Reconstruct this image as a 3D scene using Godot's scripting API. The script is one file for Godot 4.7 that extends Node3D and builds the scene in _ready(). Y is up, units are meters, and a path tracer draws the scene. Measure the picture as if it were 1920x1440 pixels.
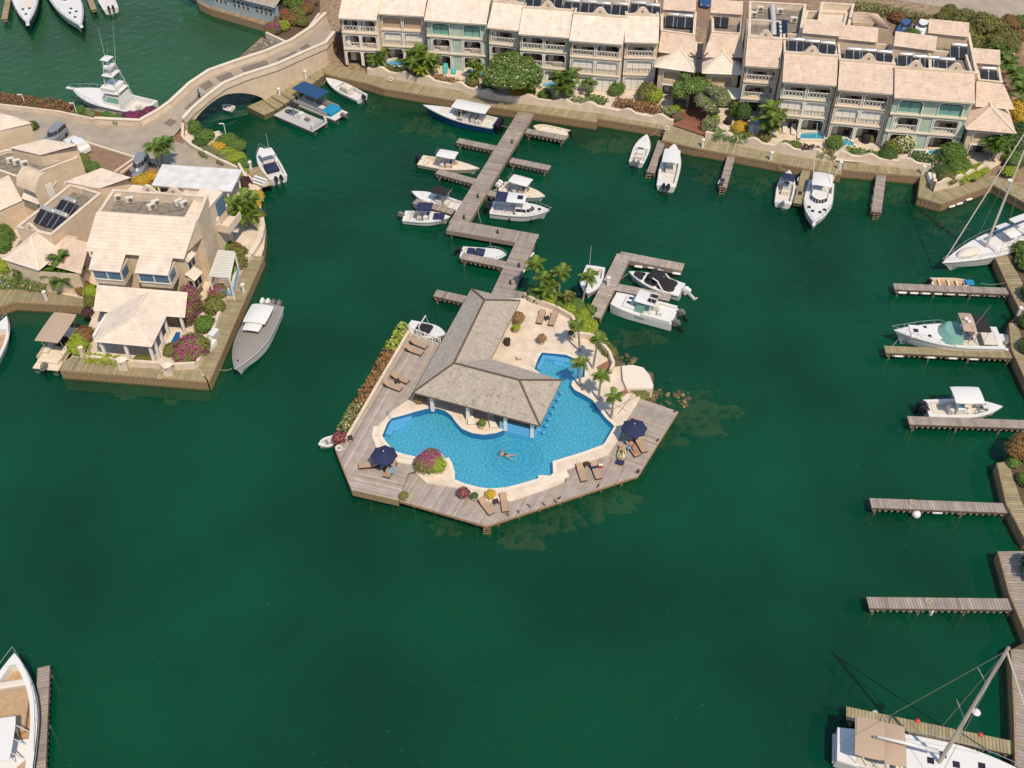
extends Node3D
# A marina seen from the air: pool island, docks, boats, terraced houses.
# Metres, y up, water at y = 0. The survey of the place was taken from 80 m up, looking 45 degrees down.

const FOCAL := 2000.0
const EYE := 80.0
var M := {}
var names := {}
var rng := RandomNumberGenerator.new()

class Mb:
	var v := PackedVector3Array()
	var c := PackedColorArray()
	var col := Color.WHITE
	var local := false
	var xf := Transform3D()
	var moved := false
	var planar := false
	func _init(is_local := false) -> void:
		local = is_local
	func put(p: Vector3) -> void:
		v.append(xf * p if moved else p)
		c.append(col)
	func at(t: Transform3D) -> Mb:
		xf = t
		moved = true
		return self
	func tri(a: Vector3, b: Vector3, d: Vector3) -> void:
		put(a)
		put(d)
		put(b)
	func quad(a: Vector3, b: Vector3, d: Vector3, e: Vector3) -> void:
		tri(a, b, d)
		tri(a, d, e)
	func box(p: Vector3, s: Vector3, b := Basis.IDENTITY) -> void:
		var x: Vector3 = b.x * s.x * 0.5
		var y: Vector3 = b.y * s.y * 0.5
		var z: Vector3 = b.z * s.z * 0.5
		quad(p - x + y + z, p + x + y + z, p + x + y - z, p - x + y - z)
		quad(p - x - y - z, p + x - y - z, p + x - y + z, p - x - y + z)
		quad(p - x - y + z, p + x - y + z, p + x + y + z, p - x + y + z)
		quad(p + x - y - z, p - x - y - z, p - x + y - z, p + x + y - z)
		quad(p + x - y + z, p + x - y - z, p + x + y - z, p + x + y + z)
		quad(p - x - y - z, p - x - y + z, p - x + y + z, p - x + y - z)
	func bar(a: Vector3, b: Vector3, w: float, h: float) -> void:
		var d := b - a
		if d.length() < 0.001:
			return
		var x := d.normalized()
		var z := x.cross(Vector3.UP)
		z = Vector3(0, 0, 1) if z.length() < 0.01 else z.normalized()
		box((a + b) * 0.5, Vector3(d.length(), h, w), Basis(x, z.cross(x).normalized(), z))
	func tube(pts: Array, r0: float, r1: float, n := 6) -> void:
		var prev := []
		for i in pts.size():
			var d: Vector3 = (pts[mini(i + 1, pts.size() - 1)] - pts[maxi(i - 1, 0)]).normalized()
			var u := d.cross(Vector3(0.31, 0.2, 0.93) if absf(d.y) > 0.9 else Vector3.UP).normalized()
			var w := d.cross(u).normalized()
			var r := lerpf(r0, r1, float(i) / maxf(1.0, pts.size() - 1.0))
			var ring := []
			for k in n:
				var a := TAU * k / n
				ring.append(pts[i] + (u * cos(a) + w * sin(a)) * r)
			if prev:
				for k in n:
					quad(prev[k], prev[(k + 1) % n], ring[(k + 1) % n], ring[k])
			prev = ring
			if i == 0 or i == pts.size() - 1:
				for k in range(1, n - 1):
					tri(ring[0], ring[k], ring[k + 1])
	func lathe(p: Vector3, prof: Array, n := 12) -> void:
		for i in prof.size() - 1:
			for k in n:
				var a := TAU * k / n
				var b := TAU * (k + 1) / n
				var f := Vector3(cos(a), 0, -sin(a))
				var g := Vector3(cos(b), 0, -sin(b))
				var lo: Vector3 = p + Vector3.UP * prof[i].y
				var hi: Vector3 = p + Vector3.UP * prof[i + 1].y
				quad(lo + f * prof[i].x, lo + g * prof[i].x, hi + g * prof[i + 1].x, hi + f * prof[i + 1].x)
	func ell(p: Vector3, r: Vector3, n := 10, m := 6, b := Basis.IDENTITY) -> void:
		for j in m:
			for k in n:
				var q := []
				for s in [[k, j], [k + 1, j], [k + 1, j + 1], [k, j + 1]]:
					var a: float = TAU * s[0] / n
					var e: float = PI * s[1] / m - PI / 2
					q.append(p + b * (Vector3(cos(a) * cos(e), sin(e), -sin(a) * cos(e)) * r))
				quad(q[0], q[1], q[2], q[3])
	func flat(pts: Array, y: float) -> void:
		var q := PackedVector2Array()
		for p in pts:
			q.append(Vector2(p.x, p.z))
		var t := Geometry2D.triangulate_polygon(q)
		for i in range(0, t.size(), 3):
			var a := q[t[i]]
			var b := q[t[i + 1]]
			var d := q[t[i + 2]]
			if (b - a).cross(d - a) > 0:
				var s := b
				b = d
				d = s
			tri(Vector3(a.x, y, a.y), Vector3(b.x, y, b.y), Vector3(d.x, y, d.y))
	func wall(pts: Array, y0: float, y1: float, closed := true) -> void:
		for i in pts.size() if closed else pts.size() - 1:
			var a: Vector3 = pts[i]
			var b: Vector3 = pts[(i + 1) % pts.size()]
			quad(Vector3(a.x, y0, a.z), Vector3(b.x, y0, b.z), Vector3(b.x, y1, b.z), Vector3(a.x, y1, a.z))
	func prism(pts: Array, y0: float, y1: float) -> void:
		flat(pts, y1)
		wall(pts, y0, y1)
	# courses of overlapping tiles on a roof face: e0-e1 the eave, r0-r1 the top edge
	func tiles(e0: Vector3, e1: Vector3, r0: Vector3, r1: Vector3, course: float, width: float, a: Color, b: Color, odd: Color, share: float, lip: float, g: RandomNumberGenerator) -> void:
		var nrm := (e1 - e0).cross(r0 - e0 if r0.distance_to(e0) > 0.01 else r1 - e0).normalized()
		if nrm.y < 0:
			nrm = -nrm
		var rows := maxi(1, int(round(((r0 + r1) * 0.5 - (e0 + e1) * 0.5).length() / course)))
		var up := nrm * lip
		for i in rows:
			var t0 := float(i) / rows
			var t1 := float(i + 1) / rows
			var p0 := e0.lerp(r0, t0)
			var p1 := e1.lerp(r1, t0)
			var q0 := e0.lerp(r0, t1)
			var q1 := e1.lerp(r1, t1)
			var n := maxi(1, int(round(p0.distance_to(p1) / width)))
			for k in n:
				var s0 := float(k) / n
				var s1 := float(k + 1) / n
				col = odd if g.randf() < share else a.lerp(b, g.randf())
				var lift := up * g.randf_range(0.8, 1.25)
				var w0 := p0.lerp(p1, s0)
				var w1 := p0.lerp(p1, s1)
				quad(w0 + lift, w1 + lift, q0.lerp(q1, s1), q0.lerp(q1, s0))
				quad(w0, w1, w1 + lift, w0 + lift)
	func mesh(smooth: bool, inv: Transform3D, tinted: bool) -> ArrayMesh:
		var w := v.duplicate()
		if not local:
			w = inv * w
		var arr := []
		arr.resize(Mesh.ARRAY_MAX)
		arr[Mesh.ARRAY_VERTEX] = w
		if tinted:
			arr[Mesh.ARRAY_COLOR] = c
		if planar:
			var uv := PackedVector2Array()
			for p in v:
				uv.append(Vector2(p.x, p.z))
			arr[Mesh.ARRAY_TEX_UV] = uv
		var m := ArrayMesh.new()
		if not smooth:
			m.add_surface_from_arrays(Mesh.PRIMITIVE_TRIANGLES, arr)
			return m
		var st := SurfaceTool.new()
		st.begin(Mesh.PRIMITIVE_TRIANGLES)
		st.set_smooth_group(0)
		for i in w.size():
			if tinted:
				st.set_color(c[i])
			st.add_vertex(w[i])
		st.generate_normals()
		return st.commit()

# a surveyed point: where the sight line (x, y) meets the height h
func P(x: float, y: float, h := 0.0) -> Vector3:
	var s := sqrt(0.5)
	var d := Vector3(x - 960.0, -FOCAL * s - (y - 720.0) * s, -FOCAL * s + (y - 720.0) * s)
	return Vector3(0, EYE, 0) + d * ((h - EYE) / d.y)

func Q(list: Array, h := 0.0) -> Array:
	var out := []
	for i in range(0, list.size(), 2):
		out.append(P(list[i], list[i + 1], h))
	return out

func numbered(called: String) -> String:
	names[called] = names.get(called, 0) + 1
	return called if names[called] == 1 else "%s_%03d" % [called, names[called] - 1]

func tag(o: Node3D, label: String, category: String, group := "") -> Node3D:
	o.set_meta("label", label)
	o.set_meta("category", category)
	if group:
		o.set_meta("group", group)
	return o

func thing(called: String, label: String, category: String, where: Vector3, turn := 0.0, group := "") -> Node3D:
	var o := Node3D.new()
	o.name = numbered(called)
	add_child(o)
	o.position = where
	o.rotation.y = turn
	return tag(o, label, category, group)

func world_of(n: Node) -> Transform3D:
	var t := Transform3D()
	while n and n != self:
		t = n.transform * t
		n = n.get_parent()
	return t

func part(mb: Mb, called: String, m: String, parent: Node = null, smooth := false, kind := "") -> MeshInstance3D:
	var o := MeshInstance3D.new()
	var mm: StandardMaterial3D = M[m]
	o.mesh = mb.mesh(smooth, world_of(parent).affine_inverse() if parent else Transform3D(), mm.vertex_color_use_as_albedo)
	o.material_override = mm
	if parent:
		o.name = called
		parent.add_child(o, true)
	else:
		o.name = numbered(called)
		add_child(o)
	if kind:
		o.set_meta("kind", kind)
	return o

func struct(mb: Mb, called: String, m: String, smooth := false) -> MeshInstance3D:
	return part(mb, called, m, null, smooth, "structure")

func copy(o: Node3D, label := "", group := "") -> Node3D:
	var r: Node3D = o.duplicate()
	r.name = numbered(RegEx.create_from_string("_[0-9]{3}$").sub(o.name, ""))
	add_child(r)
	if label:
		r.set_meta("label", label)
	if group:
		r.set_meta("group", group)
	return r

func grey(n: FastNoiseLite, lo: float, hi: float, size := 512) -> NoiseTexture2D:
	var t := NoiseTexture2D.new()
	t.width = size
	t.height = size
	t.seamless = true
	t.noise = n
	var ramp := Gradient.new()
	ramp.offsets = PackedFloat32Array([0.0, 1.0])
	ramp.colors = PackedColorArray([Color(lo, lo, lo), Color(hi, hi, hi)])
	t.color_ramp = ramp
	return t

func noise(freq: float, sd: int, oct := 4) -> FastNoiseLite:
	var n := FastNoiseLite.new()
	n.noise_type = FastNoiseLite.TYPE_SIMPLEX_SMOOTH
	n.frequency = freq
	n.seed = sd
	n.fractal_octaves = oct
	return n

func mk(called: String, r: float, g: float, b: float, rough := 0.8, tex: Texture2D = null, scale := 0.2, tint := false) -> StandardMaterial3D:
	var m := StandardMaterial3D.new()
	m.resource_name = called
	m.albedo_color = Color(r, g, b).linear_to_srgb()
	m.roughness = rough
	if tex:
		m.albedo_texture = tex
		m.uv1_triplanar = true
		m.uv1_world_triplanar = true
		m.uv1_scale = Vector3.ONE * scale
	m.vertex_color_use_as_albedo = tint
	M[called] = m
	return m

func materials() -> void:
	var stain := grey(noise(0.012, 3, 5), 0.86, 1.0)
	var fine := grey(noise(0.06, 5, 4), 0.9, 1.0)
	var blot := grey(noise(0.02, 9, 3), 0.68, 1.0)
	mk("stucco", 0.70, 0.56, 0.405, 0.9, stain, 0.12)
	mk("stucco_pale", 0.76, 0.63, 0.485, 0.9, stain, 0.1)
	mk("stucco_green", 0.46, 0.57, 0.46, 0.9, stain, 0.1)
	mk("trim_white", 0.82, 0.79, 0.72, 0.7, fine, 0.3)
	mk("trim_cream", 0.77, 0.66, 0.52, 0.8, fine, 0.3)
	mk("patio", 0.75, 0.62, 0.48, 0.9, stain, 0.09)
	mk("coping", 0.78, 0.68, 0.55, 0.85, fine, 0.3)
	mk("flat_roof", 0.30, 0.255, 0.205, 0.95, blot, 0.12)
	mk("asphalt", 0.40, 0.335, 0.26, 0.95, stain, 0.05)
	mk("brick_paving", 0.30, 0.15, 0.09, 0.95, stain, 0.3)
	mk("brown_paving", 0.28, 0.175, 0.11, 0.95, stain, 0.1)
	mk("red_brick", 0.30, 0.12, 0.08, 0.9, fine, 0.5, true)
	mk("soil", 0.16, 0.10, 0.06, 1.0, blot, 0.2)
	mk("dry_ground", 0.40, 0.28, 0.17, 1.0, blot, 0.1)
	mk("rock", 0.17, 0.125, 0.075, 0.95, blot, 0.4)
	mk("tile", 1, 1, 1, 0.85, grey(noise(0.011, 15, 5), 0.88, 1.0), 0.1, true)
	mk("shingle", 1, 1, 1, 0.9, stain, 0.16, true)
	mk("plank", 1, 1, 1, 0.9, stain, 0.12, true)
	mk("timber", 0.17, 0.12, 0.08, 0.95, blot, 0.3)
	mk("timber_side", 0.30, 0.235, 0.18, 0.95, stain, 0.25)
	mk("timber_green", 0.20, 0.17, 0.08, 0.95, blot, 0.3)
	mk("timber_warm", 0.42, 0.285, 0.15, 0.95, blot, 0.35)
	mk("timber_dark", 0.15, 0.11, 0.08, 0.95)
	mk("gelcoat", 0.67, 0.66, 0.63, 0.25)
	mk("gelcoat_cream", 0.70, 0.59, 0.44, 0.3)
	mk("gelcoat_grey", 0.45, 0.44, 0.42, 0.35)
	mk("hull_blue", 0.010, 0.06, 0.15, 0.2)
	mk("hull_navy", 0.012, 0.02, 0.05, 0.2)
	mk("nonskid", 0.68, 0.65, 0.60, 0.7, fine, 0.4)
	mk("canvas_navy", 0.016, 0.022, 0.07, 0.85)
	mk("canvas_blue", 0.012, 0.06, 0.16, 0.85)
	mk("canvas_cyan", 0.01, 0.22, 0.42, 0.8)
	mk("canvas_black", 0.014, 0.012, 0.014, 0.85)
	mk("canvas_tan", 0.42, 0.31, 0.22, 0.9)
	mk("canvas_grey", 0.24, 0.22, 0.20, 0.9)
	mk("cushion", 0.62, 0.56, 0.48, 0.8)
	mk("teak", 0.50, 0.33, 0.18, 0.8, stain, 0.3)
	mk("motor_black", 0.012, 0.012, 0.015, 0.25)
	mk("motor_grey", 0.16, 0.15, 0.14, 0.4)
	mk("motor_white", 0.7, 0.68, 0.66, 0.3)
	var st := mk("steel", 0.62, 0.62, 0.60, 0.3)
	st.metallic = 0.85
	mk("spar", 0.30, 0.27, 0.23, 0.45)
	mk("rope", 0.42, 0.36, 0.24, 0.9)
	mk("rubber", 0.02, 0.02, 0.02, 0.6)
	mk("fender", 0.72, 0.70, 0.64, 0.5)
	mk("buoy_red", 0.5, 0.06, 0.04, 0.5)
	var gl := mk("dark_glass", 0.02, 0.024, 0.03, 0.08)
	gl.metallic_specular = 0.6
	mk("blue_glass", 0.10, 0.17, 0.25, 0.1)
	mk("tint_glass", 0.18, 0.36, 0.30, 0.08)
	mk("blue_wall", 0.36, 0.44, 0.46, 0.8, fine, 0.2)
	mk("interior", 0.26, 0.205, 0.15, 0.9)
	mk("panel_glass", 0.022, 0.022, 0.028, 0.4).metallic_specular = 0.35
	mk("tank_steel", 0.60, 0.57, 0.52, 0.35).metallic = 0.6
	mk("ac_white", 0.68, 0.64, 0.56, 0.6, fine, 0.5)
	mk("wicker", 0.035, 0.028, 0.024, 0.8)
	mk("lounger_tan", 0.38, 0.26, 0.17, 0.9)
	mk("lounger_white", 0.68, 0.64, 0.56, 0.85)
	mk("carport_white", 0.74, 0.725, 0.70, 0.7, stain, 0.08)
	mk("lounger_teal", 0.07, 0.42, 0.42, 0.85)
	mk("towel_green", 0.55, 0.68, 0.36, 0.95)
	mk("towel_blue", 0.14, 0.36, 0.55, 0.95)
	mk("skin", 0.46, 0.24, 0.15, 0.7).subsurf_scatter_enabled = false
	mk("hair", 0.03, 0.018, 0.01, 0.8)
	mk("cloth_teal", 0.03, 0.20, 0.28, 0.9)
	mk("cloth_dark", 0.015, 0.015, 0.03, 0.9)
	mk("cloth_red", 0.45, 0.05, 0.05, 0.9)
	mk("pot_clay", 0.42, 0.24, 0.14, 0.9)
	mk("pot_stone", 0.62, 0.53, 0.42, 0.9)
	mk("car_silver", 0.20, 0.21, 0.24, 0.3).clearcoat_enabled = true
	mk("car_blue", 0.012, 0.05, 0.17, 0.3).clearcoat_enabled = true
	mk("car_white", 0.72, 0.71, 0.69, 0.35).clearcoat_enabled = true
	mk("lettering", 0.12, 0.12, 0.13, 0.8)
	mk("pool_tile_caustics", 0.14, 0.68, 0.93, 0.5, grey(noise(0.03, 31, 2), 0.52, 1.0), 0.3)  # the noise mottle paints rippling caustic light into the tile colour
	mk("pool_step", 0.13, 0.46, 0.76, 0.5, fine, 0.3)
	mk("pool_tile_dark", 0.012, 0.10, 0.30, 0.5)
	mk("bark", 0.42, 0.35, 0.27, 0.95, blot, 0.6)
	var ripple := NoiseTexture2D.new()
	ripple.width = 1024
	ripple.height = 1024
	ripple.seamless = true
	ripple.as_normal_map = true
	ripple.bump_strength = 5.0
	ripple.noise = noise(0.035, 21, 4)
	var pw := mk("pool_water", 0.01, 0.40, 0.62, 0.03)
	pw.transparency = BaseMaterial3D.TRANSPARENCY_ALPHA
	pw.albedo_color.a = 0.16
	pw.normal_enabled = true
	pw.normal_texture = ripple
	pw.normal_scale = 0.6
	pw.uv1_scale = Vector3.ONE * 0.16
	var sw := mk("sea_surface", 0.0005, 0.085, 0.037, 0.06, grey(noise(0.006, 77, 4), 0.74, 1.0), 0.013)
	sw.transparency = BaseMaterial3D.TRANSPARENCY_ALPHA
	sw.albedo_color.a = 0.70
	sw.metallic_specular = 0.30
	sw.normal_enabled = true
	sw.normal_texture = ripple
	sw.normal_scale = 0.35
	sw.uv1_triplanar = false
	mk("seabed", 0.34, 0.29, 0.10, 1.0, blot, 0.25)
	mk("pale_silt", 0.26, 0.40, 0.17, 1.0)
	mk("pale_speck", 0.16, 0.24, 0.19, 0.9)
	mk("silt", 0.03, 0.05, 0.03, 1.0)
	mk("weed", 0.13, 0.11, 0.04, 0.8, blot, 0.5)
	mk("tar_patch", 0.26, 0.215, 0.17, 0.95, blot, 0.3)
	# leaves: tint comes with the vertices, the kind's own colour from here
	for k in [["leaf_green", 0.066, 0.122, 0.022], ["leaf_dark", 0.035, 0.075, 0.016], ["leaf_lime", 0.16, 0.22, 0.020], ["leaf_olive", 0.10, 0.11, 0.03], ["leaf_sage", 0.11, 0.14, 0.07], ["leaf_brown", 0.13, 0.07, 0.03],
			["leaf_purple", 0.045, 0.018, 0.022], ["leaf_gold", 0.32, 0.22, 0.02], ["flower_magenta", 0.22, 0.035, 0.15], ["flower_pink", 0.36, 0.10, 0.13], ["flower_white", 0.45, 0.44, 0.36], ["flower_red", 0.26, 0.04, 0.04],
			["leaf_palm", 0.085, 0.14, 0.022], ["leaf_dry", 0.20, 0.13, 0.07], ["leaf_rust", 0.14, 0.085, 0.03]]:
		var lm := mk(k[0], k[1] * 1.9, k[2] * 1.75, k[3] * 1.5, 0.6, null, 1.0, true)
		lm.backlight_enabled = true
		lm.backlight = Color(0.5, 0.5, 0.3)
		lm.cull_mode = BaseMaterial3D.CULL_DISABLED

func camera_and_light() -> void:
	var cam := Camera3D.new()
	cam.name = "camera"
	cam.position = Vector3(0, EYE, 0)
	cam.rotation_degrees = Vector3(-45, 0, 0)
	cam.fov = rad_to_deg(2.0 * atan(720.0 / FOCAL))
	cam.far = 2000.0
	add_child(cam)
	cam.current = true
	var we := WorldEnvironment.new()
	we.name = "environment"
	var e := Environment.new()
	e.background_mode = Environment.BG_SKY
	var sky := Sky.new()
	var sm := ProceduralSkyMaterial.new()
	sm.sky_top_color = Color(0.37, 0.45, 0.57)
	sm.sky_horizon_color = Color(0.77, 0.755, 0.73)
	sm.sky_curve = 0.11
	sm.ground_bottom_color = Color(0.2, 0.25, 0.25)
	sm.ground_horizon_color = Color(0.6, 0.64, 0.66)
	sm.sky_energy_multiplier = 1.35
	sky.sky_material = sm
	e.sky = sky
	e.tonemap_mode = Environment.TONE_MAPPER_LINEAR
	e.tonemap_exposure = 1.13
	e.sdfgi_enabled = true
	e.ssao_enabled = true
	e.ssil_enabled = true
	we.environment = e
	add_child(we)
	var sun := DirectionalLight3D.new()
	sun.name = "sun"
	sun.light_energy = 1.18
	sun.light_color = Color(1.0, 0.935, 0.84)
	sun.light_angular_distance = 0.5
	sun.shadow_enabled = true
	add_child(sun)
	var el := deg_to_rad(57.0)
	var flat := Vector3(-0.45, 0, -0.89).normalized() * cos(el)
	sun.look_at_from_position(Vector3.ZERO, Vector3(flat.x, -sin(el), flat.z), Vector3.UP)

func _ready() -> void:
	rng.seed = 20
	camera_and_light()
	materials()
	setting()
	island()
	docks()
	bridge()
	terrace_row()
	left_houses()
	boats()
	planting()
	small_things()

func vary(c: Color, k: float) -> Color:
	var s := 1.0 + rng.randf_range(-k, k)
	return Color(c.r * s, c.g * s * (1.0 + rng.randf_range(-0.04, 0.04)), c.b * s * (1.0 + rng.randf_range(-0.06, 0.06)))

const WOOD_GREY := Color(0.36, 0.30, 0.25)
const WOOD_DECK := Color(0.43, 0.36, 0.305)
const WOOD_GREEN := Color(0.36, 0.30, 0.17)

# boards laid across a polygon, each cut to it
func planks(poly: Array, y: float, along: Vector3, w: float, tone: Color, mb: Mb = null) -> Mb:
	if mb == null:
		mb = Mb.new()
	var u := Vector2(along.x, along.z).normalized()
	var n := Vector2(-u.y, u.x)
	var q := PackedVector2Array()
	var lo := Vector2(1e9, 1e9)
	var hi := -lo
	for p in poly:
		var d := Vector2(p.x, p.z)
		q.append(d)
		var e := Vector2(d.dot(u), d.dot(n))
		lo = lo.min(e)
		hi = hi.max(e)
	var s := lo.y
	while s < hi.y:
		var a := u * (lo.x - 1) + n * s
		var b := u * (hi.x + 1) + n * s
		var t := n * w * 0.9
		mb.col = vary(tone, 0.12 if rng.randf() < 0.85 else 0.3)
		for r in Geometry2D.intersect_polygons(PackedVector2Array([a, b, b + t, a + t]), q):
			var pts := []
			for p in r:
				pts.append(Vector3(p.x, 0, p.y))
			mb.flat(pts, y + rng.randf_range(0, 0.012))
		s += w
	return mb

func grow(poly: Array, by: float) -> Array:
	var q := PackedVector2Array()
	for p in poly:
		q.append(Vector2(p.x, p.z))
	var out := []
	for p in Geometry2D.offset_polygon(q, by)[0]:
		out.append(Vector3(p.x, poly[0].y, p.y))
	return out

func ground_of(called: String, px: Array, h: float, m: String, side := "", bottom := -3.0) -> void:
	var pts := Q(px, h)
	var mb := Mb.new()
	mb.flat(pts, h)
	struct(mb, called, m)
	if side:
		var w := Mb.new()
		w.wall(pts, bottom, h)
		struct(w, "quay_wall", side)

func sheet(called: String, px: Array, h: float, m: String) -> void:
	var mb := Mb.new()
	mb.flat(Q(px, h), h)
	struct(mb, called, m)

const LAND_ROW := [365, -320, 365, -5, 372, 6, 395, 17, 507, 50, 497, 64, 438, 117, 490, 150, 590, 122, 610, 138, 692, 157, 720, 166, 927, 201, 1002, 211, 1119, 229, 1121, 222, 1247, 243, 1241, 262, 1309, 278, 1577, 328, 1580, 318, 1727, 331, 1722, 369, 1765, 382, 1862, 346, 1930, 384, 2150, 500, 2150, -320]
const LAND_LEFT := [-120, 180, 0, 193, 110, 208, 172, 222, 230, 234, 262, 233, 300, 216, 330, 222, 346, 244, 388, 250, 410, 245, 440, 270, 470, 305, 478, 330, 490, 352, 478, 365, 490, 400, 498, 430, 495, 465, 488, 487, 440, 565, 386, 705, 118, 690, 150, 645, 172, 598, 160, 574, 25, 566, -20, 582, -120, 592]
const LAND_RIGHT := [1882, 466, 1867, 484, 1893, 540, 1914, 582, 1893, 606, 1898, 655, 1932, 730, 1960, 800, 1940, 850, 1870, 868, 1888, 945, 1925, 1015, 1945, 1032, 1872, 1034, 1893, 1112, 1930, 1200, 1897, 1218, 1903, 1350, 1908, 1560, 2250, 1560, 2250, 466]
const GARDEN_WALL := [690, 138, 780, 155, 862, 171, 925, 187, 1005, 196, 1125, 211, 1180, 222, 1262, 236]
const GARDEN_WALL_EAST := [1322, 258, 1380, 270, 1440, 282, 1560, 303, 1570, 300, 1640, 308, 1662, 310, 1742, 320]

func setting() -> void:
	var mb := Mb.new()
	var s := 420.0
	mb.planar = true
	mb.quad(Vector3(-s, 0, 120), Vector3(s, 0, 120), Vector3(s, 0, -s), Vector3(-s, 0, -s))
	struct(mb, "water", "sea_surface")
	# tiny pale specks scattered over the surface
	mb = Mb.new()
	for i in 420:
		var p := P(rng.randf_range(0, 1920), rng.randf_range(560, 1440)) if i % 3 else P(rng.randf_range(400, 1900), rng.randf_range(240, 900))
		var q := rng.randf_range(0.015, 0.04)
		mb.box(Vector3(p.x, 0.008, p.z), Vector3(q * 2, 0.01, q), Basis(Vector3.UP, rng.randf() * 3))
	var sp := part(mb, "surface_specks", "pale_speck", null, false, "stuff")
	tag(sp, "scattered tiny pale specks on the water", "debris")
	# the sea floor: dark silt, with ragged banks of sand and rubble by the island and quays
	mb = Mb.new()
	mb.quad(Vector3(-s, -2.2, 120), Vector3(s, -2.2, 120), Vector3(s, -2.2, -s), Vector3(-s, -2.2, -s))
	struct(mb, "seabed", "silt")
	sheet("seabed", [-200, -200, 640, -200, 640, 120, 470, 215, 330, 240, -200, 240], -1.1, "pale_silt")
	var fl := noise(0.35, 41, 4)
	for k in [[1262, 750, 5.0], [1290, 762, 4.2], [1275, 745, 3.0], [1235, 800, 2.2], [1060, 955, 2.0], [1120, 935, 2.0], [985, 985, 2.0], [1160, 920, 1.6], [840, 972, 1.3], [1175, 622, 1.3], [1215, 618, 1.2], [790, 222, 2.2], [830, 230, 1.8], [690, 185, 2.0], [1140, 258, 2.2], [1175, 250, 2.0], [1345, 318, 1.8], [1430, 336, 2.0], [1600, 345, 2.0], [1690, 352, 2.0], [1780, 410, 1.8], [240, 716, 1.5], [320, 724, 1.4]]:
		var c := P(k[0], k[1], -0.5)
		var r: float = k[2]
		mb = Mb.new()
		var n := 16
		var at := func(i: int, j: int) -> Vector3:
			var a := TAU * i / 28.0
			var t := j / float(n)
			var e := 0.85 + 0.9 * fl.get_noise_2d(c.x + cos(a) * 3.0, c.z + sin(a) * 3.0)
			var q := Vector3(c.x + cos(a) * r * t * e * 1.5, 0, c.z + sin(a) * r * t * e * 0.8)
			return Vector3(q.x, -0.55 - 1.9 * t * t + 0.7 * fl.get_noise_2d(q.x * 3, q.z * 3) * (0.4 + t), q.z)
		for j2 in n:
			for i2 in 28:
				mb.quad(at.call(i2, j2), at.call(i2 + 1, j2), at.call(i2 + 1, j2 + 1), at.call(i2, j2 + 1))
		struct(mb, "sand_bank", "seabed")
		mb = Mb.new()
		for i2 in int(r * 9):
			var a := rng.randf() * TAU
			var q := c + Vector3(cos(a) * r * 1.4, 0, sin(a) * r * 0.8) * sqrt(rng.randf())
			mb.ell(Vector3(q.x, -0.6 + rng.randf_range(-0.5, 0.1), q.z), Vector3(rng.randf_range(0.15, 0.4), 0.2, rng.randf_range(0.15, 0.35)), 6, 4)
		struct(mb, "sunken_rubble", "rock")

	ground_of("ground", LAND_ROW, 1.2, "dry_ground", "timber_warm")
	ground_of("ground", LAND_LEFT, 1.2, "patio", "timber_warm")
	ground_of("ground", LAND_RIGHT, 1.25, "soil", "timber_green")
	# roads and paved yards
	sheet("road", [-120, 186, 0, 201, 110, 214, 172, 228, 230, 238, 264, 238, 303, 222, 340, 226, 343, 262, 362, 280, 400, 301, 447, 322, 440, 352, 300, 345, 280, 420, -120, 420], 1.26, "asphalt")
	sheet("parking_yard", [140, 262, 150, 265, 262, 300, 300, 312, 288, 360, 200, 340, 120, 330], 1.264, "brown_paving")
	sheet("driveway_paving", [328, 250, 336, 232, 346, 240, 344, 270, 326, 264], 1.264, "brick_paving")
	sheet("road", [1560, -90, 1640, -6, 1760, 12, 1850, 36, 1990, 84, 2150, 120, 2150, -320, 1560, -320], 1.21, "asphalt")
	sheet("parking_yard", [1660, 40, 1700, 42, 1740, 50, 1800, 62, 1830, 70, 1990, 130, 1990, 180, 1885, 170, 1840, 120, 1700, 100], 1.21, "brown_paving")
	sheet("parking_yard", [1000, -60, 1390, -60, 1520, 6, 1400, 50, 1330, 60, 1300, 45, 1230, -10], 1.21, "brown_paving")
	# kerbs at the parking bays and the yard wall
	for k in [[148, 262, 300, 309], [215, 322, 258, 292], [226, 325, 262, 297]]:
		mb = Mb.new()
		mb.bar(P(k[0], k[1], 1.32), P(k[2], k[3], 1.32), 0.22, 0.14)
		struct(mb, "kerb", "trim_cream")
	# boardwalk in front of the terrace houses
	var edge := Q([610, 138, 692, 157, 720, 166, 927, 201, 1002, 211, 1119, 229], 1.3)
	var back := Q([612, 120, 690, 138, 780, 155, 862, 171, 925, 187, 1005, 196, 1122, 211], 1.3)
	boardwalk(edge, back, Q([620, 130, 1119, 229], 1.3))
	boardwalk(Q([1121, 222, 1247, 243], 1.3), Q([1123, 210, 1180, 222, 1249, 234], 1.3), Q([1121, 222, 1247, 243], 1.3))
	boardwalk(Q([1241, 262, 1309, 278], 1.42), Q([1249, 240, 1262, 234, 1322, 253], 1.42), Q([1241, 262, 1309, 278], 1.42))
	boardwalk(Q([1309, 278, 1577, 328], 1.3), Q([1316, 260, 1380, 270, 1440, 282, 1560, 303, 1579, 304], 1.3), Q([1309, 278, 1577, 328], 1.3))
	boardwalk(Q([1580, 318, 1727, 331], 1.3), Q([1581, 302, 1640, 308, 1742, 320], 1.3), Q([1580, 318, 1727, 331], 1.3))
	boardwalk(Q([1727, 331, 1722, 369, 1765, 382], 1.32), Q([1748, 322, 1746, 360], 1.32), Q([1722, 369, 1765, 382], 1.32))
	boardwalk(Q([1765, 382, 1862, 346], 1.3), Q([1747, 360, 1780, 352, 1850, 326], 1.3), Q([1765, 382, 1862, 346], 1.3))
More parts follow.
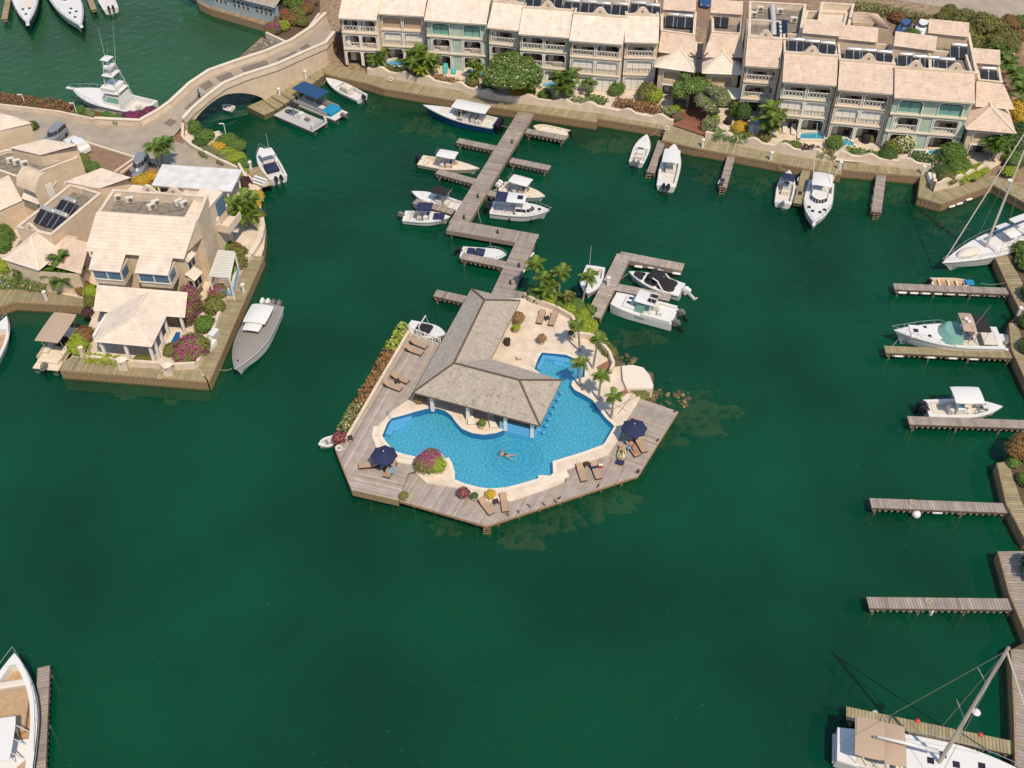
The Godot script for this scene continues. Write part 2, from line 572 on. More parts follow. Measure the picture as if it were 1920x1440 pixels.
	boardwalk(Q([1862, 346, 1935, 387], 1.3), Q([1850, 326, 1880, 336, 1935, 362], 1.3), Q([1862, 346, 1935, 387], 1.3))
	# right bank
	boardwalk(Q([1867, 484, 1893, 540, 1914, 582], 1.35), Q([1884, 472, 1912, 520, 1945, 590], 1.35), Q([1867, 484, 1914, 582], 1.35))
	boardwalk(Q([1893, 606, 1898, 655, 1932, 730], 1.35), Q([1906, 606, 1925, 660, 1955, 720], 1.35), Q([1893, 606, 1932, 730], 1.35))
	boardwalk(Q([1870, 868, 1888, 945, 1925, 1015], 1.35), Q([1890, 866, 1915, 940, 1950, 1010], 1.35), Q([1870, 868, 1925, 1015], 1.35))
	boardwalk(Q([1872, 1034, 1893, 1112, 1930, 1200], 1.35), Q([1960, 1034, 1970, 1200], 1.35), Q([1872, 1034, 1930, 1200], 1.35), WOOD_GREY)
	boardwalk(Q([1897, 1218, 1903, 1350, 1908, 1520], 1.35), Q([1950, 1216, 1960, 1520], 1.35), Q([1897, 1218, 1908, 1520], 1.35), WOOD_GREY)
	# left bank
	boardwalk(Q([494, 481, 392, 716], 1.3), Q([467, 480, 455, 507, 422, 570, 410, 600, 371, 687], 1.3), Q([494, 481, 392, 716], 1.3))
	boardwalk(Q([388, 716, 113, 694], 1.3), Q([371, 689, 240, 681, 135, 668, 115, 681], 1.3), Q([388, 716, 113, 694], 1.3))
	boardwalk(Q([160, 574, 25, 566, -20, 582], 1.3), Q([168, 562, 100, 548, 0, 537, -20, 540], 1.3), Q([160, 574, 25, 566], 1.3))
	boardwalk(Q([112, 206, 232, 230], 1.3), Q([118, 193, 150, 200, 240, 216], 1.3), Q([112, 206, 232, 230], 1.3))
	boardwalk(Q([462, 318, 490, 352], 1.3), Q([484, 312, 514, 346], 1.3), Q([462, 318, 490, 352], 1.3))
	# stepped landing beside the bridge
	var tops := [0.75, 0.95, 1.15, 1.3]
	var cut := [[463, 200, 495, 216, 520, 205, 492, 187], [492, 187, 520, 205, 534, 195, 505, 178], [505, 178, 534, 195, 546, 187, 517, 170], [517, 170, 546, 187, 609, 140, 596, 118]]
	for i in 4:
		var poly := Q(cut[i], tops[i])
		var pr := Mb.new()
		pr.wall(poly, -2.0, tops[i] - 0.02)
		struct(pr, "quay_wall", "timber_green")
		struct(planks(poly, tops[i], poly[1] - poly[0], 0.28, WOOD_GREEN), "boardwalk", "plank")

# a strip of boards between a water edge and a back line, with its edge beam
func boardwalk(edge: Array, back: Array, dir: Array, tone := WOOD_GREEN) -> void:
	var poly := edge.duplicate()
	var b := back.duplicate()
	b.reverse()
	poly.append_array(b)
	var y: float = edge[0].y
	var d: Vector3 = (dir[1] - dir[0]).normalized()
	var base := Mb.new()
	base.flat(poly, y - 0.06)
	struct(base, "boardwalk_base", "timber")
	struct(planks(poly, y, d.cross(Vector3.UP), 0.3, tone), "boardwalk", "plank")
	var rim := Mb.new()
	for i in edge.size() - 1:
		rim.bar(edge[i] - Vector3(0, 0.14, 0), edge[i + 1] - Vector3(0, 0.14, 0), 0.16, 0.32)
		# upright sheeting boards of the quay face
		var n := int(edge[i].distance_to(edge[i + 1]) / 0.45)
		for k in n:
			var p: Vector3 = edge[i].lerp(edge[i + 1], (k + 0.5) / n)
			rim.box(Vector3(p.x, -0.35 + rng.randf_range(-0.03, 0.03), p.z), Vector3(0.43, 2.6, 0.10), Basis(Vector3.UP, -atan2((edge[i + 1] - edge[i]).z, (edge[i + 1] - edge[i]).x)))
	struct(rim, "quay_sheeting", "timber_warm")
	# weed and wet timber at the tide line
	var tide := Mb.new()
	for i in edge.size() - 1:
		tide.bar(Vector3(edge[i].x, 0.05, edge[i].z), Vector3(edge[i + 1].x, 0.05, edge[i + 1].z), 0.24, 0.34)
	struct(tide, "tide_weed", "weed")

# ---------- timber docks ----------
func dock(label: String, a: Vector3, b: Vector3, w: float, tone := WOOD_GREY, category := "jetty", called := "jetty") -> Node3D:
	var d := (b - a).normalized()
	var n := d.cross(Vector3.UP).normalized()
	var o := thing(called, label, category, Vector3(a.x, 0, a.z), atan2(-d.z, d.x))
	var y := a.y
	var h := n * w * 0.5
	part(planks([a - h, a + h, b + h, b - h], y, n, 0.27, tone), "boards", "plank", o, false, "stuff")
	for s in [-1, 1]:
		var mb := Mb.new()
		var deep := 0.6 if called == "dock" else 0.22
		mb.bar(a + h * s * 0.96 - Vector3(0, 0.02 + deep / 2, 0), b + h * s * 0.96 - Vector3(0, 0.02 + deep / 2, 0), 0.12, deep)
		part(mb, "beam", "timber" if called != "dock" else "timber_side", o)
	var j := Mb.new()
	var cnt := int(a.distance_to(b) / 0.55)
	for k in cnt:
		var p := a.lerp(b, (k + 0.5) / cnt) - Vector3(0, 0.36, 0)
		j.col = vary(tone, 0.2)
		j.bar(p - h * (1.06 if called != "dock" else 0.9), p + h * (1.06 if called != "dock" else 0.9), 0.2, 0.24)
	part(j, "joists", "plank", o, false, "stuff")
	var np := maxi(2, int(a.distance_to(b) / 4.2) + 1)
	for k in np:
		var p := a.lerp(b, (k + 0.12) / (np - 1 + 0.24))
		for s in [-1, 1]:
			var mb := Mb.new()
			var q: Vector3 = p + h * s * 0.82
			mb.tube([Vector3(q.x, -2.4, q.z), Vector3(q.x, y - 0.24, q.z)], 0.13, 0.12, 7)
			part(mb, "pile", "timber", o, true)
	return o

func fender(p: Vector3, label: String, group: String, turn := 0.0, upright := false) -> void:
	var mb := Mb.new(true)
	var r := 0.15
	var prof := [Vector2(0.0, -0.5), Vector2(0.09, -0.49), Vector2(r, -0.38), Vector2(r, 0.38), Vector2(0.09, 0.49), Vector2(0.0, 0.5)]
	mb.lathe(Vector3.ZERO, prof, 10)
	var o := part(mb, "fender", "fender", null, true)
	tag(o, label, "fender", group)
	o.position = p
	o.basis = Basis(Vector3.UP, turn) * (Basis() if upright else Basis(Vector3(0, 0, 1), PI / 2))

func docks() -> void:
	var H := 1.0
	# the long dock from the quay to the island
	dock("long weathered main dock running out from the quay towards the pool island", P(996, 196, 1.15), P(858, 421, 1.15), 2.3, WOOD_GREY, "dock", "dock")
	dock("wide crosswise dock section joining the two offset stretches of main dock", P(842, 421, 1.154), P(1006, 450, 1.154), 2.3, WOOD_GREY, "dock", "dock")
	dock("short dock stretch running from the crosswise section to the shingled pavilion", P(985, 455, 1.15), P(938, 556, 1.15), 2.3, WOOD_GREY, "dock", "dock")
	dock("boarded landing beside the pavilion hip at the island end of the dock", P(925, 549, 1.146), P(986, 559, 1.146), 2.0, WOOD_GREY, "dock", "dock")
	var f := [
		[858, 263, 930, 278, 1.2, "empty finger jetty opposite the beige flat skiff"], [957, 300, 1031, 315, 1.2, "empty finger jetty on the far side of dock from the cream T-top boat"],
		[987, 245, 1062, 259, 1.2, "finger jetty in front of the beige flat skiff"], [820, 321, 893, 341, 1.2, "finger jetty in front of the cream boat with pinkish motor"],
		[777, 377, 850, 397, 1.1, "finger jetty between the black-topped boat and the navy bimini boat"], [912, 360, 936, 366, 1.1, "stub finger jetty behind the white hardtop express boat"],
		[865, 479, 950, 497, 1.2, "finger jetty in front of the small white boat with navy covers"], [816, 549, 884, 564, 1.2, "empty finger jetty sticking out beside the pavilion roof"]]
	for k in f:
		dock(k[5], P(k[0], k[1], H), P(k[2], k[3], H), k[4])
	dock("stem of the angled dock beside the palms on the island", P(1170, 478, 1.15), P(1112, 594, 1.15), 1.7, WOOD_DECK, "dock", "dock")
	dock("outer arm of the angled dock behind the black-covered bowrider", P(1162, 478, 1.154), P(1281, 501, 1.154), 1.4, WOOD_DECK, "dock", "dock")
	dock("short arm of the angled dock behind the white power catamaran", P(1150, 537, 1.1), P(1257, 558, 1.1), 1.3, WOOD_DECK)
	for k in [[1241, 264, 1220, 324, 1.0, "narrow dark jetty between two white boats at the terrace quay"], [1372, 290, 1355, 352, 1.0, "short pale jetty with black mats and white fenders"],
			[1512, 318, 1496, 382, 1.1, "greenish jetty between the navy bimini boat and the sport cruiser"], [1653, 326, 1643, 398, 1.2, "plain brown jetty near the corner of the terrace quay"]]:
		dock(k[5], P(k[0], k[1], H), P(k[2], k[3], H), k[4], WOOD_GREEN if k[0] == 1512 else WOOD_GREY)
	var right := [[1676, 537, 1896, 546, "jetty with eight white fenders in front of the tan skiff", WOOD_GREY], [1659, 655, 1900, 665, "mossy jetty in front of the large white sport yacht", WOOD_GREEN], [1703, 788, 1965, 797, "jetty in front of the white hardtop boat with two dark motors", WOOD_GREY],
		[1632, 943, 1894, 953, "jetty with a white ball buoy hanging from it", WOOD_GREY], [1627, 1130, 1905, 1133, "jetty with three small buoys hanging below it", WOOD_GREY], [1587, 1337, 1908, 1404, "brown jetty beside the sailing yacht with tan bimini", WOOD_GREEN]]
	for k in right:
		dock(k[4], P(k[0], k[1], H), P(k[2], k[3], H), 1.15, k[5])
	dock("narrow jetty beside the yacht with teak foredeck", P(82, 1250, H), P(72, 1470, H), 0.95, WOOD_GREY)
	dock("mossy pier stub beside the dark-hulled yacht in the far basin", P(20, -30, H), P(8, 36, H), 0.9, WOOD_GREEN)
	dock("mossy pier stub beside the open boat in the far basin", P(158, -30, H), P(176, 18, H), 0.9, WOOD_GREEN)
	# fenders
	for x in [1690, 1712, 1734, 1757, 1780, 1802, 1827, 1858]:
		fender(P(x, 544.0 + (x - 1690) * 0.03, 0.62) + Vector3(0, 0, 0.45), "white fender hung along the jetty in front of the tan skiff", "fenders along the skiff jetty", -0.04)
	for x in [1683, 1743, 1784, 1823]:
		fender(P(x, 662.0 + (x - 1683) * 0.04, 0.62) + Vector3(0, 0, 0.45), "white fender hung along the mossy jetty by the sport yacht", "fenders along the mossy jetty", -0.04)
	for x in [1756, 1801, 1845]:
		fender(P(x, 957.0, 0.6) + Vector3(0, 0, 0.25), "white fender hung along the jetty that carries the ball buoy", "fenders along the buoy jetty", -0.03)
	fender(P(1746, 1146, 0.4) + Vector3(0, 0, 0.1), "upright white fender below the jetty with small buoys", "", 0.0, true)
	for k in [[1718, 964, 0.42, "large white ball buoy hung from jetty above open water"], [1654, 1142, 0.2, "small white buoy below jetty end"], [1705, 1143, 0.27, "mid-sized white buoy below jetty beside the upright fender"], [1640, 1337, 0.25, "white ball buoy resting against brown jetty by the sailing yacht"]]:
		var mb := Mb.new(true)
		mb.ell(Vector3.ZERO, Vector3.ONE * k[2], 12, 8)
		mb.lathe(Vector3(0, k[2] * 0.95, 0), [Vector2(0.06, 0), Vector2(0.06, 0.1), Vector2(0, 0.1)], 6)
		var o := tag(part(mb, "buoy", "fender", null, true), k[3], "buoy")
		o.position = P(k[0], k[1], 0.45)
	for k in [[1720, 1352, "faded red ball buoy on the brown jetty"], [1838, 1378, "bright red ball buoy at the edge of brown jetty"]]:
		var mb := Mb.new(true)
		mb.ell(Vector3.ZERO, Vector3.ONE * 0.22, 10, 7)
		mb.lathe(Vector3(0, 0.2, 0), [Vector2(0.05, 0), Vector2(0.05, 0.08), Vector2(0, 0.08)], 6)
		var o := tag(part(mb, "buoy", "buoy_red", null, true), k[2], "buoy")
		o.position = P(k[0], k[1], 1.0)
	for k in [[1233, 303], [1228, 314]]:
		fender(P(k[0], k[1], 0.6), "white fender at the narrow dark jetty by the terrace quay", "fenders on the narrow dark jetty", 1.2)
	for k in [[1349, 341], [1361, 349], [1366, 313]]:
		fender(P(k[0], k[1], 0.6), "white fender at the short pale jetty with black mats", "fenders on the short pale jetty", 1.2)
	for k in [[1497, 336], [1493, 352], [1491, 370], [1514, 333], [1507, 358], [1502, 378]]:
		fender(P(k[0], k[1], 0.6), "white fender on the greenish jetty beside the sport cruiser", "fenders on the greenish jetty", 1.2)
	for k in [[1640, 355], [1637, 372], [1635, 385]]:
		fender(P(k[0], k[1], 0.6), "white fender on the plain brown jetty by the quay corner", "fenders on the plain brown jetty", 1.25)
	for k in [[1785, 387], [1799, 382], [1817, 374]]:
		fender(P(k[0], k[1], 0.45), "white fender hung on the angled quay corner by sailing yacht", "fenders on the angled quay", 0.4)
	for k in [[997, 478], [987, 498], [980, 510]]:
		fender(P(k[0], k[1], 0.7), "white fender on the dock stretch leading to the pavilion", "fenders on the pavilion dock", 1.0)
	for k in [[1197, 500], [1222, 502], [1268, 513]]:
		fender(P(k[0], k[1], 0.7), "white fender on the dock arm behind the black-covered bowrider", "fenders on the outer dock arm", -0.2)
	for k in [[163, 703], [208, 706]]:
		fender(P(k[0], k[1], 0.35), "white fender on the quay wall below the villa terrace", "fenders below the villa terrace", -0.06)
	fender(P(1599, 1346, 0.8), "fat white fender at the stern of the sailing yacht with tan bimini", "", -0.2)
	fender(P(1652, 1358, 0.8), "white fender between brown jetty and sailing yacht side deck", "", -0.2)

func cs(px: Array, h: float) -> CSGPolygon3D:
	# upright block from a surveyed outline: a polygon in x, -z turned flat
	var c := CSGPolygon3D.new()
	var q := PackedVector2Array()
	for p in Q(px, h):
		q.append(Vector2(p.x, -p.z))
	c.polygon = q
	c.mode = CSGPolygon3D.MODE_DEPTH
	c.rotation_degrees.x = -90
	return c

const POOL := [717, 817, 720, 809, 727, 792, 735, 784, 759, 778, 778, 772, 802, 766, 821, 766, 834, 770, 846, 779, 855, 792, 866, 804, 885, 812, 907, 815, 930, 812, 949, 805, 962, 798, 985, 800, 1006, 806, 1012, 800, 1030, 756, 1036, 734, 1020, 706, 1002, 692, 1009, 672, 1016, 661, 1060, 665, 1074, 671, 1097, 682, 1096, 707,
	1073, 714, 1071, 722, 1077, 731, 1095, 740, 1111, 750, 1122, 766, 1134, 782, 1152, 799, 1134, 830, 1130, 834, 1089, 849, 1036, 865, 1037, 887, 1032, 892, 1010, 891, 1009, 897, 976, 907, 948, 914, 920, 916, 900, 914, 872, 907, 853, 899, 853, 886, 848, 869, 842, 858, 820, 862, 779, 856, 759, 852, 737, 845, 729, 834, 722, 826]
const PATIO := [768, 748, 776, 735, 830, 650, 866, 590, 898, 556, 984, 560, 1042, 580, 1073, 598, 1083, 622, 1112, 634, 1135, 655, 1152, 688, 1168, 686, 1205, 690, 1200, 748, 1169, 797, 1161, 822, 1141, 852, 1064, 880, 1058, 903, 1030, 915, 962, 938, 900, 938, 862, 915, 800, 905, 778, 885, 774, 866, 738, 862, 708, 840, 702, 815, 712, 795, 735, 770]
const DECK_WEST := [627, 838, 654, 816, 767, 624, 826, 645, 778, 745, 735, 772, 712, 797, 702, 818, 710, 842, 738, 864, 652, 899]
const DECK_SOUTHWEST := [652, 899, 738, 864, 776, 868, 779, 884, 766, 887, 747, 938, 660, 918]
const DECK_SOUTH := [764, 888, 780, 888, 800, 907, 862, 917, 900, 940, 962, 940, 1030, 917, 1060, 904, 1066, 881, 1141, 853, 1196, 892, 912, 986, 747, 938]
const DECK_EAST := [1196, 892, 1141, 853, 1162, 823, 1170, 798, 1201, 748, 1271, 772]

func island() -> void:
	var slab := Mb.new()
	var body := Q([632, 836, 632, 812, 755, 608, 768, 622, 828, 648, 858, 600, 895, 560, 984, 556, 1042, 572, 1085, 590, 1104, 612, 1130, 640, 1152, 672, 1176, 686, 1225, 700, 1226, 728, 1210, 745, 1262, 774, 1190, 888, 912, 978, 662, 912], 0.5)
	slab.prism(body, -3, 0.55)
	struct(slab, "island_ground", "rock")
	# paved patio with the pool cut out of it
	var patio := CSGCombiner3D.new()
	patio.name = "patio"
	var out := cs(PATIO, 1.35)
	out.depth = 0.85
	out.position.y = 1.35
	out.material = M.patio
	patio.add_child(out)
	var hole := cs(POOL, 1.35)
	hole.depth = 1.8
	hole.position.y = 2.0
	hole.operation = CSGShape3D.OPERATION_SUBTRACTION
	hole.material = M.pool_tile_dark
	patio.add_child(hole)
	add_child(patio)
	patio.set_meta("kind", "structure")
	names["patio"] = 1
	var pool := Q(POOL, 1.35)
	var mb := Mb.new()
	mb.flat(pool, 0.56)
	struct(mb, "pool_floor", "pool_tile_caustics")
	mb = Mb.new()
	mb.wall(grow(pool, 0.02), 0.555, 1.28)
	struct(mb, "pool_wall", "pool_step")
	mb = Mb.new()
	mb.planar = true
	mb.flat(grow(pool, 0.015), 1.22)
	struct(mb, "pool_water", "pool_water")
	# rings spreading from the swimmer
	var sw := P(966, 856, 1.22)
	for i in 7:
		mb = Mb.new()
		mb.planar = true
		var r := 0.55 + i * 0.36 + 0.1 * sin(i * 2.3)
		mb.lathe(Vector3(sw.x, 1.215, sw.z), [Vector2(r - 0.14, 0), Vector2(r - 0.05, 0.035), Vector2(r + 0.05, 0.035), Vector2(r + 0.14, 0)], 40)
		struct(mb, "water_ring", "pool_water", true)
	# the pale coping ring
	mb = Mb.new()
	var ring := grow(pool, 0.0)
	var outer := grow(pool, 0.42)
	var n := 160
	for i in ring.size():
		var a: Vector3 = ring[i]
		var b: Vector3 = ring[(i + 1) % ring.size()]
		var d := (b - a).normalized()
		var w := d.cross(Vector3.UP) * 0.38
		var g := Geometry2D.is_point_in_polygon(Vector2((a + w * 0.2).x, (a + w * 0.2).z), pts2(pool))
		if g:
			w = -w
		var y := 1.372 + (i % 3) * 0.004
		mb.quad(Vector3(a.x, y, a.z), Vector3(b.x, y, b.z), Vector3(b.x, y, b.z) + w, Vector3(a.x, y, a.z) + w)
		mb.quad(Vector3(a.x, 1.3, a.z), Vector3(b.x, 1.3, b.z), Vector3(b.x, y, b.z), Vector3(a.x, y, a.z))
	struct(mb, "pool_coping", "coping")
	# steps and ledges under water
	for k in [[[722, 812, 733, 788, 772, 778, 772, 786, 742, 797, 732, 816], 0.95], [[733, 797, 760, 787, 762, 793, 740, 806], 0.8], [[1006, 690, 1018, 664, 1076, 673, 1094, 684, 1092, 704, 1084, 704, 1086, 688, 1070, 680, 1022, 671, 1014, 692], 0.98], [[1040, 669, 1058, 673, 1056, 684, 1038, 680], 0.8]]:
		mb = Mb.new()
		mb.prism(Q(k[0], 1.0), 0.5, k[1])
		struct(mb, "pool_step", "pool_step")
	# decks
	deck("deck", DECK_WEST, 1.3, P(654, 816), P(767, 624))
	deck("deck", DECK_SOUTHWEST, 1.4, P(660, 918), P(747, 938))
	deck("deck", DECK_SOUTH, 1.2, P(800, 950), P(838, 890))
	deck("deck", DECK_EAST, 1.2, P(1201, 748), P(1271, 772))
	# edge beams, dark gap and posts under the deck rim
	for k in [[[628, 838, 652, 899, 660, 918], 1.4, 0.8], [[660, 918, 747, 938], 1.4, 0.85], [[747, 938, 912, 986, 1196, 892, 1271, 772, 1201, 748], 1.2, 0.3]]:
		var e := Q(k[0], k[1])
		mb = Mb.new()
		for i in e.size() - 1:
			mb.bar(e[i] - Vector3(0, k[2] * 0.5, 0), e[i + 1] - Vector3(0, k[2] * 0.5, 0), 0.12, k[2] - 0.05)
		struct(mb, "deck_fascia", "timber_warm")
		for i in e.size() - 1:
			var cnt := int(e[i].distance_to(e[i + 1]) / 2.4) + 1
			for c in cnt:
				var p: Vector3 = e[i].lerp(e[i + 1], (c + 0.5) / cnt)
				mb = Mb.new()
				var inw := (P(950, 820) - Vector3(p.x, 0, p.z)).normalized() * 0.55
				mb.tube([Vector3(p.x, -2, p.z) + inw, Vector3(p.x, k[1] - 0.3, p.z) + inw], 0.15, 0.14, 7)
				struct(mb, "deck_post", "timber", true)
	pavilion()
	# low walls of the patio
	wavy_wall("low cream wall curving along the planting bed of the pool patio", Q([984, 558, 996, 566, 1042, 582, 1073, 600, 1080, 618], 1.35), 0.7, 0.3, [])
	wavy_wall("curved cream wall beside the steps of the pool patio", Q([1078, 634, 1096, 634, 1112, 638, 1128, 652, 1142, 668, 1150, 690, 1144, 702], 1.35), 0.8, 0.3, [])
	wavy_wall("narrow cream kerb wall along the hedge of the west deck", Q([650, 826, 654, 818, 767, 624], 1.3), 0.35, 0.3, [])
	# round platform above the rocks
	var o := thing("stone_platform", "cream rounded stone platform above the rocky shore", "platform", P(1195, 715, 0))
	mb = Mb.new()
	var pl := Q([1166, 686, 1186, 684, 1206, 689, 1218, 703, 1225, 722, 1224, 728, 1175, 728, 1168, 712], 1.7)
	mb.prism(pl, 0.3, 1.7)
	part(mb, "slab", "coping", o)
	mb = Mb.new()
	mb.wall(grow(pl, 0.06), 1.45, 1.62)
	part(mb, "edge_band", "trim_cream", o)
	# brick-coloured path bands and the slab joints by the east deck
	for k in [[1118, 688, 1140, 676, 1147, 692, 1122, 700], [1136, 748, 1174, 729, 1180, 736, 1140, 755]]:
		sheet("brick_path", k, 1.354, "brick_paving")
	for k in [[1158, 777, 1190, 735], [1150, 757, 1175, 770], [1135, 775, 1196, 742]]:
		mb = Mb.new()
		mb.bar(P(k[0], k[1], 1.353), P(k[2], k[3], 1.353), 0.07, 0.006)
		struct(mb, "paving_joint", "brown_paving")
	# rocks on the shore
	var rn := RandomNumberGenerator.new()
	rn.seed = 5
	var rocks := []
	for k in 3:
		var r := Mb.new(true)
		var nz := noise(0.9, 60 + k, 2)
		r.ell(Vector3.ZERO, Vector3.ONE, 9, 6)
		for i in r.v.size():
			var q: Vector3 = r.v[i]
			r.v[i] = q * (1.0 + 0.45 * nz.get_noise_3dv(q * 1.4))
		rocks.append(r.mesh(false, Transform3D(), false))
	for i in 120:
		var t := rn.randf()
		var q: Vector3
		if t < 0.3:
			q = P(rn.randf_range(1150, 1185), rn.randf_range(668, 690), 0.0) + Vector3(0.4, 0, 0)
		elif t < 0.55:
			q = P(rn.randf_range(1205, 1240), rn.randf_range(728, 752), 0.0)
		else:
			q = P(rn.randf_range(1222, 1292), rn.randf_range(732, 764), 0.0)
		var rk := MeshInstance3D.new()
		rk.name = numbered("rock")
		rk.mesh = rocks[i % 3]
		rk.material_override = M.rock if rn.randf() < 0.75 else M.seabed
		add_child(rk)
		var sz := rn.randf_range(0.13, 0.32)
		rk.position = q + Vector3(0, rn.randf_range(-0.25, 0.06), 0)
		rk.basis = Basis(Vector3(rn.randf(), 1, rn.randf()).normalized(), rn.randf() * 6.0) * Basis.from_scale(Vector3(sz, sz * 0.7, sz * rn.randf_range(0.7, 1.2)))
		var kind := ("large" if sz > 0.22 else "small") + (" dark" if rk.material_override == M.rock else " pale")
		tag(rk, kind + " boulder in the rubble shore below the stone platform", "rock", kind + " boulders of the rubble shore")
	# steps up to the pool, pale risers
	for k in [[1010, 905, 1064, 886, 0.0], [1014, 911, 1066, 891, -0.05]]:
		mb = Mb.new()
		mb.bar(P(k[0], k[1], 1.32), P(k[2], k[3], 1.32), 0.35, 0.18)
		struct(mb, "stone_step", "coping")
	for k in [[[866, 916, 900, 936, 962, 936], 1.3], [[705, 800, 702, 818, 712, 842, 738, 862, 776, 868], 1.38]]:
		var e := Q(k[0], k[1])
		mb = Mb.new()
		for i in e.size() - 1:
			mb.bar(e[i], e[i + 1], 0.5, 0.16)
		struct(mb, "stone_step", "coping")

func pts2(a: Array) -> PackedVector2Array:
	var q := PackedVector2Array()
	for p in a:
		q.append(Vector2(p.x, p.z))
	return q

func deck(called: String, px: Array, h: float, a: Vector3, b: Vector3) -> void:
	var poly := Q(px, h)
	var mb := Mb.new()
	mb.prism(poly, h - 0.35, h - 0.06)
	struct(mb, called + "_frame", "timber")
	struct(planks(poly, h, b - a, 0.24, WOOD_DECK), called, "plank")

# a rendered wall along a line, its top rising into bumps at the given shares of its length
func wavy_wall(label: String, pts: Array, h: float, w: float, bumps: Array, m := "stucco_pale") -> Node3D:
	var o := thing("garden_wall", label, "wall", pts[0])
	var mb := Mb.new()
	var total := 0.0
	for i in pts.size() - 1:
		total += pts[i].distance_to(pts[i + 1])
	var s := 0.0
	for i in pts.size() - 1:
		var a: Vector3 = pts[i]
		var b: Vector3 = pts[i + 1]
		var l := a.distance_to(b)
		var n := maxi(1, int(l / 0.3)) if bumps else 1
		var side := (b - a).cross(Vector3.UP).normalized() * w * 0.5
		for k in n:
			var hh := []
			for e in [0, 1]:
				var at: float = s + l * (k + e) / n
				var y := h
				for u in bumps:
					var d: float = absf(at - u * total)
					if d < 1.3:
						y = maxf(y, h + 0.55 * pow(cos(d / 1.3 * PI / 2), 1.5))
				hh.append(Vector3(0, y, 0))
			var p := a.lerp(b, float(k) / n)
			var q := a.lerp(b, float(k + 1) / n)
			mb.quad(p - side + hh[0], q - side + hh[1], q + side + hh[1], p + side + hh[0])
			mb.quad(p + side - Vector3(0, 0.3, 0), q + side - Vector3(0, 0.3, 0), q + side + hh[1], p + side + hh[0])
			mb.quad(q - side - Vector3(0, 0.3, 0), p - side - Vector3(0, 0.3, 0), p - side + hh[0], q - side + hh[1])
			if i == 0 and k == 0:
				mb.quad(p - side - Vector3(0, 0.3, 0), p + side - Vector3(0, 0.3, 0), p + side + hh[0], p - side + hh[0])
			if i == pts.size() - 2 and k == n - 1:
				mb.quad(q + side - Vector3(0, 0.3, 0), q - side - Vector3(0, 0.3, 0), q - side + hh[1], q + side + hh[1])
		s += l
	part(mb, "wall_body", m, o)
	return o

const SH_A := Color(0.48, 0.42, 0.35)
const SH_B := Color(0.395, 0.345, 0.285)

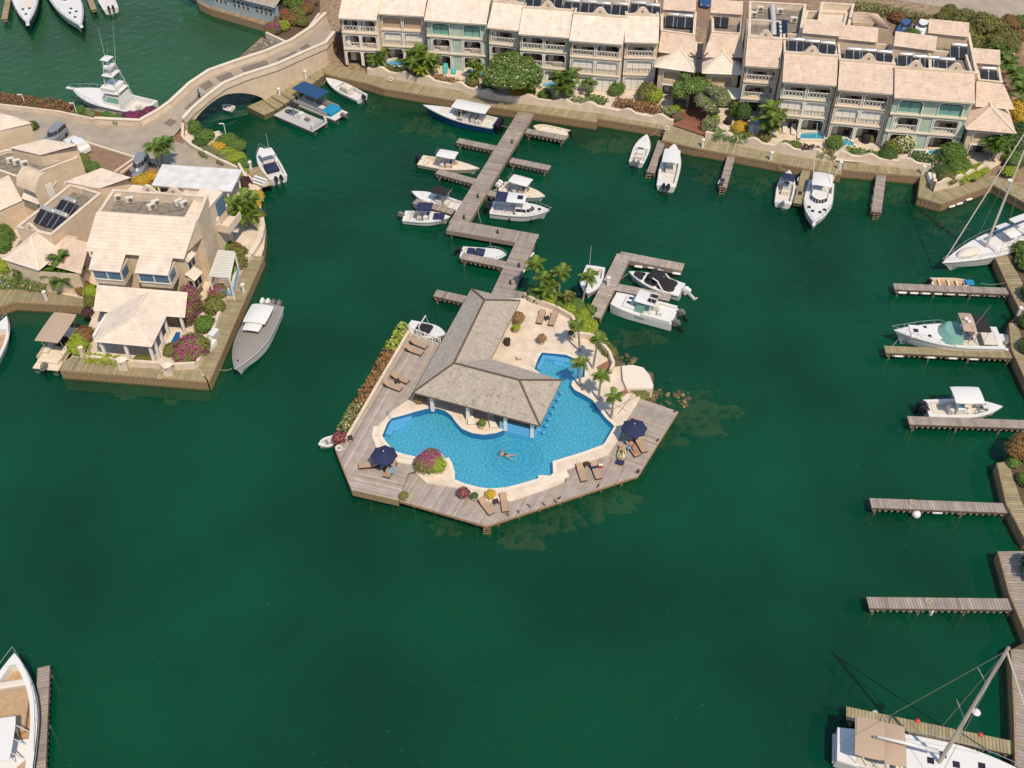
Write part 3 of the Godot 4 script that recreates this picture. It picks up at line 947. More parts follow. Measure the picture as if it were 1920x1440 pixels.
func pavilion() -> void:
	var o := thing("pool_pavilion", "open pool bar pavilion under grey wooden shingle hip roofs", "pavilion", P(900, 720, 1.35))
	var e := 3.9
	var sw := P(775, 735.6, e)
	var se := P(1012, 798, e)
	var ne := P(1053, 713, e)
	var ni := P(920, 673, e)
	var nw := P(884, 541.5, e)
	var nn := P(975, 564, e)
	var j := Vector3(-5.8, 6.05, -76.9)
	var r := Vector3(0.7, 6.05, -74.5)
	var nr := Vector3(-2.9, 6.05, -86.6)
	var odd := Color(0.33, 0.27, 0.21)
	var faces := [[sw, se, j, r], [se, ne, r, r], [ne, ni, r, j], [ni, nn, j, nr], [nn, nw, nr, nr], [nw, sw, nr, j]]
	for f in faces:
		var mb := Mb.new()
		mb.tiles(f[0], f[1], f[2], f[3], 0.2, 0.2, SH_A, SH_B, odd, 0.05, 0.025, rng)
		part(mb, "roof_slope", "shingle", o)
	var mb := Mb.new()
	for k in [[j, r], [j, nr], [r, se], [r, ne], [nr, nw], [nr, nn], [j, sw]]:
		mb.bar(k[0] + Vector3(0, 0.04, 0), k[1] + Vector3(0, 0.05, 0), 0.2, 0.07)
	part(mb, "ridge_cap", "timber", o)
	mb = Mb.new()
	var rim := [sw, se, ne, ni, nn, nw]
	for i in 6:
		mb.bar(rim[i] - Vector3(0, 0.09, 0), rim[(i + 1) % 6] - Vector3(0, 0.09, 0), 0.05, 0.16)
	part(mb, "eave_board", "timber_dark", o)
	# ceiling boards close the roof from below
	mb = Mb.new()
	for q in [[sw, se, r, j], [se, ne, r], [ne, ni, j, r], [ni, nn, nr, j], [nn, nw, nr], [nw, sw, j, nr]]:
		var d := Vector3(0, -0.1, 0)
		mb.tri(q[0] + d, q[1] + d, q[2] + d)
		if q.size() > 3:
			mb.tri(q[0] + d, q[2] + d, q[3] + d)
	part(mb, "ceiling", "timber", o)
	var post_at := []
	for t in [0.13, 0.42, 0.72, 0.93]:
		post_at.append(sw.lerp(se, t) + (ne - se).normalized() * 0.55)
	for t in [0.1, 0.35, 0.6, 0.85]:
		post_at.append(ni.lerp(nn, t) + (nw - nn).normalized() * 0.6)
	post_at.append(ne + (sw - se).normalized() * 1.2 + (se - ne).normalized() * 0.6)
	for p in post_at:
		mb = Mb.new()
		mb.box(Vector3(p.x, 2.6, p.z), Vector3(0.32, 2.5, 0.32), Basis(Vector3.UP, -0.34))
		part(mb, "column", "trim_white", o)
	# rooms of the north wing and the bar wall
	var u := (se - sw).normalized()
	var back := (ne - se).normalized()
	mb = Mb.new()
	var room := [ni + (nw - nn).normalized() * 1.1, nn + (nw - nn).normalized() * 1.1 - (nn - ni).normalized() * 0.6, nw + (nn - nw).normalized() * 0.7 + (sw - nw).normalized() * 0.8, sw + (nw - sw) * 0.25 + u * 0.8]
	mb.prism(room, 1.3, 3.85)
	part(mb, "room_wall", "stucco", o)
	mb = Mb.new()
	var bar := [sw + u * 8.2 + back * 2.6, sw + u * 12.4 + back * 0.9, sw + u * 12.4 + back * 1.3, sw + u * 8.4 + back * 3.0]
	mb.prism([sw + u * 9.0 + back * 0.5, sw + u * 12.7 + back * 0.5, sw + u * 12.7 + back * 5.4, sw + u * 12.3 + back * 5.4, sw + u * 12.3 + back * 0.9, sw + u * 9.0 + back * 0.9], 0.6, 2.3)
	part(mb, "bar_counter", "pool_step", o)
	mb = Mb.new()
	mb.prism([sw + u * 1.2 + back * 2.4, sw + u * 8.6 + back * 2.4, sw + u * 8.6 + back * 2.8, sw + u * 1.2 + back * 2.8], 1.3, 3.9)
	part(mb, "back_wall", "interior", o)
	# stools in the water along the bar
	for i in 7:
		var p := P(1048 - i * 5.6, 736 + i * 12.2, 1.15)
		stool(p + Vector3(0.25, 0, 0))
	for k in [[980, 806], [993, 811], [1012, 806]]:
		stool(P(k[0], k[1], 1.15))

func stool(p: Vector3) -> void:
	var o := thing("bar_stool", "round pale stool standing in the pool at the bar", "stool", Vector3(p.x, 0.56, p.z), 0.0, "stools along the pool bar")
	var mb := Mb.new(true)
	mb.lathe(Vector3.ZERO, [Vector2(0, 0.66), Vector2(0.22, 0.64), Vector2(0.23, 0.58), Vector2(0.0, 0.56)], 12)
	part(mb, "seat", "pool_step", o, true)
	mb = Mb.new(true)
	mb.lathe(Vector3.ZERO, [Vector2(0.14, 0), Vector2(0.11, 0.3), Vector2(0.13, 0.58)], 10)
	part(mb, "pedestal", "pool_step", o, true)

# ---------- boats: +x is the bow, y = 0 the waterline ----------
class Hull:
	var l: float
	var b: float
	var fb: float
	var full := 0.45
	var power := 2.2
	var rise := 0.4
	var stern := 0.9
	func half(u: float) -> float:
		var k := stern + (1.0 - stern) * clampf(u / 0.35, 0, 1)
		var t := maxf(0.0, (u - full) / (1.0 - full))
		return b * 0.5 * k * maxf(0.0, 1.0 - pow(t, power))
	func sheer(u: float) -> float:
		return fb * (1.0 + rise * u * u)
	func x(u: float) -> float:
		return (u - 0.5) * l

func boat(called: String, label: String, category: String, sx: float, sy: float, bx: float, by: float, beam: float, fb: float, opt := {}) -> Array:
	var p := P(sx, sy, fb)
	var q := P(bx, by, fb * 1.2)
	q.y = p.y
	var d: Vector3 = q - p
	var h := Hull.new()
	h.l = d.length()
	h.b = beam
	h.fb = fb
	for k in ["full", "power", "rise", "stern"]:
		if opt.has(k):
			h.set(k, opt[k])
	var mid := (p + q) * 0.5
	var o := thing(called, label, category, Vector3(mid.x, 0, mid.z), atan2(-d.z, d.x))
	var mb := Mb.new(true)
	var n := 22
	var prev := []
	for i in n + 1:
		var u := float(i) / n
		var w := maxf(h.half(u), 0.03)
		var rake: float = h.l * opt.get("rake", 0.1) * pow(maxf(0, (u - 0.55) / 0.45), 2)
		var cw := w * (0.86 - 0.25 * maxf(0, (u - 0.5) / 0.5))
		var ch: float = lerpf(0.12, h.sheer(u) * 0.45, pow(maxf(0, (u - 0.55) / 0.45), 1.6))
		var kl: float = lerpf(-0.45, -0.05, pow(maxf(0, (u - 0.7) / 0.3), 2))
		var s := []
		for e in [[w, h.sheer(u), 0.0], [w * 1.015, h.sheer(u) - 0.09, 0.0], [w * 0.97, h.sheer(u) - 0.12, 0.05], [cw, ch, 0.6], [0.02, kl, 1.0]]:
			s.append(Vector3(h.x(u) - rake * e[2], e[1], e[0]))
		if prev:
			for k in 4:
				var m := Vector3(1, 1, -1)
				mb.quad(prev[k + 1], s[k + 1], s[k], prev[k])
				mb.quad(prev[k] * m, s[k] * m, s[k + 1] * m, prev[k + 1] * m)
		else:
			for k in 4:
				var m := Vector3(1, 1, -1)
				mb.quad(s[k], s[k] * m, s[k + 1] * m, s[k + 1])
		prev = s
	part(mb, "hull", opt.get("hull", "gelcoat"), o, false)
	# deck with a cockpit well
	var ck: Array = opt.get("cockpit", [0.06, 0.6])
	var gun: float = opt.get("gunwale", 0.22)
	var fl: float = opt.get("floor", fb - 0.55)
	var dk := Mb.new(true)
	var sole := Mb.new(true)
	var us := [0.0]
	for i in range(1, 30):
		us.append(i / 30.0)
	us.append_array([1.0, ck[0], ck[1]])
	us.sort()
	for i in us.size() - 1:
		var a: float = us[i]
		var b: float = us[i + 1]
		if b - a < 0.0005:
			continue
		var wa := h.half(a) * 0.985
		var wb := h.half(b) * 0.985
		var ya := h.sheer(a) - 0.015
		var yb := h.sheer(b) - 0.015
		if a >= ck[0] - 0.001 and b <= ck[1] + 0.001:
			var ga := maxf(0.05, wa - gun)
			var gb := maxf(0.05, wb - gun)
			for s in [1, -1]:
				dk.quad(Vector3(h.x(a), ya, wa * s), Vector3(h.x(b), yb, wb * s), Vector3(h.x(b), yb, gb * s), Vector3(h.x(a), ya, ga * s))
				dk.quad(Vector3(h.x(a), ya, ga * s), Vector3(h.x(b), yb, gb * s), Vector3(h.x(b), fl, gb * s), Vector3(h.x(a), fl, ga * s))
			sole.quad(Vector3(h.x(a), fl, ga), Vector3(h.x(b), fl, gb), Vector3(h.x(b), fl, -gb), Vector3(h.x(a), fl, -ga))
			if absf(a - ck[0]) < 0.002:
				dk.quad(Vector3(h.x(a), fl, ga), Vector3(h.x(a), fl, -ga), Vector3(h.x(a), ya, -ga), Vector3(h.x(a), ya, ga))
			if absf(b - ck[1]) < 0.002:
				dk.quad(Vector3(h.x(b), fl, -gb), Vector3(h.x(b), fl, gb), Vector3(h.x(b), yb, gb), Vector3(h.x(b), yb, -gb))
		else:
			var cr: float = opt.get("crown", 0.06)
			dk.quad(Vector3(h.x(a), ya, wa), Vector3(h.x(b), yb, wb), Vector3(h.x(b), yb + cr * minf(1, wb), 0), Vector3(h.x(a), ya + cr * minf(1, wa), 0))
			dk.quad(Vector3(h.x(a), ya + cr * minf(1, wa), 0), Vector3(h.x(b), yb + cr * minf(1, wb), 0), Vector3(h.x(b), yb, -wb), Vector3(h.x(a), ya, -wa))
	part(dk, "deck", opt.get("deck", "gelcoat"), o)
	if sole.v.size():
		part(sole, "cockpit_sole", opt.get("sole", "nonskid"), o)
	# rub rail
	var rr := Mb.new(true)
	for s in [1, -1]:
		var line := []
		for i in 16:
			var u := i / 15.0
			line.append(Vector3(h.x(u), h.sheer(u) - 0.1, (h.half(u) * 1.01 + 0.01) * s))
		rr.tube(line, 0.03, 0.03, 5)
	part(rr, "rub_rail", opt.get("rail", "gelcoat_grey"), o)
	return [o, h]

func motor(o: Node3D, x: float, z: float, m: String, s := 1.0, y := 0.75, lift := 0.0) -> void:
	var mb := Mb.new(true)
	var b := Basis(Vector3(0, 0, 1), -lift)
	var c := Vector3(x - 0.28 * s, y, z)
	mb.ell(c + b * Vector3(0, 0.18, 0) * s, Vector3(0.42, 0.3, 0.21) * s, 10, 6, b)
	mb.box(c + b * Vector3(0.02, -0.08, 0) * s, Vector3(0.66, 0.22, 0.36) * s, b)
	var g := part(mb, "outboard_motor", m, o, false)
	mb = Mb.new(true)
	mb.box(c + b * Vector3(0.02, -0.6, 0) * s, Vector3(0.22, 0.9, 0.1) * s, b)
	mb.ell(c + b * Vector3(-0.05, -1.0, 0) * s, Vector3(0.3, 0.09, 0.09) * s, 8, 5, b)
	part(mb, "leg", "motor_black" if m != "motor_white" else "motor_white", g)
	mb = Mb.new(true)
	mb.bar(c + Vector3(0.25, -0.05, 0) * s, c + Vector3(0.55, -0.1, 0) * s, 0.2 * s, 0.3 * s)
	part(mb, "bracket", "motor_grey", g)

# a slightly domed canopy on posts
func canopy(o: Node3D, x0: float, x1: float, w: float, y: float, foot: float, m: String, called := "canopy", dome := 0.12, posts := "steel") -> Node3D:
	var mb := Mb.new(true)
	var nx := 6
	var nz := 6
	var at := func(i: int, k: int, dy: float) -> Vector3:
		var s := float(i) / nx * 2 - 1
		var t := float(k) / nz * 2 - 1
		var e := 1.0 - 0.06 * pow(absf(s), 4) * absf(t)
		return Vector3(lerpf(x0, x1, (s + 1) / 2), y + dome * (1 - t * t) * (1 - 0.5 * s * s) + dy, t * w * 0.5 * e)
	for i in nx:
		for k in nz:
			mb.quad(at.call(i, k + 1, 0.0), at.call(i + 1, k + 1, 0.0), at.call(i + 1, k, 0.0), at.call(i, k, 0.0))
			mb.quad(at.call(i, k, -0.05), at.call(i + 1, k, -0.05), at.call(i + 1, k + 1, -0.05), at.call(i, k + 1, -0.05))
	for i in nx:
		for k in [0, nz]:
			mb.quad(at.call(i, k, -0.05), at.call(i + 1, k, -0.05), at.call(i + 1, k, 0.0), at.call(i, k, 0.0))
	for k in nz:
		for i in [0, nx]:
			mb.quad(at.call(i, k, -0.05), at.call(i, k + 1, -0.05), at.call(i, k + 1, 0.0), at.call(i, k, 0.0))
	var c := part(mb, called, m, o)
	for sx in [0.12, 0.88]:
		for s in [-1, 1]:
			var p := Mb.new(true)
			p.tube([Vector3(lerpf(x0, x1, 0.5 + (sx - 0.5) * 0.7), foot, s * w * 0.4), Vector3(lerpf(x0, x1, sx), y, s * w * 0.43)], 0.035, 0.035, 6)
			part(p, "post", posts, c)
	return c

func bx(o: Node3D, called: String, m: String, x: float, y: float, z: float, l: float, h: float, w: float, tilt := 0.0, bev := 0.25) -> Node3D:
	# a box with its upper edges drawn in
	var mb := Mb.new(true)
	var t := Transform3D(Basis(Vector3(0, 0, 1), tilt), Vector3(x, y, z))
	mb.at(t)
	var i := minf(h * bev, minf(l, w) * 0.2)
	var a := [Vector3(-l / 2, 0, w / 2), Vector3(l / 2, 0, w / 2), Vector3(l / 2, 0, -w / 2), Vector3(-l / 2, 0, -w / 2)]
	for k in 4:
		var p: Vector3 = a[k]
		var q: Vector3 = a[(k + 1) % 4]
		var up := Vector3(0, h - i, 0)
		var sp := Vector3(p.x - signf(p.x) * i, h, p.z - signf(p.z) * i)
		var sq := Vector3(q.x - signf(q.x) * i, h, q.z - signf(q.z) * i)
		mb.quad(p, q, q + up, p + up)
		mb.quad(p + up, q + up, sq, sp)
	mb.quad(Vector3(-l / 2 + i, h, w / 2 - i), Vector3(l / 2 - i, h, w / 2 - i), Vector3(l / 2 - i, h, -w / 2 + i), Vector3(-l / 2 + i, h, -w / 2 + i))
	mb.quad(a[3], a[2], a[1], a[0])
	return part(mb, called, m, o)

func console(o: Node3D, x: float, y: float, s := 1.0, m := "gelcoat") -> void:
	var c := bx(o, "console", m, x, y, 0, 0.85 * s, 0.95 * s, 0.8 * s)
	var mb := Mb.new(true)
	mb.quad(Vector3(x + 0.3 * s, y + 0.9 * s, 0.38 * s), Vector3(x + 0.3 * s, y + 0.9 * s, -0.38 * s), Vector3(x + 0.12 * s, y + 1.3 * s, -0.34 * s), Vector3(x + 0.12 * s, y + 1.3 * s, 0.34 * s))
	part(mb, "windscreen", "dark_glass", c)
	bx(o, "helm_seat", "cushion", x - 0.95 * s, y, 0, 0.5 * s, 0.75 * s, 0.95 * s)

func bow_rail(o: Node3D, h: Hull, u0: float, up := 0.4, stick := 0.25) -> void:
	var mb := Mb.new(true)
	for s in [1, -1]:
		var line := []
		for i in 12:
			var u := lerpf(u0, 1.0, i / 11.0)
			var y := h.sheer(u) + up * minf(1, i / 2.0)
			line.append(Vector3(h.x(u) + stick * maxf(0, (u - 0.9) / 0.1), y, maxf(0.0, h.half(u) * 0.97 + 0.02 * (1 - u)) * s))
			if i % 2 == 1:
				mb.tube([Vector3(h.x(u), h.sheer(u), h.half(u) * 0.95 * s), line[-1]], 0.02, 0.02, 4)
		mb.tube(line, 0.025, 0.025, 5)
	part(mb, "bow_rail", "steel", o)

# a trunk cabin or wheelhouse: bottom and top outlines joined, with glass round the top
func cabin(o: Node3D, x0: float, x1: float, w: float, y: float, h: float, m: String, slope := 0.5, glass := "dark_glass", taper := 0.8, roof := "") -> Node3D:
	var bot := []
	var top := []
	var n := 7
	for i in n:
		var t := i / float(n - 1) * 2 - 1
		bot.append(Vector3(x1 - (x1 - x0) * 0.35 * t * t, y, t * w / 2))
		top.append(Vector3(x1 - slope - (x1 - x0 - slope) * 0.3 * t * t, y + h, t * w / 2 * taper))
	bot.append(Vector3(x0, y, w / 2))
	top.append(Vector3(x0 + slope * 0.1, y + h, w / 2 * taper))
	bot.append(Vector3(x0, y, -w / 2))
	top.append(Vector3(x0 + slope * 0.1, y + h, -w / 2 * taper))
	var mb := Mb.new(true)
	var gl := Mb.new(true)
	var nn := bot.size()
	for i in nn:
		var k := (i + 1) % nn
		mb.quad(bot[i], bot[k], top[k], top[i])
		if i != nn - 2:
			var out: Vector3 = ((bot[i] + bot[k]) * 0.5 - Vector3((x0 + x1) / 2, y, 0)).normalized() * 0.02
			var e0: Vector3 = bot[i].lerp(bot[k], 0.05)
			var e1: Vector3 = bot[i].lerp(bot[k], 0.95)
			var f0: Vector3 = top[i].lerp(top[k], 0.05)
			var f1: Vector3 = top[i].lerp(top[k], 0.95)
			gl.quad(e0.lerp(f0, 0.35) + out, e1.lerp(f1, 0.35) + out, e1.lerp(f1, 0.92) + out, e0.lerp(f0, 0.92) + out)
	for i in range(1, nn - 1):
		mb.tri(top[0], top[i], top[i + 1])
	var c := part(mb, "cabin", m, o)
	if glass:
		part(gl, "window", glass, c)
	return c

func antenna(o: Node3D, p: Vector3, q: Vector3, r := 0.025, m := "gelcoat") -> void:
	var mb := Mb.new(true)
	mb.tube([p, q], r, r * 0.5, 5)
	part(mb, "antenna", m, o)

func center_console(label: String, sx: float, sy: float, bx_: float, by: float, beam: float, top: String, motors: Array, opt := {}) -> Array:
	var r := boat("center_console_boat", label, "boat", sx, sy, bx_, by, beam, opt.get("fb", 0.75), opt)
	var o: Node3D = r[0]
	var h: Hull = r[1]
	var fl: float = opt.get("floor", h.fb - 0.55)
	var cx := h.x(opt.get("at", 0.45))
	console(o, cx, fl, 1.0, opt.get("deck", "gelcoat"))
	if top:
		canopy(o, cx - opt.get("top_l", 2.2) * 0.6, cx + opt.get("top_l", 2.2) * 0.4, beam * opt.get("top_w", 0.72), fl + 2.15, fl, top)
	bx(o, "stern_seat", "cushion", h.x(0.1), fl, 0, 0.5, 0.45, beam * 0.6)
	bx(o, "bow_seat", opt.get("deck", "gelcoat"), h.x(opt.get("cockpit", [0.06, 0.6])[1]) - 0.3, fl, 0, 0.6, 0.35, beam * 0.45)
	bx(o, "cooler", "fender", cx + 0.75, fl, 0, 0.5, 0.45, 0.7)
	bx(o, "foredeck_hatch", "nonskid", h.x(0.78), h.sheer(0.78) + 0.02, 0, 0.55, 0.05, 0.5)
	if top:
		for z in 4:
			var rd := Mb.new(true)
			rd.tube([Vector3(cx - opt.get("top_l", 2.2) * 0.6, fl + 2.0, (z - 1.5) * 0.35), Vector3(cx - opt.get("top_l", 2.2) * 0.6 - 0.25, fl + 2.55, (z - 1.5) * 0.35)], 0.025, 0.025, 5)
			part(rd, "rod_holder", "steel", o)
	for s in [-1, 1]:
		for u in [0.12, 0.7]:
			bx(o, "cleat", "steel", h.x(u), h.sheer(u), s * (h.half(u) - 0.1), 0.22, 0.06, 0.06)
	for i in motors.size():
		motor(o, h.x(0) - 0.12, (i - (motors.size() - 1) / 2.0) * 0.62, motors[i], opt.get("motor", 1.0), h.fb + 0.1, opt.get("lift", 0.35))
	return r

func boats() -> void:
	var r: Array
	var o: Node3D
	var h: Hull
	# ---- round the main dock
	center_console("cream open boat with white T-top and pinkish motor behind finger jetty", 788, 299, 899, 317, 2.5, "gelcoat", ["motor_black"], {"deck": "gelcoat_cream", "hull": "gelcoat_cream", "sole": "gelcoat_cream", "at": 0.5, "cockpit": [0.08, 0.62], "top_l": 2.6, "full": 0.4, "power": 1.8})
	center_console("white centre-console boat with black T-top, bow pointing away from dock", 863, 387, 772, 360, 2.4, "canvas_black", [], {"at": 0.42, "cockpit": [0.05, 0.55]})
	r = center_console("small white boat with navy bimini beside finger jetty", 757, 404, 844, 408, 2.3, "canvas_navy", ["motor_grey"], {"at": 0.5, "top_l": 1.9, "cockpit": [0.08, 0.55]})
	bx(r[0], "bow_cover", "canvas_navy", r[1].x(0.76), r[1].sheer(0.76), 0, 1.4, 0.1, 1.3)
	center_console("cream open boat with white T-top moored behind the white hardtop express boat", 941, 348, 1022, 369, 2.4, "gelcoat", ["motor_white", "motor_white"], {"deck": "gelcoat_cream", "sole": "gelcoat_cream", "top_l": 2.7, "top_w": 0.78, "at": 0.48})
	r = boat("express_boat", "white express boat with navy and white hardtop moored at main dock", "boat", 921, 388, 1030, 396, 2.9, 1.0, {"cockpit": [0.05, 0.45], "full": 0.5, "floor": 0.55})
	o = r[0]
	h = r[1]
	cabin(o, h.x(0.42), h.x(0.78), 1.9, 1.05, 0.65, "gelcoat", 0.7)
	canopy(o, h.x(0.28), h.x(0.6), 2.1, 2.75, 0.9, "gelcoat", "hardtop")
	canopy(o, h.x(0.08), h.x(0.3), 2.1, 2.72, 0.9, "canvas_navy", "awning")
	bx(o, "hatch", "panel_glass", h.x(0.5), 2.86, 0, 0.7, 0.04, 0.8)
	bx(o, "hatch", "panel_glass", h.x(0.83), 1.36, 0, 0.4, 0.06, 0.4)
	bow_rail(o, h, 0.55)
	motor(o, h.x(0) - 0.1, 0.35, "motor_black", 1.0, 1.0, 0.5)
	motor(o, h.x(0) - 0.1, -0.35, "motor_black", 1.0, 1.0, 0.5)
	for k in [0.35, 0.72]:
		fend(o, h, k)
	r = boat("runabout", "small white runabout with navy seat covers behind finger jetty", "boat", 865, 471, 949, 479, 2.2, 0.7, {"cockpit": [0.06, 0.5], "power": 3.0, "full": 0.6, "floor": 0.3})
	o = r[0]
	h = r[1]
	bx(o, "seat_cover", "canvas_navy", h.x(0.2), 0.45, 0, 0.8, 0.4, 1.6)
	bx(o, "console_cover", "canvas_navy", h.x(0.42), 0.5, 0.1, 1.1, 0.75, 1.2)
	bow_rail(o, h, 0.5, 0.3, 0.1)
	motor(o, h.x(0) - 0.1, 0, "motor_black", 1.0, 0.8, 0.6)
	r = boat("motorboat", "white motorboat moored bow-in behind the island palms", "boat", 1117, 499, 1101, 552, 2.5, 0.9, {"cockpit": [0.08, 0.4], "power": 2.6})
	o = r[0]
	h = r[1]
	console(o, h.x(0.33), 0.4)
	bx(o, "foredeck_pad", "gelcoat", h.x(0.68), h.sheer(0.68), 0, 1.8, 0.12, 1.3)
	antenna(o, Vector3(h.x(0.2), 1.2, 0.6), Vector3(h.x(0.1), 4.2, 0.6))
	# ---- the big blue-hulled boat at the quay
	r = boat("speedboat", "long dark blue hulled speedboat with white deck and hardtop at quay", "boat", 930, 231, 793, 200, 3.2, 1.15, {"hull": "hull_blue", "cockpit": [0.05, 0.5], "full": 0.35, "power": 1.9, "rise": 0.5, "floor": 0.6})
	o = r[0]
	h = r[1]
	canopy(o, h.x(0.1), h.x(0.56), 2.4, 3.0, 1.1, "gelcoat", "hardtop", 0.16)
	console(o, h.x(0.4), 0.6, 1.2)
	bx(o, "helm_seat", "cushion", h.x(0.22), 0.6, 0, 0.7, 0.9, 1.6)
	cabin(o, h.x(0.44), h.x(0.54), 1.9, 1.2, 1.3, "cushion", 0.5, "dark_glass", 0.9)
	bx(o, "bow_cushion", "cushion", h.x(0.72), h.sheer(0.72) - 0.02, 0, 2.2, 0.08, 1.4)
	bx(o, "bow_seat", "gelcoat", h.x(0.6), 1.1, 0, 1.0, 0.5, 1.4)
	for k in 4:
		motor(o, h.x(0) - 0.15, (k - 1.5) * 0.6, "motor_black", 1.15, 1.25, 0.3)
	# ---- pale flat skiff behind the dock
	r = boat("flat_skiff", "beige flat open skiff moored behind the finger jetty near the quay", "skiff", 1066, 250, 1000, 235, 2.0, 0.5, {"deck": "gelcoat_cream", "hull": "gelcoat_cream", "sole": "gelcoat_cream", "cockpit": [0.04, 0.8], "power": 4.0, "floor": 0.2, "rise": 0.1})
	o = r[0]
	h = r[1]
	for k in [0.2, 0.45, 0.65]:
		bx(o, "thwart", "gelcoat", h.x(k), 0.25, 0, 0.35, 0.2, 1.5)
	motor(o, h.x(0) - 0.05, 0, "motor_black", 0.7, 0.6, 0.4)
	# ---- angled dock
	r = boat("bowrider", "white bowrider with black canvas covers and white outboard", "boat", 1279, 543, 1179, 511, 2.7, 1.0, {"cockpit": [0.5, 0.5], "full": 0.4, "power": 1.9, "crown": 0.1})
	o = r[0]
	h = r[1]
	cover(o, h, 0.12, 0.44, 0.86, 0.14, "canvas_black")
	cover(o, h, 0.45, 0.68, 0.84, 0.3, "canvas_black")
	cover(o, h, 0.71, 0.9, 0.84, 0.05, "canvas_black")
	canopy(o, h.x(0.36), h.x(0.6), 1.9, 2.1, 1.2, "canvas_black", "bimini")
	for s in [-1, 1]:
		var mb := Mb.new(true)
		mb.tube([Vector3(h.x(0.3), 1.05, s * 1.2), Vector3(h.x(0.42), 2.0, s * 1.0), Vector3(h.x(0.52), 2.15, s * 0.9)], 0.1, 0.07, 6)
		part(mb, "arch", "gelcoat", o)
	motor(o, h.x(0) - 0.2, 0, "motor_white", 1.35, 1.0, 0.9)
	power_catamaran()
	# ---- terrace quay
	center_console("small white boat with grey console shade and twin grey motors at quay", 1193, 304, 1213, 253, 2.2, "", ["motor_grey", "motor_grey"], {"at": 0.35, "cockpit": [0.06, 0.5]})
	r = center_console("larger white centre-console boat with white hardtop and twin dark motors", 1249, 349, 1265, 270, 2.7, "gelcoat", ["motor_black", "motor_black"], {"at": 0.5, "fb": 0.9, "top_l": 3.2, "top_w": 0.8, "cockpit": [0.08, 0.85], "gunwale": 0.3, "motor": 1.15})
	r = center_console("white boat with navy bimini between terrace quay and greenish jetty", 1468, 381, 1480, 320, 2.3, "canvas_navy", ["motor_grey"], {"at": 0.5, "top_l": 1.7, "cockpit": [0.08, 0.6], "sole": "cushion"})
	r = boat("sport_cruiser", "white sport fishing cruiser moored stern-to with tall outriggers", "boat", 1541, 340, 1526, 420, 3.5, 1.3, {"cockpit": [0.03, 0.25], "full": 0.45, "power": 2.0, "floor": 0.7})
	o = r[0]
	h = r[1]
	cabin(o, h.x(0.3), h.x(0.58), 2.3, 1.35, 0.6, "gelcoat", 0.8)
	canopy(o, h.x(0.06), h.x(0.36), 2.5, 2.9, 1.3, "gelcoat", "hardtop", 0.2)
	for k in [[0.74, 0.45], [0.74, -0.45], [0.66, 0.95], [0.66, -0.95]]:
		bx(o, "hatch", "panel_glass", h.x(k[0]), h.sheer(k[0]) + 0.03, k[1], 0.45, 0.05, 0.4)
	bx(o, "pulpit", "gelcoat", h.x(1.0) + 0.2, h.sheer(1) - 0.1, 0, 0.9, 0.12, 0.35)
	bow_rail(o, h, 0.5)
	antenna(o, Vector3(h.x(0.3), 3.4, 1.2), Vector3(h.x(0.0), 9.5, 2.2), 0.04)
	antenna(o, Vector3(h.x(0.3), 3.4, -1.2), Vector3(h.x(0.0), 9.5, -2.2), 0.04)
	antenna(o, Vector3(h.x(0.2), 3.4, -0.6), Vector3(h.x(0.1), 7.0, -0.7))
	# ---- right bank
	sport_yacht()
	r = center_console("white open boat with curved white hardtop and two dark motors", 1737, 765, 1879, 764, 2.7, "", ["motor_black", "motor_black"], {"at": 0.45, "fb": 0.95, "cockpit": [0.06, 0.8], "gunwale": 0.35, "motor": 1.3, "sole": "cushion"})
	canopy(r[0], r[1].x(0.28), r[1].x(0.66), 2.4, 2.9, 0.9, "gelcoat", "hardtop", 0.2)
	bx(r[0], "bow_cushion", "canvas_grey", r[1].x(0.75), 0.85, 0.6, 1.2, 0.1, 0.5)
	bx(r[0], "bow_cushion", "canvas_grey", r[1].x(0.75), 0.85, -0.6, 1.2, 0.1, 0.5)
	r = boat("wooden_skiff", "tan open skiff with blue bow cover tied behind the fendered jetty", "skiff", 1746, 528, 1826, 531, 1.7, 0.5, {"deck": "gelcoat_cream", "hull": "gelcoat_cream", "sole": "teak", "cockpit": [0.05, 0.85], "power": 2.6, "floor": 0.15, "gunwale": 0.12})
	o = r[0]
	h = r[1]
	for k in [0.2, 0.42, 0.62, 0.8]:
		bx(o, "thwart", "gelcoat_cream", h.x(k), 0.3, 0, 0.22, 0.12, 1.3)
	bx(o, "bow_cover", "canvas_cyan", h.x(0.9), 0.62, 0, 0.9, 0.14, 0.9)
	motor(o, h.x(0) - 0.05, 0, "motor_black", 0.8, 0.6, 0.5)
	# ---- by the bridge
	r = center_console("white open boat with canvas console cover at the stepped landing", 679, 182, 611, 147, 2.4, "", ["motor_black"], {"at": 0.5, "cockpit": [0.06, 0.62], "lift": 0.5})
	bx(r[0], "console_cover", "cushion", r[1].x(0.42), 0.3, 0, 1.6, 1.2, 1.2, 0.0, 0.6)
	pontoons()
	r = boat("express_boat", "white express boat with open dark cockpit moored beside flowering bank", "boat", 521, 333, 488, 278, 2.8, 1.0, {"cockpit": [0.05, 0.5], "full": 0.5, "floor": 0.5, "sole": "nonskid"})
	o = r[0]
	h = r[1]
	cabin(o, h.x(0.5), h.x(0.8), 1.8, 1.05, 0.6, "gelcoat", 0.6)
	canopy(o, h.x(0.42), h.x(0.66), 1.9, 2.5, 1.0, "gelcoat", "hardtop")
	bx(o, "helm_cover", "canvas_navy", h.x(0.38), 0.5, 0, 1.6, 0.7, 1.7)
	motor(o, h.x(0) - 0.1, 0.35, "motor_black", 1.1, 1.0, 0.4)
	motor(o, h.x(0) - 0.1, -0.35, "motor_black", 1.1, 1.0, 0.4)
	antenna(o, Vector3(h.x(0.6), 2.5, 0.5), Vector3(h.x(0.62), 5.0, 0.5))
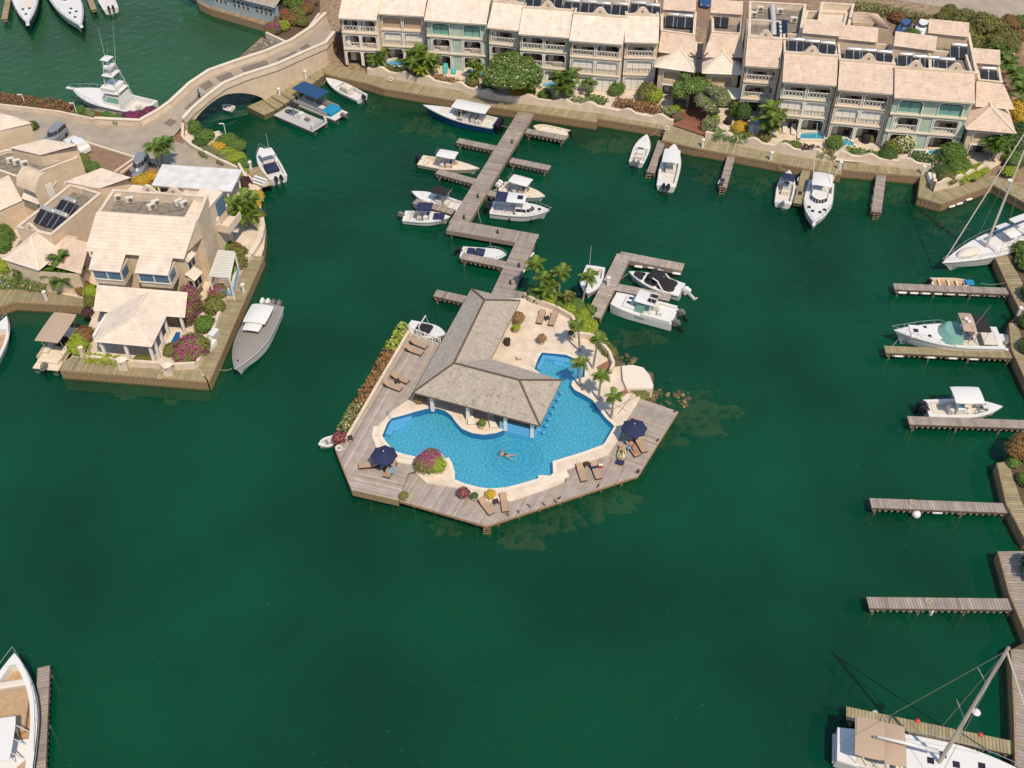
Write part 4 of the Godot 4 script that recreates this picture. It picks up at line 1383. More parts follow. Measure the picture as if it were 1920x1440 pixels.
	bow_rail(o, h, 0.55)
	# ---- villa dock
	r = boat("covered_boat", "large boat under a fitted grey cover with white hardtop beside villa dock", "boat", 505, 572, 440, 692, 3.7, 1.5, {"hull": "gelcoat", "deck": "canvas_grey", "cockpit": [0.5, 0.5], "full": 0.4, "power": 2.1, "crown": 0.35, "rise": 0.25})
	o = r[0]
	h = r[1]
	cover(o, h, 0.02, 0.96, 0.99, 0.34, "canvas_grey")
	canopy(o, h.x(0.14), h.x(0.42), 2.6, 2.75, 1.6, "gelcoat", "hardtop", 0.3)
	canopy(o, h.x(0.36), h.x(0.52), 1.9, 2.6, 1.7, "gelcoat", "visor", 0.15)
	for k in [[0.82, 0.3], [0.78, -0.2], [0.9, 0.0], [0.66, 0.9]]:
		bx(o, "cover_vent", "motor_black", h.x(k[0]), h.sheer(k[0]) + 0.24, k[1], 0.18, 0.06, 0.18)
	for k in 4:
		motor(o, h.x(0) - 0.15, (k - 1.5) * 0.66, "motor_grey" if k < 2 else "motor_white", 1.2, 1.35, 0.35)
	r = boat("deck_boat", "white open boat bow in the inlet beside the tan-canopied pontoon", "boat", -38, 700, 14, 594, 2.6, 0.95, {"cockpit": [0.1, 0.75], "sole": "teak", "gunwale": 0.3})
	bow_rail(r[0], r[1], 0.7, 0.3, 0.05)
	# ---- far left basin
	for k in [[40, -75, 53, 48, 4.4, "white yacht with beige foredeck pad and dark hull by the far pier", "hull_navy"], [88, -62, 153, 52, 4.6, "white yacht with dark deck hatches beside the far pier", "gelcoat"]]:
		r = boat("motor_yacht", k[5], "yacht", k[0], k[1], k[2], k[3], k[4], 1.7, {"hull": k[6], "cockpit": [0.02, 0.2], "full": 0.45, "power": 2.2, "floor": 1.0})
		o = r[0]
		h = r[1]
		cabin(o, h.x(0.25), h.x(0.62), 3.2, 1.75, 1.2, "gelcoat", 1.2)
		for e in [[0.78, 0.5], [0.78, -0.5], [0.72, 0.0], [0.86, 0.1]]:
			bx(o, "hatch", "panel_glass", h.x(e[0]), h.sheer(e[0]) + 0.05, e[1], 0.5, 0.05, 0.4)
		bx(o, "pulpit", "gelcoat", h.x(1.0), h.sheer(1) - 0.12, 0, 1.0, 0.14, 0.5)
		if k[6] == "hull_navy":
			bx(o, "foredeck_pad", "cushion", h.x(0.72), h.sheer(0.72) + 0.02, 0, 2.6, 0.1, 2.2)
		bow_rail(o, h, 0.45)
	r = boat("open_boat", "white open boat with twin dark motors at the far pier end", "boat", 208, 16, 188, -25, 2.6, 0.9, {"cockpit": [0.08, 0.7]})
	for z in [-0.35, 0.35]:
		motor(r[0], r[1].x(0) + 0.1, z, "motor_black", 1.0, 1.0, 0.3)
	sport_fisher()
	r = boat("dinghy", "pale dinghy lying in the shade under bridge arch", "dinghy", 436, 203, 416, 197, 1.5, 0.4, {"cockpit": [0.08, 0.8], "floor": 0.12})
	bx(r[0], "thwart", "cushion", 0, 0.2, 0, 0.25, 0.12, 1.1)
	# ---- by the island
	r = boat("tender", "grey wakeboard boat with black cockpit cover behind the deck railing", "boat", 764, 611, 836, 628, 2.4, 0.85, {"hull": "gelcoat_grey", "deck": "gelcoat", "cockpit": [0.5, 0.5], "full": 0.5})
	o = r[0]
	h = r[1]
	cover(o, h, 0.22, 0.62, 0.8, 0.3, "canvas_black")
	var arch := Mb.new(true)
	arch.tube([Vector3(h.x(0.45), 0.9, 1.1), Vector3(h.x(0.4), 2.1, 0.9), Vector3(h.x(0.4), 2.2, -0.9), Vector3(h.x(0.45), 0.9, -1.1)], 0.07, 0.07, 6)
	part(arch, "tower_arch", "gelcoat", o)
	r = boat("dinghy", "small white dinghy tied at the hedge corner of the island", "dinghy", 630, 822, 597, 834, 1.3, 0.45, {"cockpit": [0.1, 0.8], "floor": 0.15})
	bx(r[0], "thwart", "canvas_grey", 0, 0.22, 0, 0.3, 0.14, 1.0)
	big_yacht()
	sail_yachts()

func fend(o: Node3D, h: Hull, u: float) -> void:
	var mb := Mb.new(true)
	mb.lathe(Vector3(h.x(u), 0.35, h.half(u) + 0.1), [Vector2(0, -0.3), Vector2(0.09, -0.26), Vector2(0.1, 0.3), Vector2(0, 0.36)], 8)
	part(mb, "side_fender", "hull_navy", o, true)

# a fitted cover stretched over a length of the deck
func cover(o: Node3D, h: Hull, u0: float, u1: float, w: float, rise: float, m: String) -> void:
	var mb := Mb.new(true)
	var n := 12
	var k := 8
	var at := func(i: int, j: int) -> Vector3:
		var u := lerpf(u0, u1, float(i) / n)
		var t := float(j) / k * 2 - 1
		var e := minf(1.0, minf(i, n - i) / 2.0)
		return Vector3(h.x(u), h.sheer(u) + 0.04 + rise * e * (1 - pow(absf(t), 2.5)) + 0.02, t * h.half(u) * w * (0.75 + 0.25 * e))
	for i in n:
		for j in k:
			mb.quad(at.call(i, j + 1), at.call(i + 1, j + 1), at.call(i + 1, j), at.call(i, j))
	part(mb, "canvas_cover", m, o, true)

func power_catamaran() -> void:
	var p := P(1265, 594, 1.1)
	var q := P(1150, 563, 1.1)
	var d: Vector3 = q - p
	var l := d.length()
	var o := thing("power_catamaran", "white power catamaran with hardtop and solar panels at the angled dock", "boat", Vector3((p.x + q.x) / 2, 0, (p.z + q.z) / 2), atan2(-d.z, d.x))
	var bm := 3.0
	for s in [-1, 1]:
		var mb := Mb.new(true)
		var prev := []
		for i in 15:
			var u := i / 14.0
			var x := (u - 0.5) * l
			var k := 1.0 - pow(maxf(0, (u - 0.6) / 0.4), 2.4)
			var y := 1.15 + 0.25 * u * u
			var zc: float = s * (bm / 2 - 0.5)
			var w := 0.5 * maxf(k, 0.06)
			var ring := [Vector3(x, y, zc + s * 0.5 * (0.35 + 0.65 * k)), Vector3(x - 0.05 * u, 0.15, zc + w * s * 0.85), Vector3(x - 0.4 * u * u, -0.35, zc), Vector3(x - 0.05 * u, 0.3, zc - w * s), Vector3(x, y - 0.3, zc - w * s)]
			if prev:
				for e in 4:
					mb.quad(prev[e], ring[e], ring[e + 1], prev[e + 1])
			else:
				for e in range(1, 4):
					mb.tri(ring[0], ring[e], ring[e + 1])
			prev = ring
		part(mb, "hull", "gelcoat", o)
	var dk := Mb.new(true)
	for i in 14:
		var u0 := i / 14.0
		var u1 := (i + 1) / 14.0
		var f := func(u: float) -> float: return bm / 2 * (1.0 - 0.28 * pow(maxf(0, (u - 0.6) / 0.4), 2.2))
		dk.quad(Vector3((u0 - 0.5) * l, 1.15 + 0.25 * u0 * u0, f.call(u0)), Vector3((u1 - 0.5) * l, 1.15 + 0.25 * u1 * u1, f.call(u1)), Vector3((u1 - 0.5) * l, 1.15 + 0.25 * u1 * u1, -f.call(u1)), Vector3((u0 - 0.5) * l, 1.15 + 0.25 * u0 * u0, -f.call(u0)))
	part(dk, "deck", "gelcoat", o)
	for s in [-1, 1]:
		bx(o, "coaming", "gelcoat", -l * 0.25, 1.17, s * (bm / 2 - 0.16), l * 0.46, 0.35, 0.28)
	bx(o, "foredeck_trunk", "gelcoat", l * 0.2, 1.2, 0, l * 0.24, 0.4, 1.9, 0.03)
	cabin(o, -l * 0.04, l * 0.2, 2.1, 1.3, 1.1, "tint_glass", 0.8, "tint_glass")
	canopy(o, -l * 0.2, l * 0.13, 2.2, 2.75, 1.2, "gelcoat", "hardtop", 0.16)
	for z in [0.42, -0.42]:
		bx(o, "solar_panel", "panel_glass", -l * 0.13, 2.89, z, 0.95, 0.04, 0.6)
	for z in [0.55, -0.25]:
		bx(o, "hatch", "panel_glass", l * 0.24, 1.61, z, 0.45, 0.04, 0.35)
	bx(o, "helm_seat", "cushion", -l * 0.18, 1.16, 0.3, 0.5, 0.8, 0.8)
	bx(o, "bait_box", "gelcoat", -l * 0.28, 1.16, -0.3, 0.6, 0.6, 0.8)
	antenna(o, Vector3(-l * 0.14, 2.8, -0.9), Vector3(-l * 0.12, 5.2, -1.0))
	antenna(o, Vector3(-l * 0.2, 2.8, -0.9), Vector3(-l * 0.22, 4.2, -1.1))
	for z in [0.95, -0.95]:
		motor(o, -l / 2 - 0.2, z, "motor_grey", 1.15, 1.1, 0.6)
	# the name on the side, too small to read: grey strokes
	var nm := Mb.new(true)
	for i in 6:
		nm.box(Vector3(-l * 0.06 + i * 0.2, 0.85, -bm / 2 + 0.02), Vector3(0.12, 0.26, 0.02))
	part(nm, "name_lettering", "motor_grey", o)

func sport_yacht() -> void:
	var r := boat("sport_yacht", "large white sport yacht with tan bimini and tender on its stern", "yacht", 1876, 633, 1676, 620, 3.9, 1.5, {"cockpit": [0.05, 0.42], "full": 0.35, "power": 1.9, "floor": 0.95, "rise": 0.3, "sole": "cushion", "gunwale": 0.35})
	var o: Node3D = r[0]
	var h: Hull = r[1]
	cabin(o, h.x(0.38), h.x(0.62), 3.2, 1.6, 0.8, "tint_glass", 1.0, "tint_glass", 0.8)
	bx(o, "cabin_trunk", "gelcoat", h.x(0.7), h.sheer(0.7) - 0.1, 0, 3.6, 0.3, 1.9, 0.05)
	canopy(o, h.x(0.3), h.x(0.42), 3.0, 3.5, 1.6, "canvas_tan", "bimini", 0.3)
	canopy(o, h.x(0.16), h.x(0.3), 2.8, 3.4, 1.6, "canvas_black", "bimini", 0.1)
	for k in [[0.8, 0.0, 0.55], [0.7, 0.7, 0.35], [0.68, -0.7, 0.35]]:
		bx(o, "hatch", "panel_glass", h.x(k[0]), h.sheer(k[0]) + (0.16 if k[1] == 0 else 0.2), k[1], k[2], 0.05, k[2])
	for k in [0.36, 0.38]:
		var mb := Mb.new(true)
		mb.ell(Vector3(h.x(k), 3.9, -0.3 + (k - 0.36) * 20), Vector3(0.25, 0.18, 0.25), 10, 6)
		part(mb, "radar_dome", "gelcoat", o, true)
	bx(o, "sun_pad", "cushion", h.x(0.12), 1.5, 0, 1.4, 0.2, 2.6)
	bx(o, "cockpit_seat", "cushion", h.x(0.22), 1.0, 1.0, 1.2, 0.45, 0.6)
	bow_rail(o, h, 0.45, 0.55, 0.35)
	bx(o, "swim_platform", "gelcoat", h.x(0) - 0.6, 0.35, 0, 1.5, 0.15, 3.6)
	antenna(o, Vector3(h.x(0.34), 3.6, -1.2), Vector3(h.x(0.27), 7.2, -1.4), 0.03, "rope")
	# the tender that sits on the platform
	var t := thing("inflatable_tender", "small grey-white inflatable tender on the sport yacht's stern platform", "dinghy", o.transform * Vector3(h.x(0) - 0.75, 0.5, 0), o.rotation.y + PI / 2)
	var mb := Mb.new(true)
	mb.tube([Vector3(-1.25, 0.2, 0.55), Vector3(0.5, 0.22, 0.55), Vector3(1.1, 0.28, 0.32), Vector3(1.25, 0.3, 0), Vector3(1.1, 0.28, -0.32), Vector3(0.5, 0.22, -0.55), Vector3(-1.25, 0.2, -0.55)], 0.2, 0.2, 9)
	part(mb, "tube", "gelcoat", t, true)
	bx(t, "floor", "nonskid", -0.1, 0.05, 0, 2.1, 0.08, 0.9)
	bx(t, "console", "canvas_grey", 0.1, 0.12, 0, 0.4, 0.4, 0.5)

func pontoons() -> void:
	# blue-canopied pontoon
	var specs := [
		["pontoon_boat", "pontoon boat with dark blue canopy moored at the stepped landing", 640, 216, 556, 181, 2.7, "canvas_blue", "nonskid"],
		["work_pontoon", "grey flat work pontoon with rope coil and small black shade", 600, 236, 527, 205, 3.0, "", "gelcoat_grey"],
		["pontoon_boat", "pontoon boat with long tan canopy moored beside villa terrace", 84, 690, 136, 612, 2.9, "canvas_tan", "gelcoat_cream"]]
	for s in specs:
		var p := P(s[2], s[3], 0.8)
		var q := P(s[4], s[5], 0.8)
		var d: Vector3 = q - p
		var l := d.length()
		var w: float = s[6]
		var o := thing(s[0], s[1], "boat", Vector3((p.x + q.x) / 2, 0, (p.z + q.z) / 2), atan2(-d.z, d.x))
		for z in [-1, 1]:
			var mb := Mb.new(true)
			mb.tube([Vector3(-l / 2, 0.1, z * w * 0.36), Vector3(l * 0.42, 0.1, z * w * 0.36), Vector3(l * 0.5, 0.3, z * w * 0.36)], 0.34, 0.2, 8)
			part(mb, "float", "motor_grey" if s[7] == "" else "steel", o, true)
		bx(o, "deck", s[8], 0, 0.5, 0, l, 0.14, w, 0.0, 0.1)
		if s[7]:
			for z in [-1, 1]:
				bx(o, "side_panel", "gelcoat_grey" if s[7] == "canvas_blue" else "gelcoat_cream", l * 0.05, 0.64, z * (w / 2 - 0.08), l * 0.75, 0.6, 0.06)
				bx(o, "bench", "motor_grey" if s[7] == "canvas_blue" else "cushion", l * 0.1, 0.64, z * (w / 2 - 0.45), l * 0.55, 0.45, 0.6)
			if s[7] == "canvas_blue":
				canopy(o, -l * 0.15, l * 0.42, w * 0.95, 2.9, 0.7, s[7])
				bx(o, "seat_cover", "canvas_cyan", -l * 0.28, 0.64, 0, l * 0.2, 0.65, w * 0.8)
				motor(o, -l / 2 - 0.1, 0, "motor_grey", 1.0, 0.9, 0.4)
			else:
				canopy(o, -l * 0.24, l * 0.45, w * 0.95, 3.0, 0.7, s[7])
				bx(o, "stern_bench", "gelcoat_cream", -l * 0.33, 0.64, 0, l * 0.12, 0.5, w * 0.8)
				motor(o, -l / 2 + 0.2, 0, "motor_grey", 1.2, 1.0, 0.3)
				bx(o, "table", "canvas_black", l * 0.12, 0.64, 0, 1.2, 0.6, 0.8)
		else:
			canopy(o, l * 0.05, l * 0.24, w * 0.4, 2.4, 0.7, "canvas_black")
			bx(o, "console", "gelcoat", l * 0.0, 0.64, 0.2, 0.5, 0.9, 0.8)
			bx(o, "tool_box", "motor_grey", -l * 0.15, 0.64, 0.2, 0.7, 0.4, 0.5)
			bx(o, "crate", "cushion", l * 0.05, 0.64, 0.8, 0.6, 0.4, 0.5)
			var mb := Mb.new(true)
			for k in 3:
				var ring := []
				for i in 13:
					ring.append(Vector3(l * 0.36 + cos(i * TAU / 12) * (0.25 + 0.08 * k), 0.68 + 0.04 * k, 0.3 + sin(i * TAU / 12) * (0.25 + 0.08 * k)))
				mb.tube(ring, 0.04, 0.04, 5)
			part(mb, "rope_coil", "rubber", o)
			for z in [-1, 1]:
				bx(o, "ramp_post", "gelcoat", -l / 2 + 0.15, 0.5, z * (w / 2 - 0.2), 0.3, 1.1, 0.3)
			for k in 2:
				var rb := Mb.new(true)
				rb.tube([Vector3(-l / 2 + 0.15, 1.0 + 0.35 * k, w / 2 - 0.2), Vector3(-l / 2 + 0.15, 1.0 + 0.35 * k, -w / 2 + 0.2)], 0.04, 0.04, 5)
				part(rb, "ramp_rail", "steel", o)

func sport_fisher() -> void:
	var r := boat("sport_fisher", "white sport fishing boat with tall tuna tower at the far bank", "boat", 282, 201, 136, 170, 4.3, 1.6, {"cockpit": [0.04, 0.3], "full": 0.5, "power": 2.3, "rise": 0.45, "floor": 0.8})
	var o: Node3D = r[0]
	var h: Hull = r[1]
	cabin(o, h.x(0.3), h.x(0.62), 3.2, 1.7, 1.3, "gelcoat", 1.2, "tint_glass")
	canopy(o, h.x(0.3), h.x(0.52), 3.0, 3.6, 1.7, "gelcoat", "flybridge", 0.1)
	bx(o, "flybridge_coaming", "gelcoat", h.x(0.43), 3.65, 0, 2.2, 0.7, 2.6)
	canopy(o, h.x(0.33), h.x(0.47), 2.2, 6.0, 3.7, "gelcoat", "buggy_top", 0.08)
	canopy(o, h.x(0.35), h.x(0.45), 1.5, 8.2, 6.0, "gelcoat", "tower_top", 0.08)
	bx(o, "tower_basket", "gelcoat", h.x(0.4), 6.8, 0, 1.1, 0.5, 1.3)
	for k in [[0.5, 1.4, 0.42, 0.6], [0.5, -1.4, 0.42, -0.6], [0.27, 1.4, 0.37, 0.6], [0.27, -1.4, 0.37, -0.6]]:
		var mb := Mb.new(true)
		mb.tube([Vector3(h.x(k[0]), 1.7, k[1]), Vector3(h.x(k[2]), 8.0, k[3])], 0.05, 0.04, 6)
		part(mb, "tower_leg", "gelcoat", o)
	antenna(o, Vector3(h.x(0.38), 6.0, 0.9), Vector3(h.x(0.3), 12.5, 1.6))
	antenna(o, Vector3(h.x(0.38), 6.0, -0.9), Vector3(h.x(0.2), 12.0, -2.0))
	antenna(o, Vector3(h.x(0.42), 8.0, 0.0), Vector3(h.x(0.42), 12.5, 0.4))
	antenna(o, Vector3(h.x(0.3), 4.0, -1.2), Vector3(h.x(0.02), 7.5, -3.0))
	bx(o, "pulpit", "gelcoat", h.x(1.0) + 0.2, h.sheer(1) - 0.1, 0, 1.3, 0.14, 0.5)
	bx(o, "fighting_chair", "cushion", h.x(0.16), 0.85, 0, 0.6, 0.8, 0.6)
	bow_rail(o, h, 0.55, 0.6, 0.3)

func big_yacht() -> void:
	var r := boat("motor_yacht", "yacht with teak foredeck, navy hull and white hardtop beside the narrow jetty", "yacht", -28, 1600, 28, 1226, 5.2, 1.8, {"hull": "hull_navy", "cockpit": [0.52, 0.93], "full": 0.5, "power": 2.4, "gunwale": 0.55, "floor": 1.35, "sole": "teak", "rise": 0.3})
	var o: Node3D = r[0]
	var h: Hull = r[1]
	bx(o, "bow_sofa", "cushion", h.x(0.84), 1.4, 0, 0.6, 0.6, 2.6, 0.0, 0.5)
	bx(o, "bow_pad", "teak", h.x(0.73), 1.4, 0, 2.6, 0.35, 3.0, 0.0, 0.15)
	bx(o, "bow_step", "teak", h.x(0.62), 1.4, 0, 1.6, 0.5, 3.1, 0.0, 0.15)
	canopy(o, h.x(0.36), h.x(0.58), 3.2, 3.9, 1.8, "gelcoat", "hardtop", 0.15)
	bx(o, "cockpit_deck", "teak", h.x(0.28), h.sheer(0.28) - 0.05, 0, 5.0, 0.1, 4.0, 0.0, 0.1)
	bx(o, "cockpit_sofa", "cushion", h.x(0.3), h.sheer(0.3), -0.8, 1.8, 0.5, 1.2)
	for s in [-1, 1]:
		for k in [0.4, 0.47, 0.54]:
			var mb := Mb.new(true)
			mb.tube([Vector3(h.x(k + 0.02), 1.9, s * 1.9), Vector3(h.x(k), 3.85, s * 1.45)], 0.05, 0.05, 6)
			part(mb, "stanchion", "gelcoat", o)
	bow_rail(o, h, 0.45, 0.6, 0.2)

func sail_yachts() -> void:
	# upper one, bow to the pool island
	var r := boat("sailing_yacht", "white sailing yacht with white biminis and dinghy upturned on foredeck", "sailboat", 1975, 418, 1767, 492, 4.2, 1.5, {"cockpit": [0.08, 0.3], "full": 0.45, "power": 1.8, "rise": 0.2, "floor": 0.8, "stern": 0.75})
	var o: Node3D = r[0]
	var h: Hull = r[1]
	rig(o, h, 0.62, 21.0, 0.3, "canvas_blue")
	bx(o, "coachroof", "gelcoat", h.x(0.47), h.sheer(0.47) - 0.05, 0, h.l * 0.28, 0.5, 2.4, 0.02)
	canopy(o, h.x(0.22), h.x(0.38), 2.9, 3.4, 1.5, "gelcoat", "bimini", 0.1)
	canopy(o, h.x(0.4), h.x(0.5), 2.7, 3.1, 1.6, "gelcoat", "sprayhood", 0.2)
	var mb := Mb.new(true)
	mb.ell(Vector3(h.x(0.78), h.sheer(0.78) + 0.1, 0), Vector3(1.7, 0.55, 0.8), 14, 8)
	part(mb, "upturned_dinghy", "cushion", o, true)
	for k in [[0.56, -0.9], [0.5, -1.0], [0.45, -1.0]]:
		bx(o, "hatch", "blue_glass", h.x(k[0]), h.sheer(k[0]) + 0.35, k[1], 0.4, 0.08, 0.25)
	bow_rail(o, h, 0.3, 0.6, 0.2)
	# lower one, stern to the left bank
	r = boat("sailing_yacht", "white sailing yacht with large tan bimini and boom over its cockpit", "sailboat", 1570, 1394, 1972, 1474, 4.1, 1.6, {"cockpit": [0.1, 0.28], "full": 0.5, "power": 1.9, "rise": 0.15, "floor": 0.9, "stern": 0.68})
	o = r[0]
	h = r[1]
	rig(o, h, 0.48, 18.4, 0.14, "gelcoat")
	bx(o, "coachroof", "gelcoat", h.x(0.5), h.sheer(0.5) - 0.05, 0, h.l * 0.36, 0.35, 3.0, 0.01)
	canopy(o, h.x(0.06), h.x(0.2), 3.3, 3.4, 1.6, "canvas_tan", "bimini", 0.15)
	canopy(o, h.x(0.2), h.x(0.3), 3.4, 3.2, 1.6, "canvas_tan", "sprayhood", 0.2)
	for k in [[0.44, 0.0], [0.53, 0.75], [0.56, -0.1], [0.56, 0.8], [0.66, 0.2], [0.68, -0.4], [0.74, 0.0], [0.5, -0.7]]:
		bx(o, "hatch", "panel_glass", h.x(k[0]), h.sheer(k[0]) + 0.3, k[1], 0.5, 0.06, 0.5)
	bx(o, "transom_platform", "gelcoat_grey", h.x(0) + 0.15, 0.6, 0, 0.7, 0.3, 2.4)
	bx(o, "helm_table", "teak", h.x(0.16), 0.95, 0, 1.6, 0.6, 0.6)
	bow_rail(o, h, 0.1, 0.6, 0.2)

func rig(o: Node3D, h: Hull, u: float, tall: float, boom_u: float, sail: String) -> void:
	var foot := Vector3(h.x(u), 1.5, 0)
	var head := Vector3(h.x(u) - 0.1, tall, 0)
	var mb := Mb.new(true)
	mb.tube([foot, head], 0.16, 0.12, 8)
	var m := part(mb, "mast", "spar", o, true)
	for k in [0.42, 0.72]:
		for s in [-1, 1]:
			mb = Mb.new(true)
			var c := foot.lerp(head, k)
			mb.tube([c, c + Vector3(-0.5, 0.1, s * (1.5 if k < 0.5 else 1.1))], 0.06, 0.04, 6)
			part(mb, "spreader", "spar", m)
	mb = Mb.new(true)
	mb.ell(foot.lerp(head, 0.5) + Vector3(0.4, 0, 0), Vector3(0.32, 0.12, 0.32), 12, 6)
	part(mb, "radar_dome", "gelcoat", m, true)
	mb = Mb.new(true)
	mb.tube([Vector3(h.x(u) - 0.3, 3.3, 0), Vector3(h.x(boom_u), 3.7, 0)], 0.11, 0.09, 7)
	var b := part(mb, "boom", "spar", o, true)
	mb = Mb.new(true)
	mb.tube([Vector3(h.x(u) - 0.5, 3.5, 0), Vector3(h.x((u + boom_u) / 2), 3.75, 0), Vector3(h.x(boom_u) + 0.3, 3.8, 0)], 0.2, 0.1, 7)
	part(mb, "sail_bag", sail, b, true)
	for s in [[Vector3(h.x(0.99), h.sheer(1), 0), 0.07], [Vector3(h.x(0.01), h.sheer(0), 0), 0.02], [Vector3(h.x(u) - 0.4, h.sheer(u), h.half(u)), 0.02], [Vector3(h.x(u) - 0.4, h.sheer(u), -h.half(u)), 0.02]]:
		mb = Mb.new(true)
		mb.tube([s[0], head - Vector3(0, 0.4, 0)], s[1], s[1], 5)
		part(mb, "furled_sail" if s[1] > 0.05 else "stay", "cushion" if s[1] > 0.05 else "spar", m)

# ---------- houses ----------
const TILE_A := Color(0.82, 0.71, 0.595)
const TILE_B := Color(0.78, 0.66, 0.54)
const TILE_ODD := Color(0.76, 0.585, 0.46)
const PALE_A := Color(0.78, 0.665, 0.545)
const PALE_B := Color(0.73, 0.61, 0.49)

func slope(o: Node, e0: Vector3, e1: Vector3, r0: Vector3, r1: Vector3, kind := 0) -> void:
	var mb := Mb.new()
	var a: Color = [TILE_A, PALE_A, Color(0.73, 0.575, 0.45)][kind]
	var b: Color = [TILE_B, PALE_B, Color(0.66, 0.505, 0.385)][kind]
	mb.tiles(e0, e1, r0, r1, [0.36, 0.42, 0.36][kind], [0.34, 0.6, 0.34][kind], a, b, TILE_ODD if kind == 0 else b.darkened(0.08), [0.05, 0.02, 0.05][kind], 0.035, rng)
	part(mb, "roof_slope", "tile", o)

# hip roof over the rectangle that starts at the front edge a-b
func hip(o: Node, a: Vector3, b: Vector3, depth: float, rise: float, kind := 0) -> void:
	var u := (b - a).normalized()
	var w := a.distance_to(b)
	var back := Vector3.UP.cross(u).normalized() * depth
	if back.z > 0:
		back = -back
	var c := b + back
	var d := a + back
	var up := Vector3(0, rise, 0)
	var r := minf(w, depth) / 2
	var p := a + u * r + back * 0.5 + up
	var q := b - u * r + back * 0.5 + up
	if depth > w:
		p = a + u * w / 2 + back.normalized() * r + up
		q = a + u * w / 2 + back - back.normalized() * r + up
		slope(o, a, b, p, p, kind)
		slope(o, b, c, p, q, kind)
		slope(o, c, d, q, q, kind)
		slope(o, d, a, q, p, kind)
	else:
		slope(o, a, b, p, q, kind)
		slope(o, b, c, q, q, kind)
		slope(o, c, d, q, p, kind)
		slope(o, d, a, p, p, kind)
	var mb := Mb.new()
	for k in [[a, p], [b, p if depth > w else q], [c, q], [d, q if depth > w else p], [p, q]]:
		mb.bar(k[0] + Vector3(0, 0.07, 0), k[1] + Vector3(0, 0.07, 0), 0.22, 0.1)
	part(mb, "ridge_tiles", "trim_cream", o)

# walls round an outline, flat roof sunk behind a parapet with a pale coping
func block(o: Node, top: Array, base: float, parapet := 0.5, m := "stucco", roof := "flat_roof", coping := true) -> void:
	var y: float = top[0].y
	var mb := Mb.new()
	mb.wall(top, base, y)
	part(mb, "wall", m, o)
	var inner := grow(top, -0.28)
	mb = Mb.new()
	mb.flat(inner, y - parapet)
	part(mb, "flat_roof", roof, o)
	if coping:
		mb = Mb.new()
		var n := top.size()
		mb.wall(inner, y - parapet, y)
		for i in n:
			var a: Vector3 = top[i]
			var b: Vector3 = top[(i + 1) % n]
			var s := (b - a).cross(Vector3.UP).normalized() * 0.14
			var mid := (a + b) * 0.5 + s
			if not Geometry2D.is_point_in_polygon(Vector2(mid.x, mid.z), pts2(top)):
				s = -s
			mb.bar(a + s, b + s, 0.36, 0.08 + 0.006 * (i % 2))
		part(mb, "parapet", "stucco_pale", o)

func hole_gable(o: Node, t: Transform3D, x: float, y: float, z: float, s := 1.0) -> void:
	# curved gable with a round vent, standing on the parapet
	var prof := [[-1.45, 0.0], [-1.0, 0.12], [-0.75, 0.45], [-0.5, 0.8], [-0.25, 0.98], [0.0, 1.03], [0.25, 0.98], [0.5, 0.8], [0.75, 0.45], [1.0, 0.12], [1.45, 0.0]]
	var mb := Mb.new().at(t)
	for i in prof.size() - 1:
		var p: Array = prof[i]
		var q: Array = prof[i + 1]
		var a := Vector3(x + p[0] * s, y + p[1] * s, z)
		var b := Vector3(x + q[0] * s, y + q[1] * s, z)
		var d := Vector3(0, 0, -0.28)
		mb.quad(Vector3(a.x, y, z), Vector3(b.x, y, z), b, a)
		mb.quad(Vector3(b.x, y, z) + d, Vector3(a.x, y, z) + d, a + d, b + d)
		mb.quad(a, b, b + d, a + d)
	var g := part(mb, "gable", "stucco_pale", o)
	mb = Mb.new().at(t)
	for k in 10:
		var e := TAU * k / 10
		var f := TAU * (k + 1) / 10
		mb.tri(Vector3(x, y + 0.4 * s, z + 0.012), Vector3(x + cos(e) * 0.2, y + 0.4 * s + sin(e) * 0.2, z + 0.012), Vector3(x + cos(f) * 0.2, y + 0.4 * s + sin(f) * 0.2, z + 0.012))
	part(mb, "vent", "interior", g)

func balustrade(o: Node, t: Transform3D, x0: float, x1: float, y: float, z: float, h: float, m := "trim_white") -> void:
	var mb := Mb.new().at(t)
	mb.bar(Vector3(x0, y + h, z), Vector3(x1, y + h, z), 0.08, 0.07)
	mb.bar(Vector3(x0, y + 0.06, z), Vector3(x1, y + 0.06, z), 0.06, 0.05)
	var n := maxi(2, int((x1 - x0) / 0.42))
	for i in n:
		var a := lerpf(x0, x1, float(i) / n)
		var b := lerpf(x0, x1, float(i + 1) / n)
		mb.bar(Vector3(a, y + 0.06, z), Vector3(b, y + h, z), 0.04, 0.05)
		mb.bar(Vector3(a, y + h, z), Vector3(b, y + 0.06, z), 0.04, 0.05)
	part(mb, "balustrade", m, o)

